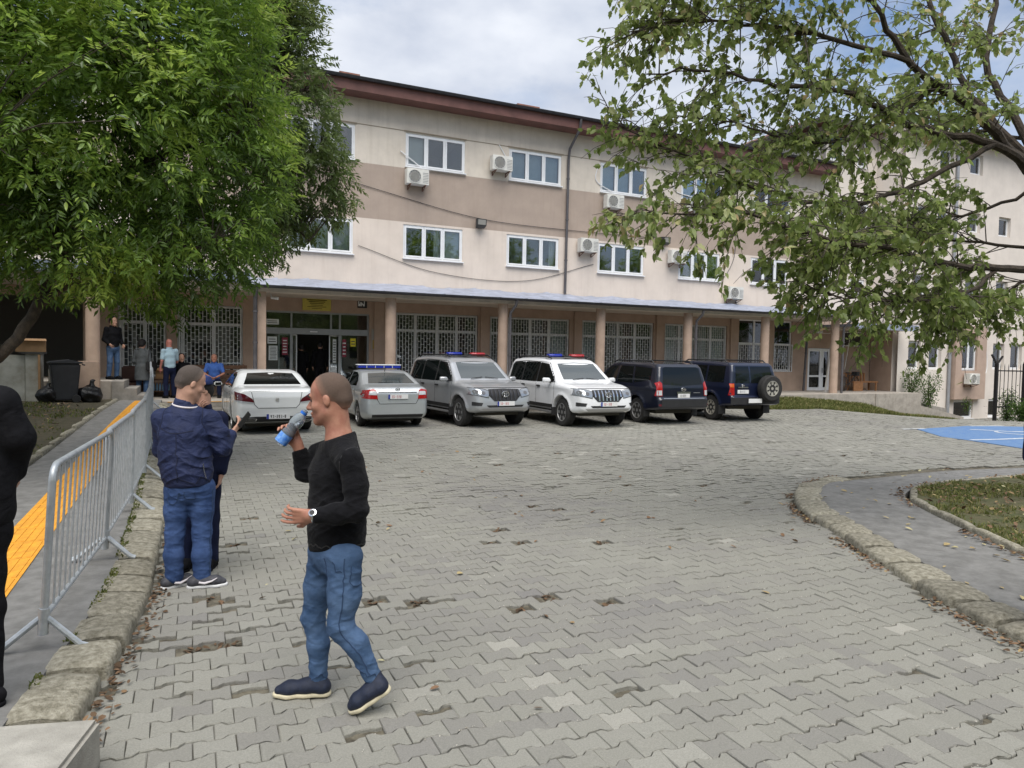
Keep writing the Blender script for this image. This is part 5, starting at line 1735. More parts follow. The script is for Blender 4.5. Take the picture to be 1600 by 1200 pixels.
# ---- off-road estates (silver and white, seen from the front)
PRADO = [(.10, .50), (.03, .56), (0, .78), (.04, .98), (.10, 1.16), (.20, 1.50), (.30, 1.74), (.42, 1.82), (.9, 1.865), (1.6, 1.88), (2.3, 1.865), (2.72, 1.81), (2.98, 1.70), (3.30, 1.45), (3.62, 1.22), (3.72, 1.195), (4.15, 1.15), (4.48, 1.09), (4.66, 1.02), (4.74, .90), (4.78, .70), (4.80, .56), (4.76, .46), (4.5, .40), (3.6, .40), (1.2, .40), (.4, .44)]


def prado(name, label, loc, heading, body, grille_bar, txt, pm, plate_bg=True):
    c = Car(name, label, loc, heading, PRADO, 1.89, 4.80, 1.08, 3.87, .39, body, tumble=.27, zb=1.12, nose=.20, tail=.09, flare=.03, rnd=.15)
    c.wheels(.265, 6, m_rim); c.under(.40)
    c.panel('windscreen', [(-.70, 1.27), (.70, 1.27), (.60, 1.70), (.0, 1.735), (-.60, 1.70)], 'x', 1, m_cglass2)
    c.panel('rear_window', [(-.60, 1.22), (.60, 1.22), (.52, 1.66), (-.52, 1.66)], 'x', -1, m_cglass)
    for sg in (-1, 1):
        c.panel('window_surround', [(.44, 1.16), (3.48, 1.185), (3.36, 1.32), (2.94, 1.675), (2.80, 1.745), (1.4, 1.775), (.60, 1.735), (.46, 1.64)], 'y', sg, m_blk, .002)
        c.panel('side_window', [(2.38, 1.17), (3.42, 1.22), (3.33, 1.30), (2.92, 1.64), (2.80, 1.70), (2.38, 1.73)], 'y', sg, m_cglass)
        c.panel('side_window', [(1.38, 1.17), (2.30, 1.17), (2.30, 1.735), (1.38, 1.74)], 'y', sg, m_cglass)
        c.panel('side_window', [(.56, 1.20), (1.30, 1.17), (1.30, 1.735), (.62, 1.70), (.50, 1.62), (.48, 1.30)], 'y', sg, m_cglass)
        c.line([(2.34, 1.14), (2.34, .55)], 'y', sg); c.line([(3.45, 1.17), (3.42, .62)], 'y', sg); c.line([(1.32, 1.14), (1.36, .85)], 'y', sg)
        c.line([(1.52, .52), (3.40, .52)], 'y', sg, m_blk, .10, 'sill_trim', .02)
        c.handle(2.52, 1.06, sg); c.handle(1.52, 1.06, sg)
        mb = MB(); mb.tube([(-1.7, sg * .70, 1.83), (-1.6, sg * .69, 1.905), (.1, sg * .68, 1.91), (.35, sg * .66, 1.85)], .022, 8); mb.build('roof_rail', m_blk, c.root, smooth=True)
        mb = MB(); mb.box(-.95, 1.05, sg * .93 - .075, sg * .93 + .075, .33, .385); mb.build('side_step', m_rim, c.root, bevel=.012)
        k = mir if sg > 0 else (lambda p: p)
        hl = [(-.90, .90), (-.50, .82), (-.47, .98), (-.60, 1.02), (-.88, 1.05)]
        f = (lambda p: p) if sg < 0 else mir
        h = c.panel('headlight', f(hl), 'x', 1, m_head, .012, step=.05)
        c.line(f([(-.91, .89), (-.49, .805), (-.455, .99), (-.60, 1.035), (-.90, 1.065)]), 'x', 1, m_seam, .012, 'lamp_gap', .006)
        for (a, b, r) in ((-.80, .965, .055), (-.63, .93, .055)):
            c.panel('headlight_lens', f([(a + r * math.cos(t), b + r * .8 * math.sin(t)) for t in np.linspace(0, 6.0, 10)]), 'x', 1, m_lampd, .016, step=.05, parent=h)
        c.panel('fog_light', f([(-.86, .60), (-.70, .60), (-.66, .68), (-.86, .70)]), 'x', 1, m_blk, .008, step=.05)
        c.panel('tail_light', f([(-.90, .92), (-.74, .92), (-.74, 1.25), (-.84, 1.25)]), 'x', -1, m_lampr, .010, step=.06)
        mb = MB(); mb.box(1.05, 1.1, sg * .90 - .12, sg * .90 + .12, .28, .5); mb.build('mud_flap', m_blk, c.root)
    c.panel('bonnet_edge', [(-.80, 1.055), (.80, 1.055), (.80, 1.07), (-.80, 1.07)], 'x', 1, m_seam, .003, step=.05)
    gr = c.panel('grille', [(-.33, .72), (.33, .72), (.47, .86), (.46, 1.02), (.0, 1.035), (-.46, 1.02), (-.47, .86)], 'x', 1, m_blk, .010, step=.06)
    for k in range(8):
        y = -.40 + .80 * k / 7
        zl = .74 + max(0, (abs(y) - .30) * 1.0)
        c.panel('grille_bar', [(y - .018, zl), (y + .018, zl), (y + .018, 1.005), (y - .018, 1.005)], 'x', 1, grille_bar, .030, .03, .05, parent=gr)
    p, n = c.hit('x', 1, 0, .90); emblem_oval(c, p.x + .045, 0, .90, 1)
    c.panel('lower_intake', [(-.50, .56), (.50, .56), (.56, .615), (-.56, .615)], 'x', 1, m_blk, .006, step=.05)
    p, n = c.hit('x', 1, 0.05, .66); c.plate(p.x + .03, .0, .655, 1, txt, pm=pm)
    c.panel('skid_plate', [(-.62, .47), (.62, .47), (.70, .535), (-.70, .535)], 'x', 1, m_rim, .006, step=.06)
    c.mirror(3.24, 1.22, body)
    # light bar on the roof
    mb = MB(); mb.box(-.16, .16, -.12, .12, 1.885, 1.93); mb.build('beacon_base', m_blk, c.root)
    for (a, b, m) in ((-.62, -.13, m_ledb), (.13, .62, m_ledr)):
        mb = MB(); mb.box(-.11, .11, a, b, 1.905, 1.985); mb.build('beacon', m, c.root, smooth=True, bevel=.035, seg=3)
    mb = MB(); mb.bar((0, -.66, 1.893), (0, .66, 1.893), .10, .02); mb.build('beacon_rack', m_blk, c.root)
    for sg in (-1, 1):
        mb = MB(); mb.tube([c.hit('x', 1, sg * .42, 1.26)[0] + Vector((.03, 0, .01)), c.hit('x', 1, sg * .05, 1.30)[0] + Vector((.03, 0, .01))], .010, 6); mb.build('wiper', m_blk, c.root)
    # spare wheel carried on the tail
    c.wheel((-2.46, .0, 1.0), (0, rad(-90), 0), 'spare_wheel')
    return c


def head_at(cx, cy, hx, hy):
    return math.atan2(hy, hx)


def place(p1, p2, hx, hy, back, L):
    """Body centre from the mean of two wheels and their distance to the centre along the heading."""
    l = math.hypot(hx, hy); hx, hy = hx / l, hy / l
    return ((p1[0] + p2[0]) / 2 + hx * back, (p1[1] + p2[1]) / 2 + hy * back), math.atan2(hy, hx)


_l, _h = place((6.62, 17.72), (8.18, 17.60), .10, -1, -(3.87 - 2.40), 4.8)
prado('police_suv', 'silver off-road estate with blue and red roof beacons, front to the camera', _l, _h, m_silver, m_gbar, '30-183', m_platep)
_l, _h = place((9.40, 16.92), (10.9, 16.80), .01, -1, -(3.87 - 2.40), 4.8)
prado('police_suv', 'white off-road estate with roof beacons between silver one and dark blue ones', _l, _h, m_wcar, m_chrome, '30-188', m_platep)

# ---- white saloon, tail to the camera
S508 = [(.10, .28), (.02, .36), (0, .62), (.02, .86), (.07, 1.00), (.13, 1.055), (.30, 1.075), (.78, 1.10), (1.05, 1.24), (1.38, 1.385), (1.62, 1.44), (2.1, 1.46), (2.5, 1.44), (2.9, 1.34), (3.3, 1.14), (3.55, 1.02), (4.1, .93), (4.5, .80), (4.72, .62), (4.78, .42), (4.74, .27), (4.4, .20), (.5, .21)]
c = Car('saloon_car', 'white saloon car seen from behind beside the porch steps', (0, 0), 0, S508, 1.85, 4.79, 1.02, 3.83, .325, m_wcar2, tumble=.46, zb=.98, nose=.22, tail=.10, flare=.015, rnd=.16)
_l, _h = place((1.0, 17.9), (2.53, 18.0), -.03, 1, 2.395 - 1.02, 4.79)
c.root.location = (*_l, 0); c.root.rotation_euler = (0, 0, _h)
c.wheels(.225, 10, m_rim); c.under(.24)
c.panel('rear_window', [(-.66, 1.125), (.66, 1.125), (.53, 1.375), (0, 1.395), (-.53, 1.375)], 'x', -1, m_cglass)
c.panel('windscreen', [(-.68, 1.06), (.68, 1.06), (.54, 1.38), (-.54, 1.38)], 'x', 1, m_cglass2)
for sg in (-1, 1):
    f = (lambda p: p) if sg < 0 else mir
    c.panel('side_window', [(2.30, 1.02), (3.30, 1.02), (2.9, 1.26), (2.55, 1.365), (2.30, 1.39)], 'y', sg, m_cglass)
    c.panel('side_window', [(1.05, 1.03), (2.22, 1.02), (2.22, 1.39), (1.75, 1.385), (1.45, 1.33)], 'y', sg, m_cglass)
    tl = c.panel('tail_light', f([(-.90, .80), (-.50, .745), (-.55, .83), (-.72, .94), (-.90, .985)]), 'x', -1, m_lampdr, .008, step=.05)
    c.panel('lamp_strip', f([(-.88, .765), (-.53, .722), (-.50, .742), (-.89, .797)]), 'x', -1, m_lampw, .009, step=.05, parent=tl)
    c.line([(2.26, .98), (2.24, .35)], 'y', sg); c.line([(3.28, .98), (3.25, .4)], 'y', sg); c.line([(1.2, .98), (1.38, .7)], 'y', sg)
    c.handle(2.42, .88, sg, m_chrome); c.handle(1.36, .90, sg, m_chrome)
    c.panel('exhaust_trim', f([(-.80, .335), (-.46, .325), (-.44, .375), (-.80, .39)]), 'x', -1, m_chrome, .012, step=.05)
    c.panel('exhaust_pipe', f([(-.77, .345), (-.48, .337), (-.47, .366), (-.77, .38)]), 'x', -1, m_blk, .016, step=.05)
c.panel('rear_diffuser', [(-.86, .27), (.86, .27), (.88, .40), (.46, .42), (-.46, .42), (-.88, .40)], 'x', -1, m_blk, .006, step=.06)
c.line([(-.56, .98), (-.50, .70), (-.42, .615), (.42, .615), (.50, .70), (.56, .98)], 'x', -1, w=.012)
c.line([(-.62, 1.0), (.62, 1.0)], 'x', -1, m_chrome, .006, 'lid_edge')
p, n = c.hit('x', -1, 0, .80)
mb = MB(); mb.add([(p.x - .012, y, z) for y, z in ((-.04, .83), (.02, .845), (.045, .80), (.01, .755), (-.03, .77), (-.01, .80))] + [(p.x + .002, y, z) for y, z in ((-.04, .83), (.02, .845), (.045, .80), (.01, .755), (-.03, .77), (-.01, .80))],
       [(0, 1, 2, 3, 4, 5), (11, 10, 9, 8, 7, 6)] + [(i, i + 6, (i + 1) % 6 + 6, (i + 1) % 6) for i in range(6)]); mb.build('emblem', m_chrome, c.root)
p, n = c.hit('x', -1, 0, .42); c.plate(p.x - .02, -.02, .42, -1, '47-291-D')
c.mirror(3.12, 1.02, m_wcar2, (.12, .2, .13))

# ---- silver hatchback-saloon with a long blue light bar, tail to the camera
SRAP = [(.08, .28), (.01, .36), (0, .62), (.02, .90), (.08, 1.02), (.16, 1.065), (.36, 1.08), (.62, 1.115), (.95, 1.255), (1.30, 1.395), (1.55, 1.445), (2.0, 1.465), (2.4, 1.44), (2.75, 1.36), (3.15, 1.14), (3.38, 1.02), (3.9, .94), (4.25, .82), (4.43, .62), (4.48, .42), (4.44, .27), (4.1, .20), (.4, .21)]
c = Car('police_saloon', 'silver police saloon with long blue light bar, seen from behind', (0, 0), 0, SRAP, 1.71, 4.48, .92, 3.52, .315, m_silver2, tumble=.42, zb=1.0, nose=.2, tail=.10, flare=.015, rnd=.14)
_l, _h = place((4.05, 18.35), (5.50, 18.25), .0, 1, 2.24 - .92, 4.48)
c.root.location = (*_l, 0); c.root.rotation_euler = (0, 0, _h)
c.wheels(.2, 9, m_rim); c.under(.24)
c.panel('rear_window', [(-.62, 1.13), (.62, 1.13), (.50, 1.375), (0, 1.395), (-.50, 1.375)], 'x', -1, m_cglass2)
c.panel('windscreen', [(-.62, 1.06), (.62, 1.06), (.5, 1.38), (-.5, 1.38)], 'x', 1, m_cglass2)
for sg in (-1, 1):
    f = (lambda p: p) if sg < 0 else mir
    c.panel('side_window', [(2.20, 1.04), (3.10, 1.04), (2.75, 1.27), (2.45, 1.38), (2.20, 1.40)], 'y', sg, m_cglass)
    c.panel('side_window', [(1.10, 1.05), (2.12, 1.04), (2.12, 1.40), (1.65, 1.39), (1.35, 1.32), (1.12, 1.18)], 'y', sg, m_cglass)
    tl = c.panel('tail_light', f([(-.86, .77), (-.52, .76), (-.56, .98), (-.62, 1.02), (-.84, .97)]), 'x', -1, m_lampr, .010, step=.05)
    c.panel('lamp_strip', f([(-.74, .87), (-.545, .86), (-.565, .95), (-.72, .955)]), 'x', -1, m_lampw, .014, step=.05, parent=tl)
    c.line([(2.16, 1.0), (2.14, .35)], 'y', sg); c.line([(3.08, 1.0), (3.05, .4)], 'y', sg); c.line([(1.15, 1.0), (1.28, .7)], 'y', sg)
    c.handle(2.30, .92, sg, m_silver2); c.handle(1.32, .94, sg, m_silver2)
c.line([(-.58, 1.00), (-.54, .76), (-.47, .64), (.47, .64), (.54, .76), (.58, 1.00)], 'x', -1, w=.012)
c.line([(-.50, .925), (.50, .925)], 'x', -1, m_seam, .022, 'lid_edge', .004)
c.line([(-.66, .33), (.66, .33)], 'x', -1, m_blk, .10, 'bumper_trim', .006)
p, n = c.hit('x', -1, 0, 1.0); emblem_oval(c, p.x - .012, 0, 1.0, -1, .04, 'disc')
p, n = c.hit('x', -1, 0, .83); c.plate(p.x - .02, 0, .82, -1, '30-228', pm=m_platep)
c.mirror(2.95, 1.04, m_silver2, (.12, .2, .13))
mb = MB(); mb.tube([c.hit('z', 1, 1.42, 0)[0], c.hit('z', 1, 1.42, 0)[0] + Vector((-.10, 0, .14))], [.012, .005], 6); mb.build('aerial', m_blk, c.root)
mb = MB(); mb.box(-.28, .02, -.62, .62, 1.575, 1.60); mb.build('light_bar_top', m_bwhite, c.root, bevel=.008)
mb = MB(); mb.box(-.26, .0, -.60, .60, 1.485, 1.50); mb.build('light_bar_base', m_blk, c.root)
for k in range(5):
    mb = MB(); mb.box(-.27, .01, -.60 + .242 * k, -.375 + .242 * k, 1.502, 1.573); mb.build('beacon', m_ledb, c.root, bevel=.006)
for k in range(4):
    mb = MB(); mb.box(-.275, .015, -.372 + .242 * k, -.361 + .242 * k, 1.502, 1.573); mb.build('beacon_divider', m_bwhite, c.root)
mb = MB(); mb.tube([c.hit('x', -1, .35, 1.15)[0] - Vector((.02, 0, 0)), c.hit('x', -1, -.05, 1.165)[0] - Vector((.02, 0, 0))], .010, 6); mb.build('wiper', m_blk, c.root)

# ---- dark blue off-road estate, tail to the camera
SPATH = [(.08, .46), (.0, .52), (0, .74), (.06, .80), (.08, 1.05), (.16, 1.40), (.24, 1.66), (.36, 1.745), (1.0, 1.79), (2.2, 1.79), (2.6, 1.74), (2.9, 1.58), (3.28, 1.26), (3.42, 1.19), (4.2, 1.12), (4.55, 1.02), (4.68, .8), (4.72, .52), (4.65, .40), (4.3, .37), (.5, .40)]
c = Car('dark_estate', 'dark blue off-road estate with silver tail badge, left of the one with a spare wheel', (0, 0), 0, SPATH, 1.86, 4.74, 1.06, 3.88, .375, m_navy, tumble=.26, zb=1.10, nose=.15, tail=.07, flare=.05, rnd=.10)
_l, _h = place((12.10, 17.2), (13.55, 17.15), .0, 1, 2.37 - 1.06, 4.74)
c.root.location = (*_l, 0); c.root.rotation_euler = (0, 0, _h)
c.wheels(.25, 6, m_rim); c.under(.40)
c.panel('rear_window', [(-.70, 1.17), (0, 1.13), (.70, 1.17), (.64, 1.62), (.55, 1.66), (-.55, 1.66), (-.64, 1.62)], 'x', -1, m_cglass)
c.panel('windscreen', [(-.68, 1.25), (.68, 1.25), (.58, 1.66), (-.58, 1.66)], 'x', 1, m_cglass2)
for sg in (-1, 1):
    f = (lambda p: p) if sg < 0 else mir
    c.panel('side_window', [(2.20, 1.17), (3.10, 1.19), (2.72, 1.58), (2.55, 1.65), (2.20, 1.665)], 'y', sg, m_cglass)
    c.panel('side_window', [(1.30, 1.17), (2.12, 1.17), (2.12, 1.665), (1.42, 1.665)], 'y', sg, m_cglass)
    c.panel('side_window', [(.45, 1.28), (1.22, 1.18), (1.33, 1.665), (.50, 1.62)], 'y', sg, m_cglass)
    tl = c.panel('tail_light', f([(-.90, .84), (-.74, .84), (-.73, 1.20), (-.80, 1.26), (-.88, 1.2)]), 'x', -1, m_lampr, .012, step=.05)
    c.panel('lamp_strip', f([(-.88, .86), (-.755, .86), (-.755, 1.0), (-.88, 1.0)]), 'x', -1, m_lampw, .016, step=.05, parent=tl)
    c.panel('reflector', f([(-.86, .56), (-.74, .55), (-.74, .62), (-.86, .62)]), 'x', -1, m_lampdr, .010, step=.05)
    c.line([(2.16, 1.13), (2.16, .5)], 'y', sg); c.line([(3.15, 1.15), (3.1, .6)], 'y', sg); c.line([(1.26, 1.13), (1.42, .8)], 'y', sg)
    c.handle(2.32, 1.02, sg, m_navy); c.handle(1.48, 1.40, sg)
    mb = MB(); mb.box(-1.75, -1.72, sg * .86 - .10, sg * .86 + .10, .22, .46); mb.build('mud_flap', m_blk, c.root)
    mb = MB(); mb.tube([(-1.8, sg * .68, 1.74), (-1.7, sg * .67, 1.83), (.1, sg * .66, 1.835), (.3, sg * .66, 1.77)], .022, 8); mb.build('roof_rail', m_blk, c.root, smooth=True)
c.line([(-.72, .765), (.72, .765)], 'x', -1, m_chrome, .014, 'bumper_edge', .012)
c.line([(-.80, .64), (.80, .64)], 'x', -1, m_blk, .20, 'bumper', .012)
c.line([(-.70, 1.10), (0, 1.07), (.70, 1.10)], 'x', -1, m_navy2, .02, 'glass_edge', .006)
p, n = c.hit('x', -1, 0, 1.02); emblem_oval(c, p.x - .015, .0, 1.02, -1, .05, 'nissan')
c.line([(-.24, .93), (.24, .93)], 'x', -1, m_chrome, .06, 'handle_bar', .025)
p, n = c.hit('x', -1, 0, .84); c.plate(p.x - .02, 0, .845, -1, '01-854', w=.42, blue=False, pm=m_rim)
c.line([(-.60, .93), (-.36, .93)], 'x', -1, m_rim, .016, 'lettering', .004)
c.mirror(3.0, 1.2, m_navy)

# ---- dark blue long-wheelbase off-roader with a spare wheel on its rear door
SPAT = [(.06, .52), (-.02, .56), (-.02, .76), (.06, .80), (.08, 1.10), (.16, 1.55), (.22, 1.74), (.34, 1.81), (1.2, 1.845), (2.4, 1.84), (2.72, 1.78), (3.0, 1.52), (3.25, 1.24), (3.4, 1.20), (4.3, 1.14), (4.62, 1.06), (4.72, .85), (4.75, .58), (4.7, .48), (4.3, .44), (.5, .46)]
c = Car('dark_offroader', 'dark blue off-roader with a spare wheel on its rear door, rightmost in the row', (0, 0), 0, SPAT, 1.88, 4.78, 1.0, 3.9, .40, m_navy2, tumble=.20, zb=1.10, nose=.12, tail=.04, flare=.05, rnd=.09)
_l, _h = place((15.05, 17.45), (16.50, 17.25), .05, 1, 2.39 - 1.0, 4.78)
c.root.location = (*_l, 0); c.root.rotation_euler = (0, 0, _h)
c.wheels(.265, 8, m_rimw, hole=1, rim_r=.23); c.under(.46)
c.panel('rear_window', [(-.72, 1.19), (.72, 1.19), (.66, 1.70), (-.66, 1.70)], 'x', -1, m_cglass)
c.line([(.16, 1.18), (.15, 1.72)], 'x', -1, m_navy2, .05, 'door_post', .008)
c.panel('windscreen', [(-.70, 1.27), (.70, 1.27), (.62, 1.70), (-.62, 1.70)], 'x', 1, m_cglass2)
for sg in (-1, 1):
    f = (lambda p: p) if sg < 0 else mir
    c.panel('side_window', [(2.15, 1.20), (3.05, 1.22), (2.75, 1.60), (2.62, 1.70), (2.15, 1.71)], 'y', sg, m_cglass)
    c.panel('side_window', [(1.32, 1.20), (2.07, 1.20), (2.07, 1.715), (1.32, 1.715)], 'y', sg, m_cglass)
    c.panel('side_window', [(.40, 1.20), (1.24, 1.20), (1.24, 1.715), (.44, 1.70)], 'y', sg, m_cglass)
    tl = c.panel('tail_light', f([(-.92, .82), (-.78, .82), (-.78, 1.18), (-.90, 1.18)]), 'x', -1, m_lampr, .014, step=.05)
    c.panel('lamp_strip', f([(-.90, 1.06), (-.79, 1.06), (-.79, 1.165), (-.90, 1.165)]), 'x', -1, m_lampo, .018, step=.05, parent=tl)
    c.line([(2.11, 1.15), (2.11, .55)], 'y', sg); c.line([(3.08, 1.17), (3.05, .6)], 'y', sg); c.line([(1.28, 1.15), (1.40, .85)], 'y', sg)
    c.handle(2.27, 1.08, sg); c.handle(1.46, 1.08, sg)
    mb = MB(); mb.box(-1.88, -1.85, sg * .86 - .13, sg * .86 + .13, .22, .50); mb.build('mud_flap', m_blk, c.root)
    mb = MB(); mb.tube([(-1.9, sg * .74, 1.80), (-1.8, sg * .73, 1.88), (.1, sg * .72, 1.885), (.25, sg * .72, 1.82)], .022, 8); mb.build('roof_rail', m_blk, c.root, smooth=True)
c.line([(-.9, .66), (.9, .66)], 'x', -1, m_blk, .20, 'bumper', .03)
p, n = c.hit('x', -1, .45, .92); c.plate(p.x - .02, .46, .93, -1, '01-362', w=.42, blue=False, pm=m_rim)
p, n = c.hit('x', -1, .1, .66); c.plate(p.x - .09, .12, .66, -1, None, w=.50, h=.13, blue=False, name='bumper_plate')
c.line([(.26, 1.06), (.64, 1.06)], 'x', -1, m_chrome, .035, 'handle_bar', .02)
p, n = c.hit('x', -1, .45, 1.12); emblem_oval(c, p.x - .012, .45, 1.115, -1, .03, 'nissan')
c.wheel((-2.52, -.40, 1.04), (0, rad(-90), 0), 'spare_wheel')
mb = MB(); mb.box(-2.40, -2.2, -.52, -.28, .92, 1.16); mb.build('spare_carrier', m_blk, c.root)
c.mirror(2.95, 1.22, m_navy2)

# ---------------------------------------------------------------- crowd barriers
m_galv = mat('galvanised_steel', (0.52, 0.55, 0.57), 0.42, metal=0.45, c2=(0.38, 0.41, 0.43), vscale=14, bump=0.1, bscale=60, vec='obj')


def make_barrier():
    t = empty('crowd_barrier')
    L, H, zb, r = 1.96, 1.13, .20, .021
    arc = lambda cx, cz, a0, a1: [(cx + .10 * math.cos(a), 0, cz + .10 * math.sin(a)) for a in np.linspace(a0, a1, 6)]
    pts = [(.0, 0, zb - .04)] + [(0, 0, .7)] + arc(.10, H - .10, math.pi, math.pi / 2) + arc(L - .10, H - .10, math.pi / 2, 0) + [(L, 0, .7), (L, 0, zb - .04)]
    b = MB(); b.tube(pts, r, 10); b.build('frame', m_galv, t, smooth=True)
    b = MB(); b.tube([(.0, 0, zb), (L, 0, zb)], .017, 8); b.build('bottom_rail', m_galv, t, smooth=True)
    n = 14
    for k in range(n):
        x = .075 + (L - .15) * k / (n - 1)
        b = MB(); b.tube([(x, 0, zb), (x, 0, H - .012 if .1 < x < L - .1 else H - .05)], .0078, 6); b.build('upright', m_galv, t, smooth=True)
    for x in (.0, L):
        b = MB(); b.tube([(x, .0, .26), (x, 0, .10)], .030, 10); b.build('foot_socket', m_galv, t, smooth=True)
        b = MB(); b.tube([(x, -.24, .015), (x, -.20, .03), (x, -.03, .19), (x, .0, .215), (x, .03, .19), (x, .20, .03), (x, .24, .015)], .019, 8); b.build('foot', m_galv, t, smooth=True)
    b = MB(); b.tube([(L + .03, 0, .92), (L + .03, 0, .99), (L + .005, 0, 1.0)], .007, 6); b.build('hook', m_galv, t)
    return t


BN = [(-.835, 4.98), (-.70, 6.92), (-.635, 8.90), (-.605, 10.88), (-.63, 12.86), (-.70, 14.84), (-.80, 16.82), (-.90, 18.80)]
BL = ['nearest galvanised crowd barrier, the first of the row at the left', 'second galvanised crowd barrier from the camera', 'third galvanised crowd barrier, left of the man in the navy jacket', 'fourth galvanised crowd barrier from the camera',
      'fifth galvanised crowd barrier from the camera', 'sixth galvanised crowd barrier from the camera', 'farthest galvanised crowd barrier near the porch steps']
proto = None
for k in range(7):
    a, b_ = Vector(BN[k]), Vector(BN[k + 1])
    o = make_barrier() if proto is None else copy_tree(proto)
    proto = proto or o
    d = b_ - a; ym = (a.y + b_.y) / 2
    zs = float(z_walk(a.y)); ze = float(z_walk(b_.y))
    o.location = (a.x, a.y, zs + .0)
    o.rotation_mode = 'XYZ'
    o.matrix_world = Matrix.Translation((a.x, a.y, zs)) @ Matrix.Rotation(math.atan2(d.y, d.x), 4, 'Z') @ Matrix.Rotation(-math.atan2(ze - zs, d.length), 4, 'Y') @ Matrix.Rotation(rad((3.5, 2.0, 1.0, .5, 0, 1, 0)[k]), 4, 'X')
    tag(o, BL[k], 'barrier', 'crowd barriers along the kerb')

# ---------------------------------------------------------------- things by the left porch
m_card = mat('cardboard', (0.40, 0.24, 0.125), 0.9, var=0.15, vscale=6)
m_wallw = mat('stained_white_wall', (0.50, 0.49, 0.44), 0.9, c2=(0.30, 0.28, 0.23), vscale=3, bump=0.2, bscale=40)
m_bin = mat('bin_plastic', (0.035, 0.037, 0.042), 0.55, var=0.2, vscale=5)
m_bag = mat('bin_bag', (0.008, 0.008, 0.009), 0.28, bump=1.0, bscale=22)


def carton(loc, size, rz, label):
    t = empty('cardboard_box', loc, rz, label, 'box')
    a, b, c = size
    q = MB(); q.box(-a / 2, a / 2, -b / 2, b / 2, 0, c); q.build('carton', m_card, t, bevel=.006)
    q = MB(); q.box(-a / 2 - .003, a / 2 + .003, -.03, .03, c - .12, c + .002); q.build('tape', mat('parcel_tape', (0.33, 0.21, 0.12), 0.3), t)
    q = MB(); q.add([(-a / 2, -b / 2 - .002, c), (a / 2, -b / 2 - .002, c), (a / 2 + .02, -b / 2 - .10, c - .05), (-a / 2 - .02, -b / 2 - .10, c - .05), (-a / 2, -b / 2 - .002, c - .006), (a / 2, -b / 2 - .002, c - .006), (a / 2 + .02, -b / 2 - .10, c - .056), (-a / 2 - .02, -b / 2 - .10, c - .056)], [(0, 3, 2, 1), (4, 5, 6, 7), (0, 1, 5, 4), (1, 2, 6, 5), (2, 3, 7, 6), (3, 0, 4, 7)]); q.build('flap', m_card, t)


w = MB(); w.box(-9.0, -3.72, 20.55, 20.80, .3, 1.72); thing('garden_wall', w, m_wallw, 'low stained white wall behind the left tree trunk', 'wall', bevel=.01)
w = empty('gate_post', (-3.52, 20.6, .4), label='white panel post beside the low wall, a box on top', cat='post', world=True)
q = MB(); q.box(-3.71, -3.39, 20.50, 20.86, .35, 1.76); q.build('post', m_wallw, w, bevel=.01)
q = MB(); q.box(-3.80, -3.33, 20.44, 20.92, 1.762, 1.80); q.build('cap_slab', mat('slab_dark', (0.07, 0.07, 0.065), 0.9), w)
q = MB(); q.box(-3.44, -3.395, 20.44, 20.499, .36, 1.74); q.build('door_board', m_card, w)
carton((-3.62, 20.68, 1.802), (.62, .36, .33), rad(8), 'open cardboard box on top of the white post')
w = MB(); w.box(-3.32, -2.72, 21.02, 21.29, .3, 1.36); thing('parapet_wall', w, m_wallw, 'pale parapet wall behind the black wheeled bin', 'wall', bevel=.01)
w = MB(); w.box(-2.70, -2.20, 20.98, 21.295, .3, 1.58); thing('column_plinth', w, m_col, 'tan masonry plinth in front of the left porch column', 'plinth', bevel=.015)
bn = empty('wheeled_bin', (-2.87, 20.35, float(z_lawn(-2.87, 20.35))), rad(12), 'black wheeled bin beside the left porch', 'bin')
q = MB(); q.add([(-.24, -.24, .06), (.24, -.24, .06), (.24, .24, .06), (-.24, .24, .06), (-.32, -.34, .96), (.32, -.34, .96), (.32, .34, .96), (-.32, .34, .96)], [(0, 3, 2, 1), (4, 5, 6, 7), (0, 1, 5, 4), (1, 2, 6, 5), (2, 3, 7, 6), (3, 0, 4, 7)]); q.build('tub', m_bin, bn, bevel=.03, smooth=True)
q = MB(); q.prism([(-.37, .965), (.37, .965), (.37, 1.0), (.1, 1.06), (-.34, 1.01)], -.35, .35, 'y'); q.build('lid', m_bin, bn, bevel=.015, smooth=True)
q = MB(); q.tube([(.40, -.26, .93), (.40, .26, .93)], .018, 8); q.build('handle', m_bin, bn)
for s in (-1, 1):
    q = MB(); q.lathe([(.0, -.025), (.09, -.025), (.1, -.01), (.1, .01), (.09, .025), (0, .025)], 18, Matrix.Translation((.22, s * .27, .1)) @ Matrix.Rotation(rad(90), 4, 'X')); q.build('wheel', m_blk, bn, smooth=True)


def bag(loc, s, label, seed):
    F = Field((-.5, -.5, -.05), (.5, .5, .8), .02)
    g = np.random.default_rng(seed)
    F.ell((0, 0, .20), (.26, .22, .23), None, .05)
    for _ in range(6): F.ell((*g.uniform(-.14, .14, 2), g.uniform(.1, .3)), g.uniform(.10, .17, 3), None, .06)
    F.cap((.02, 0, .42), (.04, .02, .52), .05, .03, .05); F.ell((.06, .02, .55), (.07, .05, .03), None, .03)
    F.rough(.016, 30, seed); F.clip_plane((0, 0, 0.004), (0, 0, -1), .02)
    me = F.mesh('bin_bag'); me.transform(Matrix.Scale(s, 4))
    o = link_mesh('bin_bag', me, m_bag, None, smooth=True); o.location = loc
    tag(o, label, 'bag', 'rubbish bags by the bin')


bag((-2.33, 20.35, float(z_lawn(-2.33, 20.35))), 1.0, 'black rubbish bag with a white print right of the bin', 3)
bag((-3.22, 20.15, float(z_lawn(-3.22, 20.15))), .85, 'black rubbish bag left of the bin', 4)
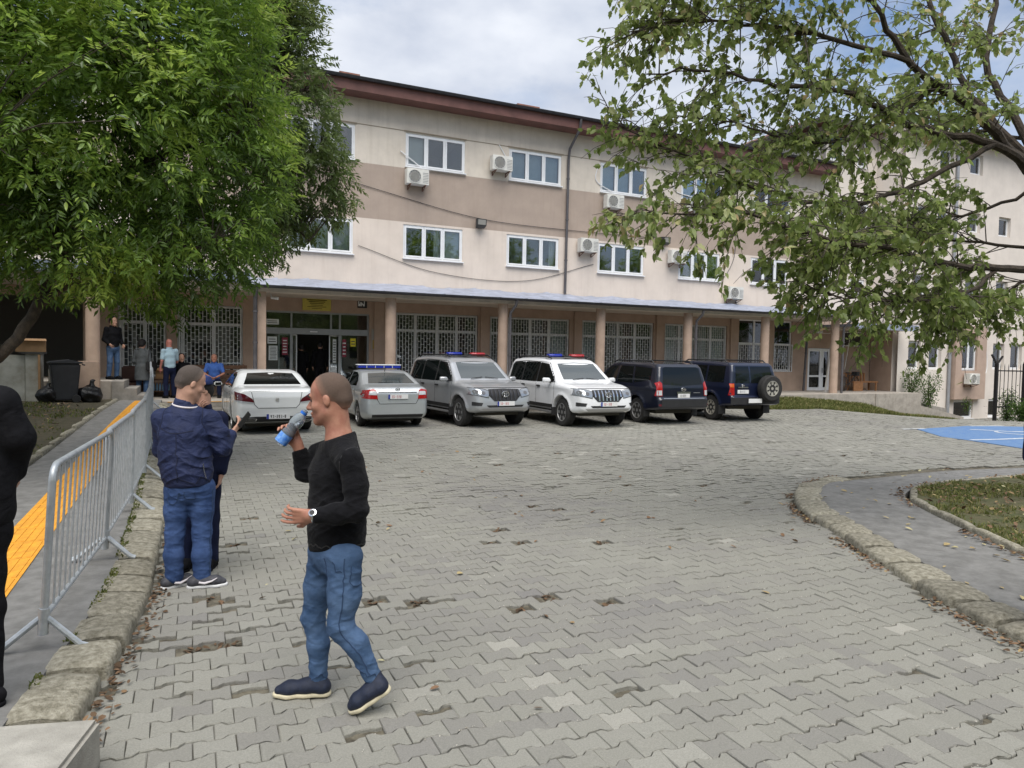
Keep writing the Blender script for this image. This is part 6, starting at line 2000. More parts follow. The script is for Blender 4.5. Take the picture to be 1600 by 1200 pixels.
# bench, sofa, parcels on the porch
m_wood = mat('dark_bench_wood', (0.14, 0.075, 0.045), 0.7, var=0.3, vscale=10)


def bench(name, loc, rz, L, label, m):
    t = empty(name, loc, rz, label, 'bench')
    for k in range(3):
        q = MB(); q.box(-L / 2, L / 2, -.22 + .15 * k, -.09 + .15 * k, .42, .455); q.build('seat_slat', m, t, bevel=.006)
    for k in range(3):
        q = MB(); q.box(-L / 2, L / 2, .25, .28, .55 + .15 * k, .67 + .15 * k); q.build('back_slat', m, t, bevel=.006)
    for x in (-L / 2 + .12, L / 2 - .12):
        for y in (-.18, .22):
            q = MB(); q.box(x - .03, x + .03, y - .03, y + .03, 0, .42 if y < 0 else 1.0); q.build('leg', m, t)
    return t


bench('porch_bench', (.45, 23.62, PLAT), 0, 2.3, 'dark wooden bench under the grilled window left of the entrance', m_wood)
sf = empty('armchair', (-1.55, 23.75, PLAT), rad(0), 'worn dark brown armchair behind the woman in the coat', 'armchair')
for nm, bx in (('seat', (-.38, .38, -.4, .35, .12, .42)), ('backrest', (-.38, .38, .22, .42, .42, .92)), ('armrest', (-.50, -.38, -.4, .4, .1, .62)), ('armrest', (.38, .50, -.4, .4, .1, .62))):
    q = MB(); q.box(*bx); q.build(nm, mat('brown_leatherette', (0.07, 0.035, 0.028), 0.5, var=0.3, vscale=6), sf, smooth=True, bevel=.04)
tb = empty('low_table', (-.72, 23.75, PLAT), 0, 'low dark table with parcels behind the bald man', 'table')
q = MB(); q.box(-.5, .5, -.28, .28, .50, .54); q.build('top', m_wood, tb)
q = MB(); q.box(-.48, .48, -.26, .26, .16, .19); q.build('shelf', m_wood, tb)
for x in (-.45, .45):
    for y in (-.23, .23):
        q = MB(); q.box(x - .025, x + .025, y - .025, y + .025, 0, .50); q.build('leg', m_wood, tb)
carton((-.78, 23.72, PLAT + .542), (.40, .30, .32), rad(-10), 'small cardboard box on the low table')
for k in range(8):
    t = empty('water_bottle', (-1.05 + .085 * k, 23.60 + .03 * (k % 2), PLAT + .192), 0, None, None)
    tag(t, 'blue-capped water bottle in the pack on the table shelf', 'bottle', 'pack of water bottles under the low table')
    if k == 0:
        q = MB(); q.lathe([(0, 0), (.032, 0), (.032, .15), (.028, .17), (.014, .20), (.014, .215)], 12); q.build('bottle_body', mat('bluish_plastic', (0.25, 0.42, 0.62), 0.2, coat=.5), t, smooth=True)
        q = MB(); q.lathe([(.016, .215), (.016, .235), (0, .235)], 10); q.build('bottle_cap', m_ledb, t); p0 = t
    else:
        for c in p0.children:
            d = c.copy(); col.objects.link(d); d.parent = t
hb = empty('shoulder_bag', (-1.08, 22.98, PLAT + .80), rad(60), 'dark handbag hanging at the hip of the woman in the coat', 'bag')
q = MB(); q.box(-.20, .20, -.07, .07, 0, .28); q.build('pouch', m_black if 'm_black' in globals() else m_blk, hb, smooth=True, bevel=.03)
q = MB(); q.tube([(-.17, 0, .26), (-.10, .0, .62), (0, 0, .72), (.10, 0, .62), (.17, 0, .26)], .012, 6); q.build('strap', m_blk, hb)
sc_ = empty('security_camera', (2.2, 22.5, 3.55), 0, 'small white security camera under the porch ceiling by the entrance', 'camera')
q = MB(); q.tube([(0, 0, 0), (.18, -.12, -.03)], .045, 10); q.build('camera_body', m_bwhite, sc_, smooth=True)
q = MB(); q.tube([(0, 0, 0), (-.02, .05, .14)], .015, 6); q.build('camera_mount', m_bwhite, sc_)

# ---------------------------------------------------------------- right porch: bench, bicycle, shrubs, fence
m_rb = mat('varnished_wood', (0.33, 0.16, 0.07), 0.6, var=0.3, vscale=12)
rb = empty('rustic_bench', (29.5, 23.75, PLAT), rad(0), 'varnished rustic wooden bench in the right porch corner', 'bench')
q = MB(); q.box(-.85, .85, -.25, .22, .40, .46); q.build('seat', m_rb, rb, bevel=.01)
for k in range(7):
    x = -.78 + .20 * k
    q = MB(); q.box(x - .05, x + .05, .20, .25, .46, .86 + .03 * (k % 2)); q.build('back_slat', m_rb, rb, bevel=.006)
for x, w_ in ((-.78, .12), (.70, .05)):
    q = MB(); q.box(x - w_ / 2, x + w_ / 2 + (.5 if w_ > .1 else 0), -.26, -.20, 0, .40); q.box(x - w_ / 2, x + w_ / 2, .12, .20, 0, .40); q.build('leg', m_rb, rb)
q = MB(); q.box(-.95, .5, .25, .28, .80, .86); q.build('top_rail', m_rb, rb)
bk = empty('bicycle', (28.45, 23.55, PLAT), rad(12), 'old dark bicycle leaning in the right porch corner', 'bicycle')
for x in (-.52, .52):
    q = MB(); q.tube([(x + .33 * math.cos(a), 0, .35 + .33 * math.sin(a)) for a in np.linspace(0, 2 * math.pi, 33)], .018, 6, caps=False)
    o = q.build('wheel', m_tyre, bk, smooth=True)
    q = MB()
    for a in np.linspace(0, math.pi, 9)[:-1]: q.bar((x + .32 * math.cos(a), 0, .35 + .32 * math.sin(a)), (x - .32 * math.cos(a), 0, .35 - .32 * math.sin(a)), .004)
    q.build('spokes', m_rim, o)
q = MB()
for a, b_ in (((-.52, 0, .35), (-.10, 0, .30)), ((-.10, 0, .30), (-.20, 0, .82)), ((-.20, 0, .80), (-.52, 0, .35)), ((-.17, 0, .72), (.38, 0, .80)), ((-.10, 0, .30), (.40, 0, .72)), ((.37, 0, .92), (.52, 0, .35))): q.tube([a, b_], .016, 8)
q.build('frame', m_blk, bk, smooth=True)
q = MB(); q.tube([(.30, -.28, .98), (.36, -.1, 1.0), (.37, 0, .98), (.36, .1, 1.0), (.30, .28, .98)], .012, 8); q.build('handlebar', m_rim, bk, smooth=True)
q = MB(); q.prism([(-.36, .84), (-.30, .90), (-.06, .87), (-.06, .84)], -.06, .06, 'y'); q.build('saddle', m_blk, bk, bevel=.015, smooth=True)
q = MB(); q.box(.40, .62, -.14, .14, .72, .92); q.build('basket', m_blk, bk)
LEAFG = [(0, (0.030, 0.060, 0.012)), (.5, (0.060, 0.115, 0.022)), (1, (0.13, 0.19, 0.04))]
m_leafs = attr_mat('shrub_leaf', LEAFG, rough=.5, var=.2, vscale=4, bump=0, trans=.3)


def leaf_cloud(name, P, D, size, m, parent=None, seed=0, wid=.34, fold=.22, tone=None, droop=0.0):
    """Lanceolate folded leaves at P pointing along D."""
    g = np.random.default_rng(seed); n = len(P)
    D = D + np.array([0, 0, -droop]); D /= np.linalg.norm(D, axis=1, keepdims=True) + 1e-9
    N = g.normal(0, 1, (n, 3)) + np.array([0, 0, 1.2]); S = np.cross(D, N); S /= np.linalg.norm(S, axis=1, keepdims=True) + 1e-9
    N = np.cross(S, D)
    L = (size * g.uniform(.65, 1.25, n))[:, None]
    a, b = P, P + D * L
    m1 = P + D * L * .42
    V = np.stack([a, m1 + S * L * wid / 2 + N * L * fold * .35, b, m1 - S * L * wid / 2 + N * L * fold * .35], 1).reshape(-1, 3)
    i = (np.arange(n) * 4)[:, None]
    if tone is None: tone = np.clip(g.normal(.5, .22, n), 0, 1)
    me = np_mesh(name, V, [i + np.array([[0, 2, 1]]), i + np.array([[0, 3, 2]])], tone=np.repeat(tone, 4))
    return link_mesh(name, me, m, parent)


def shrub(x, y, z, r, h, label, seed, n=900, name='shrub'):
    t = empty(name, (x, y, z), 0, label, 'shrub')
    g = np.random.default_rng(seed); q = MB(); P, D = [], []
    for k in range(9):
        a = g.uniform(0, 6.28); rr = r * g.uniform(.1, .8); hh = h * g.uniform(.6, 1)
        pts = spline([(0, 0, 0), (rr * .4 * math.cos(a), rr * .4 * math.sin(a), hh * .5), (rr * math.cos(a), rr * math.sin(a), hh)], 8); q.tube([tuple(p) for p in pts], [.012 - .001 * i for i in range(8)], 5)
        for _ in range(n // 9):
            i = g.uniform(0.8, 7); p = pts[int(i)] + g.normal(0, .06 + .25 * r * .4, 3); P.append(p); D.append(g.normal(0, 1, 3) + np.array([math.cos(a), math.sin(a), .4]) * .6)
    q.build('stem', mat('shrub_stem', (0.06, 0.05, 0.03), .9), t)
    tag(leaf_cloud('foliage', np.array(P), np.array(D), .10, m_leafs, t, seed, .45), kind='stuff')
    return t


shrub(31.05, 22.3, .05, .55, 1.85, 'tall bright green shrub at the annex corner, left of its twin', 2, 1000)
shrub(32.35, 22.3, -.25, .75, 1.7, 'bright green shrub below the annex windows, right of its twin', 3, 1200)
shrub(35.1, 22.2, -.5, .25, .8, 'small dark wiry plant hanging by the basement window', 5, 160)
m_iron = mat('black_iron', (0.014, 0.013, 0.014), .55, var=.2, vscale=9)
fc = empty('iron_fence', (30.3, 18.0, -.35), label='black spiked iron fence with a forked post at the right edge', cat='fence', world=True)
FX0, FY0, FX1, FY1 = 30.3, 18.0, 36.5, 16.6
for t in (0, .22, .5, 1.0):
    x, y = FX0 + (FX1 - FX0) * t, FY0 + (FY1 - FY0) * t; z = float(z_yard(x, y))
    q = MB(); q.bar((x, y, z - .05), (x, y, 1.90), .11)
    if t == 0:
        q.bar((x, y, 1.88), (x - .28, y + .05, 2.28), .06); q.bar((x, y, 1.88), (x + .28, y - .05, 2.22), .06)
    else: q.add([(x - .055, y - .055, 1.9), (x + .055, y - .055, 1.9), (x + .055, y + .055, 1.9), (x - .055, y + .055, 1.9), (x, y, 2.12)], [(0, 1, 4), (1, 2, 4), (2, 3, 4), (3, 0, 4), (3, 2, 1, 0)])
    q.build('post', m_iron, fc)
for z in (.12, 1.62):
    q = MB(); q.bar((FX0, FY0, z), (FX1, FY1, z - .03), .05); q.build('rail', m_iron, fc)
for k in range(1, 32):
    t = k / 32; x, y = FX0 + (FX1 - FX0) * t, FY0 + (FY1 - FY0) * t
    q = MB(); q.tube([(x, y, -.1), (x, y, 1.80), (x, y, 1.92)], [.014, .014, .002], 5); q.build('fence_bar', m_iron, fc)
for k, (x, y, r, h) in enumerate(((31.2, 17.2, .8, 1.0), (32.6, 16.9, 1.0, 1.2), (34.2, 16.6, 1.0, 1.1), (32.0, 18.5, .6, 2.0))):
    shrub(x, y, float(z_yard(x, y)), r, h, ('low dark green bush at the foot of the iron fence post', 'dense dark bush along the iron fence, middle one', 'dark bush along the iron fence at the picture edge', 'climbing green plant behind the iron fence bars')[k], 20 + k, 3800 if k < 3 else 1300, 'bush')

# ---------------------------------------------------------------- people
m_skin = mat('skin', (0.42, 0.215, 0.145), 0.5, var=0.16, vscale=16, c2=(0.34, 0.145, 0.10), bump=0.12, bscale=180, vec='obj', spec=0.4)
m_skin2 = mat('fair_skin', (0.50, 0.29, 0.21), 0.55, var=0.12, vscale=22, vec='obj', spec=0.4)
m_hair = attr_mat('cropped_hair', [(0, (0.38, 0.19, 0.13)), (.45, (0.23, 0.135, 0.098)), (1, (0.125, 0.086, 0.066))], rough=.8, var=.35, vscale=330, bump=.6, bscale=500)
m_hairg = attr_mat('greying_hair', [(0, (0.40, 0.25, 0.19)), (.35, (0.16, 0.12, 0.10)), (1, (0.085, 0.068, 0.058))], rough=.8, var=.4, vscale=300, bump=.6, bscale=450)
m_hairk = mat('black_hair', (0.012, 0.010, 0.010), 0.7, bump=0.4, bscale=200, vec='obj')
m_sweat = mat('black_sweatshirt', (0.0085, 0.0085, 0.010), 0.95, var=0.3, vscale=30, bump=0.35, bscale=260, sheen=0.05, vec='obj', spec=0.12, crease=(9, 9, 13, .55))
m_black = mat('black_cloth', (0.010, 0.010, 0.012), 0.9, var=0.3, vscale=20, bump=0.3, bscale=200, vec='obj', spec=0.15, crease=(7, 7, 11, .6))
m_jeans = mat('blue_denim', (0.105, 0.172, 0.295), 0.9, c2=(0.040, 0.080, 0.162), vscale=5.5, bump=0.5, bscale=330, detail=9, vec='obj', spec=0.2, crease=(6, 6, 13, .5))
m_jeans2 = mat('bright_denim', (0.062, 0.108, 0.245), 0.9, c2=(0.025, 0.050, 0.130), vscale=6.5, bump=0.5, bscale=330, detail=9, vec='obj', spec=0.2, crease=(5, 5, 12, .55))
m_jack = mat('navy_jacket', (0.018, 0.026, 0.072), 0.7, var=0.25, vscale=14, bump=0.25, bscale=90, vec='obj', spec=0.3, crease=(8, 8, 12, .8))
m_navyc = mat('navy_cloth', (0.010, 0.014, 0.040), 0.85, var=0.25, vscale=14, bump=0.25, bscale=120, vec='obj', spec=0.2)
m_grey = mat('grey_coat', (0.11, 0.12, 0.125), 0.9, var=0.2, vscale=12, vec='obj')
m_sky = mat('pale_blue_shirt', (0.36, 0.50, 0.58), 0.9, var=0.1, vscale=12, vec='obj')
m_blue = mat('blue_uniform_shirt', (0.05, 0.13, 0.42), 0.9, var=0.2, vscale=12, vec='obj')
m_shoe = mat('dark_blue_trainer', (0.012, 0.018, 0.040), 0.6, var=0.3, vscale=60, bump=0.3, bscale=240, vec='obj')
m_shoe2 = mat('grey_trainer', (0.055, 0.055, 0.065), 0.6, var=0.5, vscale=30, bump=0.2, bscale=200, vec='obj')
m_sole = mat('cream_sole', (0.60, 0.54, 0.38), 0.7, var=0.12, vscale=30, vec='obj')
m_solew = mat('white_sole', (0.72, 0.72, 0.72), 0.6, var=0.1, vscale=30, vec='obj')
m_trim = mat('white_piping', (0.62, 0.58, 0.60), 0.7)
m_eye = mat('eye', (0.05, 0.035, 0.03), 0.2)
VA = lambda p: np.array(p, float)


def unit(v):
    v = VA(v); return v / (np.linalg.norm(v) + 1e-12)


def head_frame(fwd, up=(0, 0, 1)):
    f = unit(fwd); u = VA(up) - f * (VA(up) @ f); u = unit(u)
    return f, np.cross(u, f), u                        # forward, left, up


def add_head(F, c, fr, s=1.0, fine=True):
    f, l, u = fr
    at = lambda a, b, d: VA(c) + (f * a + l * b + u * d) * s
    Mx = np.stack([f, l, u], 1)
    F.ell(at(-.010, 0, .030), VA((.100, .077, .092)) * s, Mx, .02)
    F.ell(at(.028, 0, -.040), VA((.068, .060, .080)) * s, Mx, .03)
    F.cap(at(.012, .045, -.070), at(.074, .012, -.108), .024 * s, .020 * s, .03)
    F.cap(at(.012, -.045, -.070), at(.074, -.012, -.108), .024 * s, .020 * s, .03)
    F.cap(at(.084, 0, .002), at(.112, 0, -.036), .0085 * s, .0135 * s, .010)
    F.cap(at(.082, .030, .018), at(.082, -.030, .018), .012 * s, .012 * s, .014)
    for sg in (1, -1):
        F.cap(at(.104, .009 * sg, -.040), at(.098, .013 * sg, -.042), .008 * s, .008 * s, .006)
        F.ell(at(.100, .031 * sg, -.002), VA((.016, .015, .011)) * s, Mx, .012, 'cut')
        F.ell(at(.056, .044 * sg, -.036), VA((.025, .020, .022)) * s, Mx, .02)
        F.ell(at(-.006, .077 * sg, -.012), VA((.0175, .009, .028)) * s, Mx, .008)
        if fine: F.ell(at(-.002, .090 * sg, -.010), VA((.010, .006, .018)) * s, Mx, .004, 'cut')
    F.cap(at(.094, .018, -.066), at(.094, -.018, -.066), .0075 * s, .0075 * s, .006)
    F.cap(at(.092, .015, -.080), at(.092, -.015, -.080), .008 * s, .008 * s, .006)
    if fine: F.cap(at(.106, .020, -.0725), at(.106, -.020, -.0725), .003 * s, .003 * s, .003, 'cut')
    return at


def add_hand(F, w, d, n, side, curl=(.5, .5, .5, .5), thumb=(.5, .3), s=1.0, spread=.16, k=.0035):
    """w wrist, d finger direction, n palm normal (the way the palm faces), side +1: thumb on n x d side."""
    d = unit(d); n = unit(VA(n) - d * (VA(n) @ d)); t = np.cross(n, d) * side
    at = lambda a, b, c: VA(w) + (d * a + t * b + n * c) * s
    for b in (-.030, -.010, .010, .030):
        F.cap(at(.0, b * .55, 0), at(.082, b, 0), .0135 * s, .0105 * s, .012)
    F.cap(at(-.03, 0, 0), at(.02, 0, 0), .024 * s, .022 * s, .02)
    F.cap(at(.015, .020, .006), at(.052, .032, .010), .015 * s, .013 * s, .012)
    for i, (b, L) in enumerate(((.0315, .90), (.0108, 1.0), (-.0102, .94), (-.0300, .76))):
        p = at(.080, b, 0); a = 0.0
        sp = (b / .03) * spread
        for j, (ln, r0, r1) in enumerate(((.044, .0086, .0080), (.028, .0080, .0073), (.022, .0073, .0060))):
            a += curl[i] * (.75, 1.0, .7)[j]
            dr = (d * math.cos(a) + n * math.sin(a)); dr = unit(dr + t * sp)
            q = p + dr * ln * L * s
            F.cap(p, q, r0 * s, r1 * s, k); p = q
    p = at(.030, .034, .010); a1, a2 = thumb
    dr = unit(d * .75 + t * math.cos(a1) * .9 + n * math.sin(a1) * .9)
    q = p + dr * .040 * s; F.cap(p, q, .0125 * s, .0105 * s, .010)
    dr2 = unit(dr + (d * .5 + n * a2 - t * .2)); F.cap(q, q + dr2 * .032 * s, .0105 * s, .0082 * s, k)


def bounds(pts, m):
    P = np.array([VA(p)[:3] for p in pts]); return P.min(0) - m, P.max(0) + m


def limb(F, pts, k=.03, **kw):
    F.chain(pts, k, **kw)


def shoe(root, heel, toe, up, m_up, m_so, s=1.0, h=.006, name='shoe', ankle=None):
    heel, toe = VA(heel), VA(toe)
    d = unit(toe - heel); up = unit(VA(up) - d * (VA(up) @ d)); lat = np.cross(up, d)
    L = np.linalg.norm(toe - heel)
    lo, hi = bounds([heel, toe, ankle if ankle is not None else heel], .14)
    F = Field(lo, hi, h); at = lambda a, b, c: heel + d * a * L + lat * b * s + up * c * s
    F.chain([(*at(.08, 0, .052), .036 * s), (*at(.40, 0, .058), .040 * s), (*at(.72, 0, .046), .040 * s), (*at(.90, 0, .036), .028 * s)], .03, flat=(lat, 1.15))
    F.cap(at(.12, 0, .05), at(.20, 0, .10) if ankle is None else VA(ankle) - up * .01, .042 * s, .044 * s, .03)
    F.clip_plane(at(0, 0, .020), -up, .004)
    o = link_mesh(name, F.mesh('shoe'), m_up, root, smooth=True)
    F = Field(lo, hi, h)
    F.chain([(*at(.06, 0, .012), .036 * s), (*at(.42, 0, .012), .036 * s), (*at(.74, 0, .012), .043 * s), (*at(.93, 0, .014), .030 * s)], .03, flat=(lat, 1.12))
    F.clip_plane(at(0, 0, .0), -up, .006); F.clip_plane(at(0, 0, .026), up, .004)
    link_mesh('sole', F.mesh('sole'), m_so, o, smooth=True)
    return o


def hair_cap(root, c, fr, s, m, grow=.006, plane=(.045, .012), nape=-.075, h=.006, name='hair'):
    """Scalp shell: slightly larger cranium cut along a hairline."""
    f, l, u = fr; Mx = np.stack([f, l, u], 1)
    at = lambda a, b, d: VA(c) + (f * a + l * b + u * d) * s
    F = Field(VA(c) - .19 * s, VA(c) + .19 * s, h)
    F.ell(at(-.010, 0, .030), VA((.100 + grow, .077 + grow, .092 + grow)) * s, Mx, .01)
    F.cap(at(-.07, .02, -.02), at(-.062, .015, nape + .02), .034 * s + grow, .028 * s + grow, .03)
    F.cap(at(-.07, -.02, -.02), at(-.062, -.015, nape + .02), .034 * s + grow, .028 * s + grow, .03)
    F.clip_plane(at(.062, 0, .075), f * .80 - u * .60, .006)          # hairline from forehead to ear
    F.clip_plane(at(-.01, 0, -.045), f * .92 - u * .39, .006)
    F.clip_plane(at(0, 0, nape), -u, .01)
    me = F.mesh('hair')
    co = np.empty(len(me.vertices) * 3, np.float32); me.vertices.foreach_get('co', co); co = co.reshape(-1, 3)
    d = np.full(len(co), 1.0)
    for p, n in ((at(.062, 0, .075), f * .80 - u * .60), (at(-.01, 0, -.045), f * .92 - u * .39), (at(0, 0, nape), -u)):
        d = np.minimum(d, -(co - p) @ n)
    a = me.attributes.new('tone', 'FLOAT', 'POINT'); a.data.foreach_set('value', np.clip((d + .004) / .05, 0, 1).astype(np.float32))
    return link_mesh(name, me, m, root, smooth=True)


def seam(root, obj, pts, w, m, name):
    """Narrow raised strip lying on a garment along pts."""
    me = obj.data
    bv = BVHTree.FromPolygons([v.co for v in me.vertices], [tuple(p.vertices) for p in me.polygons])
    Q = spline([VA(p) for p in pts], max(12, len(pts) * 6)); H = []
    for p in Q:
        loc, n, i, d = bv.find_nearest(Vector(p))
        H.append((loc, n))
    V, Fc = [], []
    for i, (p, n) in enumerate(H):
        d = H[min(i + 1, len(H) - 1)][0] - H[max(i - 1, 0)][0]
        t = d.cross(n); t = t.normalized() if t.length > 1e-7 else Vector((0, 0, 1))
        V += [p + n * .0022 + t * w / 2, p + n * .0022 - t * w / 2, p - n * .003 - t * w / 2, p - n * .003 + t * w / 2]
    for i in range(len(H) - 1):
        if (H[i + 1][0] - H[i][0]).length > .12: continue
        for k in range(4): Fc.append((4 * i + k, 4 * i + (k + 1) % 4, 4 * i + 4 + (k + 1) % 4, 4 * i + 4 + k))
    mb = MB(); mb.add(V, Fc)
    return mb.build(name, m, obj)


def cloth_obj(root, F, name, m):
    return link_mesh(name, F.mesh(name), m, root, smooth=True)


def root_at(name, label, xy, z, rz, group=None):
    return empty(name, (xy[0], xy[1], z), rz, label, 'person', group)


# ---- man drinking from a bottle (foreground).  Local x: image right, y: away, z up
mb_root = root_at('person', 'man in black sweatshirt and blue jeans drinking from a plastic bottle', (0.695, 3.889), 0, -YAW)
HC = VA((-.034, .090, 1.690)); HFR = head_frame((-.985, .06, -.16)); HS = 1.13
SL, EL, WL = VA((.128, -.095, 1.365)), VA((.180, -.165, 1.115)), VA((-.045, -.20, 1.088))
SR, ER, WR = VA((-.115, .250, 1.375)), VA((-.190, .165, 1.255)), VA((-.222, .112, 1.422))
HIPL, KL, AL = VA((.085, -.045, .80)), VA((.078, -.09, .455)), VA((.255, -.10, .195))
HIPR, KR, AR = VA((-.060, .125, .80)), VA((-.128, .118, .425)), VA((-.085, .075, .095))
F = Field((-.42, -.33, .05), (.33, .36, 1.86), .0046)
at = add_head(F, HC, HFR, HS)
F.cap(HC + VA((.035, 0, -.06)), (.028, .088, 1.40), .066, .072, .04)
F.cap((.028, .088, 1.44), (.020, .086, 1.36), .075, .10, .04)
F.cap((.010, .084, 1.28), (.012, .06, .95), .12, .11, .05, flat=((.62, -.78, 0), 1.25))
F.cap((.012, .06, .95), (.010, .05, .86), .10, .085, .05)
for a, b, c in ((SL, EL, WL), (SR, ER, WR)):
    F.cap(a, b, .045, .036, .03); F.cap(b, c, .036, .026, .02)
for a, b, c in ((HIPL, KL, AL), (HIPR, KR, AR)):
    F.cap(a - VA((0, 0, .06)), b, .06, .045, .03); F.cap(b, c, .045, .032, .03)
add_hand(F, WL, (-1, -.04, -.02), (.05, .85, .15), -1, (.30, .42, .52, .62), (.55, .35), 1.12, .05)
BC, BB = VA((-.172, .064, 1.600)), VA((-.300, .040, 1.430))
bd = unit(BC - BB)
add_hand(F, WR, unit(VA((-.40, -.05, .9))), VA((-.05, -1, -.05)), 1, (.80, .82, .85, .88), (.95, .55), 1.05, .06)
body = link_mesh('body', F.mesh('body'), m_skin, mb_root, smooth=True)
hair_cap(mb_root, HC, HFR, HS, m_hair, .0025, nape=-.066, h=.0045)
for sg in (1, -1):
    q = MB(); q.lathe([(0, -.011), (.008, -.008), (.011, 0), (.008, .008), (0, .011)], 10, Matrix.Translation(tuple(at(.078, .031 * sg, -.002)))); q.build('eye', m_eye, mb_root, smooth=True)
    q = MB(); q.tube([tuple(at(.097, .014 * sg, .019)), tuple(at(.095, .034 * sg, .023)), tuple(at(.080, .052 * sg, .015))], [.004, .005, .003], 6); q.build('eyebrow', m_hairk, mb_root)
F = Field((-.42, -.40, .72), (.42, .46, 1.56), .0065)
F.chain([(.022, .088, 1.385, .105), (.012, .086, 1.26, .134), (.016, .075, 1.10, .134), (.018, .062, .96, .136), (.020, .055, .88, .134)], .06, flat=((.80, -.60, 0), 1.20))
F.cap((.022, .088, 1.40), (.032, .090, 1.47), .09, .078, .04); F.cap((.045, .085, 1.455), SL - VA((.02, 0, .0)), .055, .05, .04)
F.cap((.045, .03, 1.395), SL - VA((.006, 0, .012)), .078, .064, .045); F.cap((-.02, .16, 1.395), SR, .078, .064, .045); F.cap((.03, .088, 1.44), SL, .06, .058, .03)
F.chain([(*SL, .068), (*(SL * .5 + EL * .5 + VA((.010, 0, 0))), .067), (*EL, .061)], .025); F.chain([(*EL, .061), (*(EL * .5 + WL * .5 + VA((0, 0, -.006))), .056), (*(WL + VA((.028, 0, .002))), .043)], .025)
F.chain([(*SR, .066), (*ER, .060)], .025); F.chain([(*ER, .060), (*(WR * .85 + ER * .15), .044)], .025)
F.rough(.0020, 34, 5)
F.folds(.011, 95, ((.5, .1, 1), (-.4, .2, 1)), [(EL, .13), ((.05, -.05, 1.0), .14), ((-.02, -.03, 1.12), .13), (ER, .1)], 3)
F.folds(.007, 70, ((1, .2, .6), (.3, .1, 1)), [((.08, -.06, 1.25), .15), ((.06, .02, .92), .16)], 4)
F.cap((.018, .056, .865), (.018, .056, .875), .136, .136, .02, flat=((.80, -.60, 0), 1.20))
F.clip_plane((.018, .056, .838), (.12, -.2, -1), .02)
F.clip_plane((.030, .089, 1.478), (-.34, 0, .94), .012)
F.cap((.028, .089, 1.44), (.030, .092, 1.60), .070, .070, .006, 'cut')
F.cap(WL + VA((.01, 0, 0)), WL - VA((.1, 0, 0)), .032, .034, .008, 'cut')
sw = cloth_obj(mb_root, F, 'sweatshirt', m_sweat)
band = lambda c, ax, n_, r_: [VA(c) + VA(ax[0]) * r_ * math.cos(a) + VA(ax[1]) * r_ * math.sin(a) for a in np.linspace(0, 2 * math.pi, n_)]
seam(mb_root, sw, band((.018, .056, .875), ((1, 0, 0), (0, 1, 0)), 40, .3), .006, m_blk, 'hem_seam')
seam(mb_root, sw, [SL + VA((.04, .07, .08)), SL + VA((-.02, -.03, .0)), SL + VA((-.05, -.05, -.09)), SL + VA((-.02, .0, -.15))], .005, m_blk, 'shoulder_seam')
F = Field((-.36, -.34, .05), (.42, .36, .93), .0065)
F.cap((.012, .052, .875), (.012, .048, .82), .118, .125, .04, flat=((.80, -.60, 0), 1.15))
F.chain([(*(HIPL + VA((.0, 0, .02))), .102), (*(HIPL * .5 + KL * .5 + VA((.012, 0, 0))), .086), (*KL, .068)], .04)
F.chain([(*KL, .068), (*(KL * .6 + AL * .4 + VA((.022, 0, .012))), .063), (*AL, .048)], .025)
F.chain([(*(HIPR + VA((0, 0, .02))), .098), (*(HIPR * .5 + KR * .5), .081), (*KR, .064)], .04)
F.chain([(*KR, .064), (*(KR * .55 + AR * .45 + VA((.018, 0, 0))), .060), (*AR, .049)], .025)
F.rough(.0016, 52, 8, aniso=(.5, .5, 1.5))
F.folds(.0075, 120, ((.35, 0, 1), (-.45, .1, 1)), [(KL, .11), (KR, .11), (AL + VA((-.02, 0, .05)), .09), (AR + VA((0, 0, .06)), .09)], 5)
F.folds(.008, 90, ((.5, .2, 1), (-.6, 0, 1)), [((.02, -.05, .76), .13), ((.12, -.08, .70), .12), ((-.08, .08, .70), .12)], 6)
tr = cloth_obj(mb_root, F, 'jeans', m_jeans)
m_seamd = mat('denim_seam', (0.026, 0.052, 0.11), .9)
m_stitch = mat('denim_stitch', (0.20, 0.15, 0.09), .9)
ot = VA((.30, -.80, 0)) * .2
seam(mb_root, tr, [HIPL + VA((.03, -.12, .05)), (HIPL + KL) / 2 + VA((.03, -.12, 0)), KL + VA((.02, -.1, 0)), (KL + AL) / 2 + VA((.03, -.1, .02)), AL + VA((.0, -.09, .03))], .007, m_seamd, 'side_seam')
seam(mb_root, tr, [VA((-.03, -.12, .83)), VA((-.035, -.13, .77)), VA((-.015, -.12, .72))], .006, m_seamd, 'fly_seam')
seam(mb_root, tr, [VA((.02, -.2, .82)), VA((.05, -.2, .775)), VA((.10, -.2, .765))], .004, m_seamd, 'pocket_edge')
seam(mb_root, tr, [VA((.16, -.15, .80)), VA((.155, -.15, .71)), VA((.19, -.1, .69)), VA((.21, -.05, .71)), VA((.21, -.05, .80))], .004, m_seamd, 'back_pocket')
for A_ in (AL, AR): seam(mb_root, tr, band(A_ + VA((0, 0, .022)), ((1, 0, 0), (0, 1, 0)), 24, .12), .004, m_seamd, 'hem_stitch')
shoe(mb_root, (.345, -.105, .115), (.155, -.135, .006), (.42, 0, .85), m_shoe, m_sole, .96, h=.005, ankle=AL + VA((.01, 0, .0)))
shoe(mb_root, (-.025, .070, .0), (-.325, .040, .0), (0, 0, 1), m_shoe, m_sole, .96, h=.005, ankle=AR + VA((0, 0, .01)))
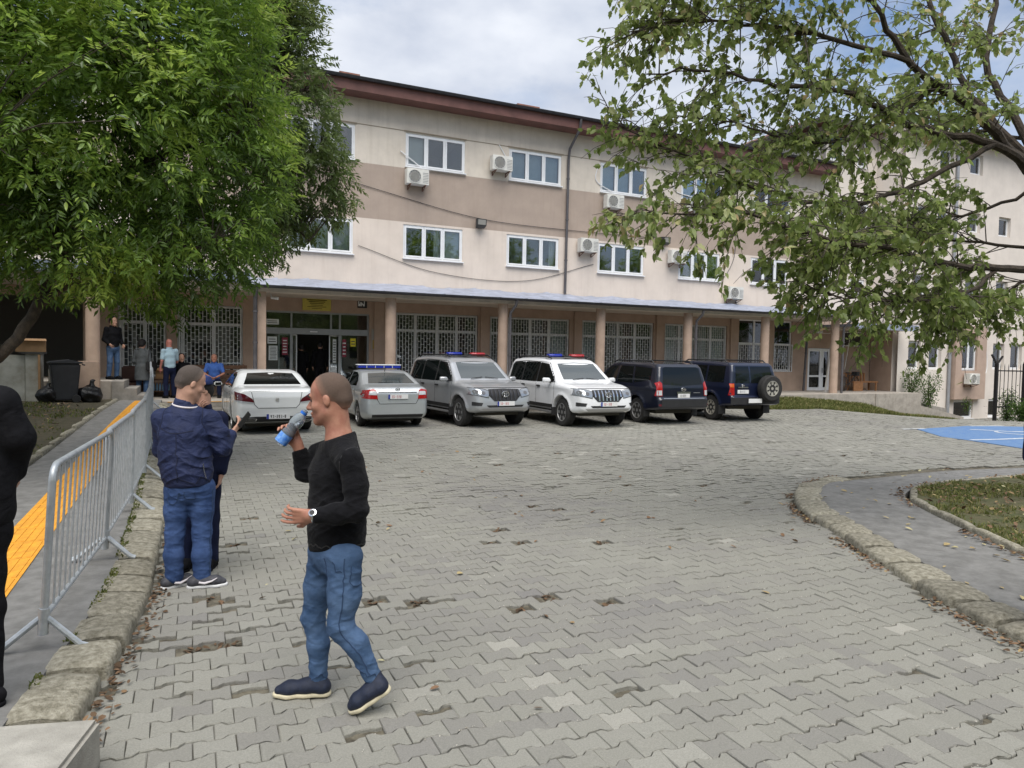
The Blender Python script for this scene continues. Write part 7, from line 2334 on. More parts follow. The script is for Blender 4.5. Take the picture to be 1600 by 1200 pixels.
# wrist watch
T = Matrix.Translation(tuple(WL + VA((.010, 0, 0)))) @ Vector((-1, -.06, -.06)).to_track_quat('Z', 'Y').to_matrix().to_4x4()
w = MB(); w.lathe([(.032, -.011), (.034, -.011), (.034, .011), (.032, .011), (.032, -.011)], 24, T)
wt = tag(w.build('wrist_watch', m_chrome, None, smooth=True), 'steel wrist watch on the left wrist of the drinking man', 'watch')
wt.matrix_world = Matrix.Translation(mb_root.location) @ Matrix.Rotation(-YAW, 4, 'Z')
w = MB(); w.lathe([(0, .0), (.019, 0), (.021, .004), (.021, .009), (.016, .011), (0, .011)], 20, Matrix.Translation(tuple(WL + VA((.010, -.028, .020)))) @ Vector((0, -.82, .57)).to_track_quat('Z', 'Y').to_matrix().to_4x4()); w.build('watch_case', m_chrome, wt, smooth=True)
w = MB(); w.lathe([(0, .0115), (.014, .0115), (.014, .013), (0, .013)], 20, Matrix.Translation(tuple(WL + VA((.010, -.028, .020)))) @ Vector((0, -.82, .57)).to_track_quat('Z', 'Y').to_matrix().to_4x4()); w.build('dial', m_blk, wt)
# plastic bottle
m_pet = mat('clear_plastic', (0.72, 0.82, 0.93), 0.06, trans=0.84, ior=1.15, spec=0.6)
m_petb = mat('blue_label', (0.03, 0.16, 0.62), 0.3, c2=(0.22, 0.42, 0.72), vscale=55, vec='obj')
L = .228
T = Matrix.Translation((0, 0, 0)) @ Vector(bd).to_track_quat('Z', 'Y').to_matrix().to_4x4()
bo = empty('water_bottle', (0, 0, 0), label='clear plastic water bottle with blue label held to the mouth', cat='bottle')
bo.matrix_world = Matrix.Translation(mb_root.location) @ Matrix.Rotation(-YAW, 4, 'Z') @ Matrix.Translation(tuple(BB)) @ T
BK = 1.12
prof = [(0, .004), (.022, 0), (.030, .006), (.0325, .018), (.030, .028), (.0325, .038), (.030, .048), (.0325, .060), (.0325, .078), (.029, .090), (.0275, .105), (.029, .120), (.0325, .132), (.0325, .150), (.031, .165), (.026, .182), (.018, .196), (.0135, .203), (.0135, .222)]
b = MB(); b.lathe([(r_ * BK, z_ * 1.06) for r_, z_ in prof], 28); b.build('bottle_body', m_pet, bo, smooth=True, angle=rad(60))
b = MB(); b.lathe([(r_ * BK, z_ * 1.06) for r_, z_ in ((.0332, .012), (.0338, .012), (.0338, .066), (.0332, .066), (.0332, .012))], 28); b.build('label', m_petb, bo, smooth=True)
b = MB(); b.lathe([(r_ * BK, z_ * 1.06) for r_, z_ in ((.0145, .198), (.0175, .198), (.0175, .211), (.0145, .211), (.0145, .198))], 20); b.build('neck_ring', mat('blue_ring', (0.02, 0.14, 0.55), 0.4), bo, smooth=True)

# ---- man in navy jacket reading his phone, back to the camera
nv = root_at('person', 'man in navy jacket and blue jeans looking at his phone beside the barriers', (0.020, 6.212), 0, -YAW)
HC = VA((-.072, .095, 1.675)); HFR = head_frame((.70, .66, -.36), (.12, .05, 1)); HS = 1.10
SL, EL, WL = VA((-.300, .075, 1.370)), VA((-.345, .150, 1.105)), VA((-.10, .33, 1.12))
SR, ER, WR = VA((.055, .165, 1.360)), VA((.150, .175, 1.125)), VA((.165, .335, 1.225))
HIPL, KL, AL = VA((-.155, .02, .80)), VA((-.165, .0, .44)), VA((-.162, -.02, .095))
HIPR, KR, AR = VA((.020, .09, .80)), VA((.030, .06, .43)), VA((.050, .015, .09))
F = Field((-.50, -.20, .03), (.34, .56, 1.84), .0065)
add_head(F, HC, HFR, HS)
F.cap(HC + VA((-.035, -.02, -.05)), (-.125, .075, 1.42), .066, .075, .04)
F.cap((-.12, .08, 1.32), (-.08, .05, .92), .13, .12, .05, flat=((.9, .35, 0), 1.25)); F.cap((-.08, .05, .92), (-.07, .05, .82), .12, .12, .05)
for a, b, c in ((SL, EL, WL), (SR, ER, WR)):
    F.cap(a, b, .045, .036, .03); F.cap(b, c, .036, .026, .02)
for a, b, c in ((HIPL, KL, AL), (HIPR, KR, AR)):
    F.cap(a, b, .075, .05, .03); F.cap(b, c, .05, .034, .03)
add_hand(F, WR, (.40, .55, .72), (-.55, .25, .65), 1, (.35, .4, .45, .5), (.5, .4), 1.08)
add_hand(F, WL, (.75, .35, .15), (.2, -.6, .8), -1, (.5, .5, .55, .6), (.4, .4), 1.08)
link_mesh('body', F.mesh('body'), m_skin2, nv, smooth=True)
hair_cap(nv, HC, HFR, HS, m_hairg, .005, nape=-.07, h=.005)
F = Field((-.56, -.24, .70), (.38, .58, 1.60), .0075)
F.chain([(-.125, .075, 1.375, .125), (-.120, .072, 1.25, .150), (-.110, .062, 1.08, .154), (-.090, .05, .95, .150), (-.078, .048, .87, .146)], .06, flat=((.92, .38, 0), 1.22))
F.cap((-.19, .06, 1.39), SL, .085, .075, .05); F.cap((-.05, .11, 1.39), SR, .085, .075, .05)
F.chain([(*SL, .080), (*EL, .068)], .035); F.chain([(*EL, .068), (*(WL * .85 + EL * .15), .050)], .03)
F.chain([(*SR, .080), (*(SR * .5 + ER * .5 + VA((.018, 0, 0))), .078), (*ER, .070)], .035); F.chain([(*ER, .070), (*(WR * .88 + ER * .12), .050)], .03)
F.cap((-.125, .075, 1.40), (-.118, .080, 1.50), .098, .086, .03)
F.rough(.003, 28, 15)
F.folds(.011, 85, ((.6, 0, 1),), [(ER, .13), (SR * .5 + ER * .5, .11), ((.04, -.02, 1.02), .14)], 7); F.folds(.009, 60, ((-.35, .1, 1),), [((-.24, -.06, 1.02), .15), ((-.1, -.08, .93), .13)], 9)
F.clip_plane((-.08, .05, .825), (.05, .0, -1), .02); F.cap((-.112, .085, 1.47), (-.10, .09, 1.60), .072, .074, .01, 'cut')
jk = cloth_obj(nv, F, 'jacket', m_jack)
m_jseam = mat('jacket_seam', (0.006, 0.009, 0.03), .8)
seam(nv, jk, band((-.08, .05, .868), ((1, 0, 0), (0, 1, 0)), 44, .34), .007, m_jseam, 'hem_seam')
seam(nv, jk, [VA((-.30, -.12, 1.33)), VA((-.20, -.2, 1.30)), VA((-.08, -.2, 1.295)), VA((.05, -.1, 1.31))], .006, m_jseam, 'yoke_seam')
seam(nv, jk, [SR + VA((-.06, -.03, .1)), SR + VA((-.05, -.1, 0)), SR + VA((-.04, -.1, -.12))], .006, m_jseam, 'sleeve_seam')
seam(nv, jk, [SL + VA((.06, -.03, .1)), SL + VA((.05, -.1, 0)), SL + VA((.04, -.1, -.12))], .006, m_jseam, 'sleeve_seam')
seam(nv, jk, [VA((-.09, -.2, 1.29)), VA((-.085, -.2, 1.05)), VA((-.08, -.2, .86))], .005, m_jseam, 'back_seam')
q = MB(); q.tube([(-.115 + .094 * math.cos(a) , .079 + .090 * math.sin(a), 1.487 + .018 * math.cos(a - 2.6)) for a in np.linspace(2.4, 6.4, 20)], .0075, 7); q.build('collar_piping', m_trim, nv, smooth=True)
q = MB(); q.tube([(.075, -.02, 1.02), (.085, -.025, .96), (.10, -.02, .90)], .004, 6); q.build('zip', m_chrome, nv)
F = Field((-.36, -.16, .03), (.26, .28, .92), .007)
F.cap((-.07, .05, .86), (-.07, .05, .80), .13, .135, .04, flat=((.92, .38, 0), 1.2))
F.chain([(*HIPL, .102), (*(HIPL * .5 + KL * .5), .088), (*KL, .075)], .04); F.chain([(*KL, .075), (*(KL * .5 + AL * .5 - VA((0, .012, 0))), .073), (*AL, .070)], .03)
F.chain([(*HIPR, .102), (*(HIPR * .5 + KR * .5), .088), (*KR, .075)], .04); F.chain([(*KR, .075), (*(KR * .5 + AR * .5 - VA((0, .012, 0))), .073), (*AR, .070)], .03)
F.rough(.0018, 46, 18, aniso=(.5, .5, 1.5)); F.folds(.008, 105, ((.35, 0, 1), (-.4, .1, 1)), [(KL, .12), (KR, .12), (AL + VA((0, 0, .06)), .1), (AR + VA((0, 0, .06)), .1), ((-.12, -.05, .72), .14), ((.0, -.02, .72), .14)], 8); F.clip_plane((0, 0, .045), (0, 0, -1), .01)
nj = cloth_obj(nv, F, 'jeans', m_jeans2)
for x0 in (-.20, -.03):
    seam(nv, nj, [VA((x0, -.15, .79)), VA((x0 + .002, -.15, .71)), VA((x0 + .055, -.15, .685)), VA((x0 + .11, -.15, .71)), VA((x0 + .112, -.15, .79))], .004, m_seamd, 'back_pocket')
seam(nv, nj, [HIPR + VA((.12, -.03, .0)), KR + VA((.12, -.03, 0)), AR + VA((.12, -.02, .03))], .007, m_seamd, 'side_seam')
seam(nv, nj, [VA((-.07, -.2, .80)), VA((-.068, -.2, .70))], .006, m_seamd, 'seat_seam')
shoe(nv, (-.225, -.075, 0), (-.045, .115, 0), (0, 0, 1), m_shoe2, m_solew, 1.0, h=.006, ankle=AL)
shoe(nv, (-.035, -.035, 0), (.235, .055, 0), (0, 0, 1), m_shoe2, m_solew, 1.0, h=.006, ankle=AR)
for sgs in (((-.13, -.075, .055), (-.10, -.045, .045), (-.065, .0, .062), (-.04, .03, .085)), ((.055, -.055, .055), (.10, -.047, .047), (.15, -.03, .060), (.185, -.012, .082))):
    q = MB(); q.tube(sgs, [.010, .011, .007, .003], 7); q.build('shoe_flash', m_trim, nv, smooth=True)
q = MB(); q.box(-.037, .037, -.004, .004, -.075, .075)
ph = tag(q.build('phone', m_blk, None, bevel=.003), 'black phone in the hand of the man in the navy jacket', 'phone')
_z = Vector((.45, .45, .77)).normalized(); _y = Vector((-.60, .25, .40)); _y = (_y - _z * _y.dot(_z)).normalized(); _x = _y.cross(_z)
PM = Matrix.Identity(4)
for _i in range(3): PM[_i][0], PM[_i][1], PM[_i][2] = _x[_i], _y[_i], _z[_i]
ph.matrix_world = Matrix.Translation(nv.location) @ Matrix.Rotation(-YAW, 4, 'Z') @ Matrix.Translation((.245, .405, 1.340)) @ PM


# ---- generic figures -------------------------------------------------------------------------------------------
def figure(label, xy, z, rz, J, h, skin, top, legs, shoe_m=None, sole_m=None, hair=None, head_s=1.05, girth=1.0, coat=None, sleeves='long', face=None, hands=True, hair_grow=.010, name='person', thick=1.0):
    """One clothed figure from joints J (local: x right of camera or facing +x, y, z)."""
    r = root_at(name, label, xy, z, rz)
    J = {k: VA(v) for k, v in J.items()}
    g = girth
    lo, hi = bounds(list(J.values()), .26)
    fd = face if face is not None else (1, 0, 0); fr = head_frame(fd)
    lat = unit(J['sl'] - J['sr']); lat[2] = 0
    F = Field(lo, hi, h)
    add_head(F, J['head'], fr, head_s, fine=h < .01)
    F.cap(J['head'] - fr[0] * .03 - fr[2] * .05, J['neckb'], .062, .07, .04)
    F.cap(J['chest'], J['pelv'], .12 * g, .115 * g, .05, flat=(lat, 1.2))
    for s in 'lr':
        F.cap(J['s' + s], J['e' + s], .043, .036, .03); F.cap(J['e' + s], J['w' + s], .036, .026, .02)
        F.cap(J['h' + s], J['k' + s], .07, .05, .03); F.cap(J['k' + s], J['a' + s], .05, .034, .03)
        d = J['f' + s] - J['w' + s] if 'f' + s in J else unit(J['w' + s] - J['e' + s])
        n = np.cross(d, lat) * 1.0
        if hands:
            pn = -lat if s == 'l' else lat
            pn = unit(pn + .2 * fr[0]); add_hand(F, J['w' + s], d, pn, 1 if s == 'r' else -1, (.3, .35, .4, .45), (.4, .3), 1.0)
    link_mesh('body', F.mesh('body'), skin, r, smooth=True)
    if hair: hair_cap(r, J['head'], fr, head_s, hair, hair_grow, h=max(.007, h * .8))
    F = Field(lo, hi, h)
    mid = (J['chest'] + J['pelv']) / 2
    F.chain([(*(J['neckb'] * .35 + J['chest'] * .65), .115 * g), (*J['chest'], .132 * g), (*mid, .130 * g), (*(J['pelv'] + VA((0, 0, .04))), .134 * g)], .05, flat=(lat, 1.22))
    for s in 'lr':
        F.cap(J['neckb'] * .5 + J['chest'] * .5, J['s' + s], .075 * g, .062 * g, .045)
        e = J['e' + s] if sleeves == 'long' else J['s' + s] * .25 + J['e' + s] * .75
        F.cap(J['s' + s], e, .066 * thick, .060 * thick, .035)
        if sleeves == 'long': F.cap(J['e' + s], J['w' + s] * .88 + J['e' + s] * .12, .058 * thick, .044 * thick, .03)
    F.cap(J['neckb'] - VA((0, 0, .03)), J['neckb'] + VA((0, 0, .03)), .088, .080, .03)
    if coat: F.chain([(*J['pelv'], .165 * g), (J['pelv'][0], J['pelv'][1], coat, .175 * g)], .05, flat=(lat, 1.2))
    F.rough(.003, 28, 3)
    F.clip_plane((0, 0, (coat if coat else J['pelv'][2] - .03)), (0, 0, -1), .02)
    F.cap(J['neckb'] + VA((0, 0, .02)), J['neckb'] + VA((0, 0, .12)), .066, .07, .01, 'cut')
    cloth_obj(r, F, 'coat' if coat else 'shirt', top)
    F = Field(lo, hi, h)
    F.cap(J['pelv'] + VA((0, 0, .03)), J['pelv'] - VA((0, 0, .05)), .122 * g, .125 * g, .04, flat=(lat, 1.15))
    for s in 'lr':
        F.cap(J['h' + s], J['k' + s], .092 * g, .070, .05); F.cap(J['k' + s], J['a' + s], .070, .062, .03)
    F.rough(.003, 38, 4)
    cloth_obj(r, F, 'trousers', legs)
    for s in 'lr':
        a = J['a' + s]
        dd = VA(J.get('t' + s, a + VA(fr[0]) * .2)) - a; dd[2] = 0; dd = unit(dd)
        hp = VA((a[0], a[1], J.get('ground', a * 0)[2] if 'ground' in J else 0)) - dd * .08
        hp[2] = min(a[2] - .09, hp[2]) if 'ground' not in J else hp[2]
        shoe(r, hp, hp + dd * .285, (0, 0, 1), shoe_m or m_black, sole_m or m_black, 1.0, h=max(.008, h * .7), ankle=a)
    return r


def standing(H=1.78, arms=None, lean=0.0, stance=.11):
    k = H / 1.78
    J = dict(head=(.02 + lean, 0, 1.655), neckb=(-.01 + lean, 0, 1.475), chest=(0, 0, 1.30), pelv=(0, 0, .93), sl=(0, .185, 1.42), sr=(0, -.185, 1.42), el=(-.03, .24, 1.13), er=(-.03, -.24, 1.13), wl=(.06, .25, .90), wr=(.06, -.25, .90),
             hl=(0, .09, .90), hr=(0, -.09, .90), kl=(.02, stance, .50), kr=(.02, -stance, .50), al=(-.02, stance + .01, .095), ar=(-.02, -stance - .01, .095))
    J.update(arms or {})
    return {a: VA(b) * k for a, b in J.items()}


# officer with a cap behind the man in the navy jacket, phone hand at the ear (facing the camera)
JG = dict(head=(-.045, .070, 1.585), neckb=(-.030, .075, 1.40), chest=(-.022, .075, 1.24), pelv=(-.013, .06, .83), sl=(.125, .085, 1.335), el=(.165, .095, 1.05), wl=(.150, .05, .845), fl=(.145, .03, .75),
          sr=(-.175, .06, 1.335), er=(-.19, -.02, 1.09), wr=(-.02, -.05, 1.36), fr=(.005, -.02, 1.46), hl=(.06, .06, .80), kl=(.06, .05, .43), al=(.062, .05, .09), hr=(-.09, .06, .80), kr=(-.115, .05, .43), ar=(-.14, .05, .09), tl=(.08, -.2, 0), tr=(-.12, -.2, 0))
gd = figure('officer in dark uniform and blue cap on the phone behind the navy jacket', (0.075, 6.70), 0, -YAW, JG, .009, m_skin2, m_navyc, m_navyc, hair=m_hairk, head_s=1.0, face=(-.55, -.8, -.1), girth=.95)
q = MB(); c0 = JG['head']
q.lathe([(.104, .052), (.108, .060), (.106, .085), (.09, .118), (.05, .135), (0, .138)], 24, Matrix.Translation(c0)); cp = q.build('cap', mat('blue_cap', (0.015, 0.03, 0.12), 0.85, var=0.2, vscale=20), gd, smooth=True)
q = MB(); fv = unit((-.55, -.8, 0)); lv = VA((-fv[1], fv[0], 0)); V = []
for a in np.linspace(-1.1, 1.1, 9):
    for rr, zz in ((.100, .060), (.185, .042)):
        p = VA(c0) + fv * rr * math.cos(a) + lv * (.100 if rr < .15 else .105) * math.sin(a) + VA((0, 0, zz)); V.append(p)
n = len(V); V += [p - VA((0, 0, .008)) for p in V]
Fv = [(2 * i, 2 * i + 1, 2 * i + 3, 2 * i + 2) for i in range(8)] + [(n + 2 * i + 2, n + 2 * i + 3, n + 2 * i + 1, n + 2 * i) for i in range(8)] + [(2 * i + 1, n + 2 * i + 1, n + 2 * i + 3, 2 * i + 3) for i in range(8)]
q.add(V, Fv); q.build('visor', m_black, cp, smooth=True)

# person at the left edge of the picture: black jacket and trousers, walking out of frame
JL = dict(head=(-.09, .06, 1.765), neckb=(-.08, .07, 1.58), chest=(-.07, .064, 1.38), pelv=(-.04, .04, .95), sr=(.115, .067, 1.55), er=(.180, .10, 1.37), wr=(.10, .19, 1.16), sl=(-.28, .066, 1.43), el=(-.32, .05, 1.15), wl=(-.30, -.05, .93),
          hr=(.03, .036, .90), kr=(.075, .02, .50), ar=(.085, .0, .10), hl=(-.14, .036, .90), kl=(-.15, .02, .50), al=(-.15, .0, .10), tr=(-.2, .1, 0), tl=(-.4, .1, 0))
figure('person in black jacket and trousers cut off at the left edge', (-1.035, 4.36), .10, -YAW, JL, .009, m_skin2, m_black, m_black, hair=m_hairk, face=(-1, .3, 0), girth=1.34, thick=1.3)
# person at the right edge: dark shirt, bare forearm
JR = dict(head=(.06, .071, 1.66), neckb=(.05, .06, 1.48), chest=(.045, .054, 1.31), pelv=(.04, .034, .92), sl=(-.15, .02, 1.43), el=(-.205, -.03, 1.15), wl=(-.185, -.10, .93), sr=(.24, .057, 1.43), er=(.29, .045, 1.14), wr=(.25, -.04, .92),
          hl=(-.02, .032, .90), kl=(.0, .018, .50), al=(.0, .004, .095), hr=(.13, .032, .90), kr=(.15, .017, .50), ar=(.17, .003, .095), tl=(-.15, -.2, 0), tr=(.17, -.2, 0))
figure('person in dark shirt and trousers cut off at the right edge', (5.50, 2.83), .08, -YAW, JR, .010, m_skin2, m_navyc, m_black, hair=m_hairk, face=(.2, -1, 0), sleeves='short')

# ---- people near the porch
figure('man in black top and jeans standing beside the left porch column', (-2.02, 22.55), 1.05, rad(-50), standing(1.76, dict(wl=(.16, .20, .98), wr=(.14, -.2, 1.0))), .013, m_skin2, m_black, m_jeans, hair=m_hairk, face=(1, .1, -.05))
figure('woman in long grey coat with a dark shoulder bag on the porch', (-1.33, 23.15), .48, rad(65), standing(1.70, dict(wl=(.20, .18, 1.05))), .013, m_skin2, m_grey, m_jeans, hair=m_hairk, coat=.52, hair_grow=.022, girth=.98)
figure('bald man in pale blue shirt seen from behind on the porch', (-.60, 22.95), .48, rad(115), standing(1.74, dict(er=(.10, -.26, 1.10), wr=(.26, -.18, 1.0)), lean=.03), .013, mat('sunburnt_skin', (0.50, 0.20, 0.16), 0.5), m_sky, m_navyc, hair=None, sleeves='short')
SIT = dict(head=(.05, 0, 1.20), neckb=(.02, 0, 1.03), chest=(.01, 0, .86), pelv=(0, 0, .50), sl=(0, .19, .98), sr=(0, -.19, .98), el=(.10, .27, .72), er=(.10, -.27, .72), wl=(.30, .09, .62), wr=(.30, -.09, .62),
           hl=(.04, .10, .49), hr=(.04, -.10, .49), kl=(.44, .16, .47), kr=(.44, -.16, .47), al=(.44, .17, .095), ar=(.42, -.15, .095))
figure('man in blue uniform shirt sitting on the porch bench', (.62, 23.35), .48, rad(-95), SIT, .013, m_skin, m_blue, m_navyc, hair=m_hairg, sleeves='short')
figure('person in dark clothes sitting on the bench behind the bald man', (-.30, 23.45), .48, rad(-80), SIT, .014, m_skin2, m_black, m_black, hair=m_hairk)
figure('dark figure with a ponytail standing in the entrance doorway, left one', (3.42, 25.0), .48, rad(100), standing(1.70), .015, m_skin2, m_black, m_black, hair=m_hairk, hair_grow=.02)
figure('dark figure standing in the entrance doorway, right one', (4.05, 24.9), .48, rad(80), standing(1.80), .015, m_skin2, m_black, m_black, hair=m_hairk)

# ---------------------------------------------------------------- trees
m_bark = mat('bark', (0.075, 0.058, 0.042), .95, c2=(0.028, 0.022, 0.017), vscale=12, bump=1.0, bscale=26, detail=8)
m_twig = mat('twig_bark', (0.085, 0.070, 0.055), .9, var=.4, vscale=20)
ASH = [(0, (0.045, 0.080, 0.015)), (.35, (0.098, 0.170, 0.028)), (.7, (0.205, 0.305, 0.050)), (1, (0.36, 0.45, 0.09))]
MAP = [(0, (0.085, 0.120, 0.028)), (.35, (0.160, 0.210, 0.055)), (.65, (0.245, 0.290, 0.095)), (.85, (0.36, 0.37, 0.17)), (1, (0.40, 0.29, 0.15))]
m_ash = attr_mat('ash_leaf', ASH, rough=.42, var=.18, vscale=2.5, bump=0, trans=.42, spec=.5)
m_ash2 = attr_mat('pale_ash_leaf', [(0, (0.065, 0.100, 0.026)), (.5, (0.125, 0.175, 0.050)), (1, (0.22, 0.25, 0.085))], rough=.45, var=.18, vscale=2.5, bump=0, trans=.34, spec=.5)
m_ash1 = attr_mat('single_ash_leaf', ASH, rough=.42, var=.1, vscale=2.5, bump=0, trans=.34, spec=.5, single=True)
m_map = attr_mat('maple_leaf', MAP, rough=.48, var=.2, vscale=6, bump=0, trans=.50, spec=.45)
m_map1 = attr_mat('single_maple_leaf', MAP, rough=.48, var=.12, vscale=6, bump=0, trans=.32, spec=.45, single=True)
CF = np.array([math.sin(YAW), math.cos(YAW), 0]); CR = np.array([math.cos(YAW), -math.sin(YAW), 0])


def tube_limb(mb, pts, r0, r1, n=9, wob=.0, seed=0):
    P = spline(pts, max(6, len(pts) * 4)); k = len(P)
    if wob:
        g = np.random.default_rng(seed); P[1:-1] += g.normal(0, wob, (k - 2, 3))
    mb.tube([tuple(p) for p in P], [r0 + (r1 - r0) * (i / (k - 1)) for i in range(k)], n)
    return P


def single_leaves(parent, meshes, P, D, size, count, seed):
    """The leaves that show largest become parts of their own."""
    g = random.Random(seed)
    off = ROOT_OFF.get(parent.name, Vector((0, 0, 0)))
    d = np.linalg.norm(P - np.array([0, 0, CAM_H]), axis=1)
    zc = P[:, :2] @ CF[:2]; rc = P[:, :2] @ CR[:2]
    ok = (np.abs(rc) < .70 * zc) & (P[:, 2] < CAM_H + .5 * zc)
    idx = np.where(ok)[0]; idx = idx[np.argsort(d[idx])][:count]
    for i in idx:
        o = bpy.data.objects.new('leaf', g.choice(meshes)); col.objects.link(o); o.parent = parent
        o.location = Vector(P[i]) - off
        q = Vector(D[i]).to_track_quat('Y', 'Z'); o.rotation_mode = 'QUATERNION'
        o.rotation_quaternion = q @ Matrix.Rotation(g.uniform(-.9, .9), 3, 'Y').to_quaternion()
        s = size * g.uniform(.75, 1.25); o.scale = (s, s, s)
    m = np.ones(len(P), bool); m[idx] = False
    return m


def leaf_mesh(outline, m, fold=.14):
    """Leaf of unit length along +y, folded along its midrib; outline: right half [(x, y)]."""
    V = [(0, y, 0) for x, y in outline]
    n = len(outline)
    V += [(x, y, x * fold * 2 + .03 * math.sin(5 * y)) for x, y in outline] + [(-x, y, x * fold * 2 + .03 * math.sin(4 * y + 1)) for x, y in outline]
    F = []
    for i in range(n - 1):
        F += [(i, i + 1, n + i + 1, n + i), (i + 1, i, 2 * n + i, 2 * n + i + 1)]
    me = bpy.data.meshes.new('leaf'); me.from_pydata(V, [], F); me.materials.append(m); me.validate()
    return me


def ash_tree(name, label, trunk, limbs, ells, n_spray, seed, m, m1, spray=.24, leaflet=.085, singles=300, droop=.35, hole=.0, zmin=None):
    g = np.random.default_rng(seed)
    root = empty(name, trunk[0], label=label, cat='tree', world=True)
    mb = MB(); tube_limb(mb, trunk, .095, .06, 12, .012, seed)
    tr = mb.build('trunk', m_bark, root, smooth=True)
    ends = []
    for k, L in enumerate(limbs):
        mb = MB(); P = tube_limb(mb, L, .06, .015, 8, .02, seed + k); mb.build('limb', m_bark, tr, smooth=True); ends.append(P)
    A = np.concatenate(ends)
    # sprays: positions through the crown, denser towards its outside, broken into clumps by noise
    P = []
    vol = np.array([e[1][0] * e[1][1] * e[1][2] for e in ells]); vol = vol / vol.sum()
    while len(P) < n_spray:
        ei = g.choice(len(ells), p=vol); e = ells[ei]
        v = g.normal(0, 1, 3); v /= np.linalg.norm(v)
        q = v * (g.random() ** .40)
        p = np.array(e[0]) + CR * q[0] * e[1][0] + CF * q[1] * e[1][1] + np.array([0, 0, q[2] * e[1][2]])
        if zmin and p[2] < zmin and ei != 5: continue
        cl = mnoise.fractal(Vector(p * 1.15) + Vector((seed, 0, 0)), 1.0, 2.0, 3)
        if cl < hole - .10 and g.random() < .85: continue
        P.append(np.append(p, cl))
    P = np.array(P); clump = P[:, 3]; P = P[:, :3]
    ctr = np.array([np.average([e[0] for e in ells], axis=0, weights=vol)])[0]
    out = P - ctr; out /= np.linalg.norm(out, axis=1, keepdims=True)
    # twigs from the nearest limb point
    tw = MB()
    for i in g.choice(len(P), min(520, len(P)), replace=False):
        j = np.argmin(((A - P[i]) ** 2).sum(1)); a = A[j]
        if np.linalg.norm(a - P[i]) < 2.2:
            mid = (a + P[i]) / 2 + np.array([0, 0, .12]); tw.tube([tuple(a), tuple(mid), tuple(P[i])], [.014, .009, .004], 4, caps=False)
    tag(tw.build('twigs', m_twig, root), kind='stuff')
    # pinnate sprays
    D = out * .9 + g.normal(0, .55, P.shape) + np.array([0, 0, -droop]); D /= np.linalg.norm(D, axis=1, keepdims=True)
    S = np.cross(D, g.normal(0, .5, P.shape) + np.array([0, 0, 1.0])); S /= np.linalg.norm(S, axis=1, keepdims=True)
    LP, LD, TN = [], [], []
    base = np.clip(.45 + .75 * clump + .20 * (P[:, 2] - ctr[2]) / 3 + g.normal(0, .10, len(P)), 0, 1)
    for t, s in ((.25, 1), (.25, -1), (.45, 1), (.45, -1), (.65, 1), (.65, -1), (.85, 1), (.85, -1), (1.0, 0)):
        LP.append(P + D * spray * t + S * .004 * s)
        LD.append(D * (.55 if s else 1) + S * s * .85 + g.normal(0, .12, P.shape) + np.array([0, 0, -.18])); TN.append(np.clip(base + g.normal(0, .06, len(P)), 0, 1))
    LP, LD, TN = np.concatenate(LP), np.concatenate(LD), np.concatenate(TN)
    if singles:
        lm = [leaf_mesh([(0, 0), (.13, .22), (.17, .42), (.11, .72), (0, 1)], m1), leaf_mesh([(0, 0), (.10, .2), (.15, .45), (.10, .75), (0, 1)], m1, .2)]
        k = single_leaves(root, lm, LP, LD, leaflet, singles, seed); LP, LD, TN = LP[k], LD[k], TN[k]
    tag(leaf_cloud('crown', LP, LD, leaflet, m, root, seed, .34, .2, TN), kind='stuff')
    return root


ash_tree('ash_tree', 'large leafy ash tree filling the upper left, trunk at the left edge',
         [(-3.30, 10.9, .1), (-3.22, 10.9, 1.14), (-2.97, 10.91, 1.46), (-2.25, 10.93, 1.80), (-1.88, 11.12, 2.47), (-1.60, 11.36, 3.28)],
         [[(-1.60, 11.36, 3.28), (-1.24, 11.69, 4.35), (-.84, 11.79, 5.62), (-.51, 11.81, 7.6)], [(-1.88, 11.12, 2.47), (-1.33, 11.0, 3.0), (-.56, 10.88, 3.21), (.25, 10.74, 3.43)],
          [(-1.6, 11.36, 3.28), (-1.89, 11.42, 4.04), (-2.23, 11.75, 5.37), (-2.44, 12.13, 6.78)], [(-1.24, 11.69, 4.35), (-.33, 11.51, 4.79), (.4, 11.35, 4.95), (.8, 11.22, 5.3)], [(-2.25, 10.93, 1.80), (-2.4, 10.4, 2.8), (-2.3, 10.0, 4.2)]],
         [((-.99, 11.61, 5.08), (2.45, 2.3, 2.9)), ((.10, 11.53, 5.3), (1.15, 1.6, 2.5)), ((-1.9, 11.38, 3.85), (1.7, 1.7, 1.1)), ((.02, 11.04, 3.55), (1.05, 1.3, .85)), ((-.75, 11.53, 7.4), (2.2, 2.2, 2.3)), ((-.55, 11.93, 2.90), (.70, .9, .5)), ((-2.6, 11.0, 5.6), (1.6, 1.8, 2.6))],
         13000, 31, m_ash, m_ash1, .27, .115, zmin=2.72)
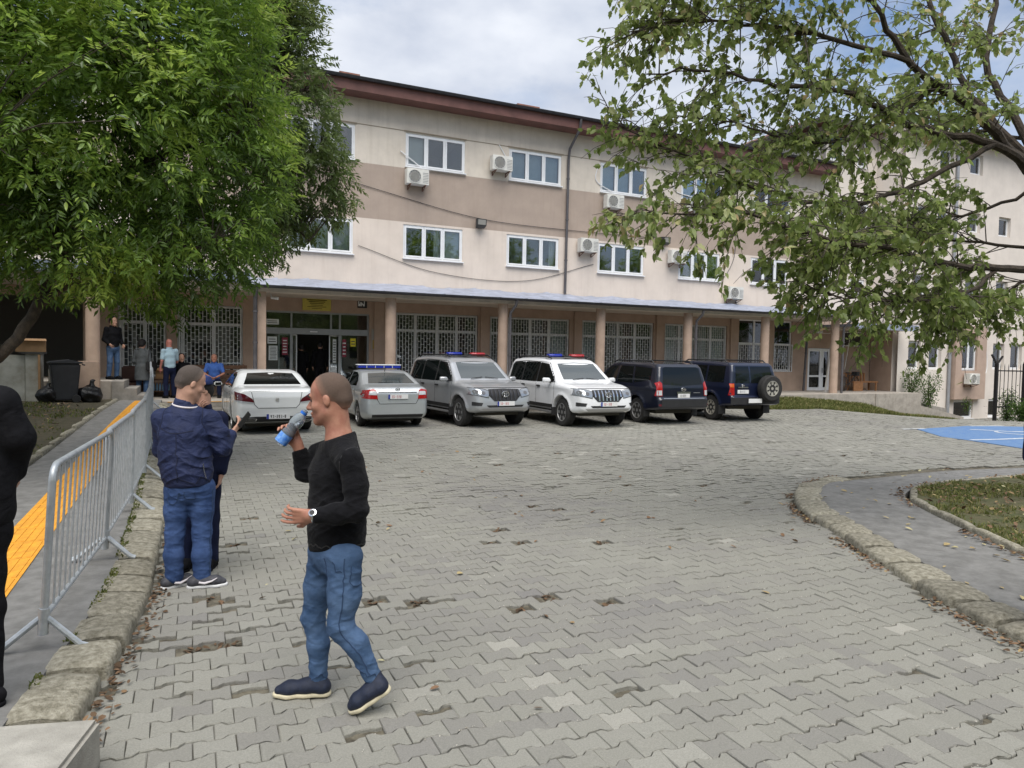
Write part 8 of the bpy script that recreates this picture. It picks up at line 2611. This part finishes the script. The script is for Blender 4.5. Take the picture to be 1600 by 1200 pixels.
ash_tree('slender_tree', 'paler drooping tree behind the large ash, reaching in front of the facade',
         [(-6.2, 15.2, .3), (-5.6, 15.0, 2.2), (-4.2, 14.7, 3.5), (-2.0, 14.3, 4.4), (.6, 13.9, 5.2)],
         [[(.6, 13.9, 5.2), (1.3, 13.8, 6.2), (1.6, 13.7, 7.6), (1.6, 13.6, 9.0)], [(-.6, 14.0, 4.4), (.6, 13.8, 4.6), (1.4, 13.7, 4.4), (2.0, 13.6, 4.0)], [(.6, 13.9, 5.2), (1.5, 13.7, 5.6), (2.2, 13.6, 5.6)], [(1.3, 13.8, 6.2), (1.9, 13.6, 6.8), (2.4, 13.5, 7.0)]],
         [((1.62, 13.71, 6.1), (.95, 1.1, 2.2)), ((1.35, 13.75, 8.3), (.85, 1.0, 1.5)), ((1.3, 13.8, 4.3), (.75, .9, .75)), ((2.35, 13.4, 5.1), (.45, .7, .75))],
         2700, 77, m_ash2, m_ash1, .24, .125, 0, .45, .03)


ash_tree('shade_tree', 'dark shady tree behind the large ash, over the low white wall',
         [(-7.2, 17.5, .4), (-7.0, 17.5, 2.0), (-6.6, 17.4, 3.4)], [[(-6.6, 17.4, 3.4), (-5.6, 17.2, 4.6), (-4.6, 17.0, 5.6)], [(-6.6, 17.4, 3.4), (-7.4, 17.6, 5.0), (-7.8, 17.6, 6.6)]],
         [((-6.4, 17.2, 5.6), (3.2, 2.6, 2.6)), ((-4.4, 17.0, 5.4), (2.0, 2.0, 1.9))], 2600, 55, m_ash, m_ash1, .36, .17, 0, .4, zmin=3.5)


def maple_tree():
    g = np.random.default_rng(5)
    root = empty('maple_tree', (10.46, 5.05, .1), label='maple tree with thinning autumn leaves overhanging from the right', cat='tree', world=True)
    mb = MB(); tube_limb(mb, [(10.5, 5.02, .05), (10.46, 5.05, .9), (10.41, 5.15, 2.02), (10.26, 5.27, 3.17), (9.93, 5.35, 4.13)], .24, .17, 14, .01, 1)
    tr = mb.build('trunk', m_bark, root, smooth=True)
    LI = {'A': ([(9.93, 5.35, 4.13), (9.39, 5.4, 4.46), (8.46, 5.52, 5.07), (7.95, 5.54, 5.17), (7.46, 5.55, 5.38), (6.87, 5.63, 5.97), (6.33, 5.68, 6.48)], .10, .02),
          'B': ([(9.39, 5.4, 4.46), (8.88, 5.42, 4.6), (7.65, 5.66, 4.73), (6.78, 5.73, 4.94), (5.85, 5.94, 4.98), (5.0, 6.11, 5.03), (4.4, 6.31, 4.95)], .075, .010),
          'C': ([(9.42, 5.39, 4.55), (9.04, 5.82, 5.33), (8.84, 6.05, 6.02), (8.72, 6.25, 6.65), (8.58, 6.45, 7.37)], .07, .03),
          'D': ([(9.93, 5.35, 4.13), (9.67, 5.5, 4.8), (9.64, 6.0, 5.83), (9.93, 6.14, 6.87), (10.08, 6.23, 7.8)], .08, .03),
          'E': ([(10.26, 5.27, 3.17), (8.81, 5.27, 3.08), (7.76, 5.31, 3.08), (6.89, 5.38, 3.22), (6.26, 5.45, 3.21), (5.35, 5.66, 3.42), (4.6, 5.93, 3.42), (4.1, 6.1, 3.44)], .075, .008),
          'F': ([(8.88, 5.42, 4.6), (7.71, 5.59, 4.01), (6.58, 5.77, 3.7), (5.64, 5.98, 3.85), (5.06, 6.15, 4.09), (4.45, 6.36, 4.29), (4.1, 6.46, 4.45)], .05, .008),
          'G': ([(8.81, 5.27, 3.08), (8.09, 5.25, 2.70), (7.43, 5.32, 2.62), (6.6, 5.49, 2.64), (6.12, 5.62, 2.72)], .035, .008),
          'H': ([(7.46, 5.55, 5.38), (6.5, 5.78, 5.53), (5.57, 5.98, 5.56), (4.69, 6.17, 5.52), (4.25, 6.3, 5.35)], .045, .008),
          'I': ([(10.26, 5.5, 3.53), (10.17, 5.74, 3.04), (9.88, 5.97, 2.85), (9.13, 6.08, 2.62)], .04, .01),
          'J': ([(7.95, 5.54, 5.17), (7.2, 5.9, 4.6), (6.4, 6.0, 4.45), (5.6, 6.1, 4.5), (4.9, 6.2, 4.6)], .035, .008),
          'L': ([(9.95, 5.4, 4.25), (9.5, 5.9, 3.95), (8.6, 6.25, 3.75), (7.8, 6.4, 3.6)], .035, .008),
          'N': ([(9.67, 5.5, 4.8), (9.7, 6.4, 5.2), (9.3, 7.1, 5.6)], .035, .008),
          'O': ([(10.2, 5.3, 3.4), (9.8, 6.2, 3.6), (9.3, 7.0, 3.7), (8.6, 7.4, 3.6)], .035, .008),
          'K': ([(6.87, 5.63, 5.97), (6.0, 5.8, 6.1), (5.2, 6.0, 6.05), (4.6, 6.2, 5.9)], .03, .008)}
    dens = {'A': 30, 'B': 50, 'C': 24, 'D': 22, 'E': 88, 'F': 72, 'G': 56, 'H': 66, 'I': 56, 'J': 58, 'K': 50, 'L': 50, 'N': 40, 'O': 54}
    tw = MB(); LP, LD, TN = [], [], []
    for nm, (pts, r0, r1) in LI.items():
        mb = MB(); P = tube_limb(mb, pts, r0 * .72, r1 * .8, 8, .016, ord(nm)); mb.build('limb', m_bark, tr, smooth=True)
        k = len(P)
        low = nm in 'EGI'
        for _ in range(dens[nm]):
            t = g.uniform(.22 if nm not in 'CD' else .3, 1.0); i = min(int(t * (k - 1)), k - 2)
            a = P[i] + (P[i + 1] - P[i]) * g.random()
            fw = P[i + 1] - P[i]; fw /= np.linalg.norm(fw)
            d = fw * g.uniform(.3, 1.0) + g.normal(0, .55, 3) * np.array([1, 1, .8]) + np.array([0, 0, -.12 if low else .05]); d /= np.linalg.norm(d)
            ln = g.uniform(.45, 1.15) * (1.0 - .35 * t)
            tipd = d + np.array([0, 0, -.45]); q = [a, a + d * ln * .5, a + d * ln * .55 + tipd / np.linalg.norm(tipd) * ln * .45]
            Q = spline(q, 9); tw.tube([tuple(p) for p in Q], [.008 - .0007 * z for z in range(9)], 4, caps=False)
            for sub in range(g.integers(2, 5)):
                j = g.integers(2, 8); d2 = d + g.normal(0, .7, 3) + np.array([0, 0, -.2]); d2 /= np.linalg.norm(d2)
                l2 = g.uniform(.18, .45); Q2 = np.array([Q[j], Q[j] + d2 * l2 * .6, Q[j] + d2 * l2 + np.array([0, 0, -.05])])
                tw.tube([tuple(p) for p in Q2], [.004, .003, .002], 4, caps=False)
                for _ in range(g.integers(5, 10)):
                    u = g.uniform(.2, 1.0); p = Q2[0] + (Q2[2] - Q2[0]) * u
                    LP.append(p + g.normal(0, .012, 3)); LD.append(d2 * .35 + g.normal(0, .5, 3) + np.array([0, 0, -.75]))
            for _ in range(g.integers(4, 9)):
                p = Q[g.integers(3, 9)]; LP.append(p + g.normal(0, .02, 3)); LD.append(d * .3 + g.normal(0, .5, 3) + np.array([0, 0, -.7]))
    LP, LD = np.array(LP), np.array(LD); LD /= np.linalg.norm(LD, axis=1, keepdims=True)
    tag(tw.build('twigs', m_twig, root), kind='stuff')
    outl = [(0, 0), (.16, .12), (.33, .30), (.24, .42), (.27, .62), (.13, .74), (0, 1.0)]
    lm = [leaf_mesh(outl, m_map1), leaf_mesh([(0, 0), (.20, .14), (.30, .34), (.27, .52), (.16, .76), (0, 1.0)], m_map1, .22), leaf_mesh([(0, 0), (.13, .15), (.24, .33), (.2, .6), (.1, .8), (0, 1.0)], m_map1, .3)]
    k = single_leaves(root, lm, LP, LD, .102, 300, 9)
    LP, LD = LP[k], LD[k]
    # the rest: same outline, built in one mesh
    n = len(LP); S = np.cross(LD, g.normal(0, 1, (n, 3)) + np.array([0, 0, .4])); S /= np.linalg.norm(S, axis=1, keepdims=True); N = np.cross(S, LD)
    L = (.092 * g.uniform(.55, 1.3, n))[:, None, None]; fo = g.uniform(.05, .5, n)[:, None, None]
    o = np.array(outl); V = []
    mid = np.stack([np.zeros(7), o[:, 1]], 1)
    for X, Y in ((mid[:, 0], mid[:, 1]), (o[1:-1, 0], o[1:-1, 1]), (-o[1:-1, 0], o[1:-1, 1])):
        curl = .10 * np.sin(2.6 * Y)
        V.append(LP[:, None] + (LD[:, None] * Y[None, :, None] + S[:, None] * X[None, :, None] + N[:, None] * (np.abs(X)[None, :, None] * fo - curl[None, :, None] * .8)) * L)
    V = np.concatenate(V, 1); nv = V.shape[1]
    F = []
    b = (np.arange(n) * nv)[:, None]
    r = lambda i: i if i in (0, 6) else 6 + i
    l = lambda i: i if i in (0, 6) else 11 + i
    for i in range(6):
        for f in ((i, i + 1, r(i + 1), r(i)), (i + 1, i, l(i), l(i + 1))):
            f = list(dict.fromkeys(f))
            if len(f) > 2: F.append(b + np.array([f]))
    tone = np.clip(g.normal(.42, .20, n) + .18 * (g.random(n) < .12) + .10 * (LP[:, 2] - 4.2) / 2, 0, 1)
    tag(link_mesh('crown', np_mesh('crown', V.reshape(-1, 3), F, tone=np.repeat(tone, nv)), m_map, root), kind='stuff')


maple_tree()

# ---------------------------------------------------------------- across the yard, behind the photographer: seen in the window glass
opp = empty('opposite_building', (4, -30, 0), label='plain pale building across the yard, seen only in window reflections', cat='building', world=True)
q = MB(); q.box(-30, 74, -42, -30, 0, 9.0); q.build('wall', m_cream, opp)
q = MB(); q.prism([(-42.5, 9.0), (-36, 11.5), (-29.5, 9.0)], -30.5, 74.5, 'x'); q.build('roof', m_fascia, opp)
for k in range(17):
    for z in (1.2, 4.2, 6.8):
        q = MB(); q.box(-28 + 4 * k, -26 + 4 * k, -30.0, -29.94, z, z + 1.4); q.build('window', m_cglass, opp)
for k, (x, y, h, s) in enumerate(((-9, -15, 13.5, 4.2), (-2.0, -17, 14.5, 4.2), (5.5, -15.5, 13.0, 4.2), (12.5, -16.5, 14.0, 4.2), (20, -15, 13.5, 4.2), (28, -16, 14.5, 4.2), (36, -14, 13.5, 4.2), (43.5, -12, 14, 4.2), (51, -10, 13.5, 4.2), (58, -6, 14, 4.2))):
    ash_tree('street_tree', 'leafy tree across the yard behind the photographer, %s of its row' % ('leftmost', 'second', 'third', 'fourth', 'fifth', 'sixth', 'seventh', 'eighth', 'ninth', 'rightmost')[k],
             [(x, y, 0), (x + .1, y, 1.5), (x - .1, y, 3.2)], [[(x - .1, y, 3.2), (x + .5, y + .3, 5), (x + .9, y, h * .8)], [(x - .1, y, 3.2), (x - .9, y, 5), (x - 1.2, y, h * .75)]],
             [((x, y, h * .58), (s, s * .8, h * .42))], 1900, 200 + k, m_ash, m_ash1, .7, .34, 0, .2)
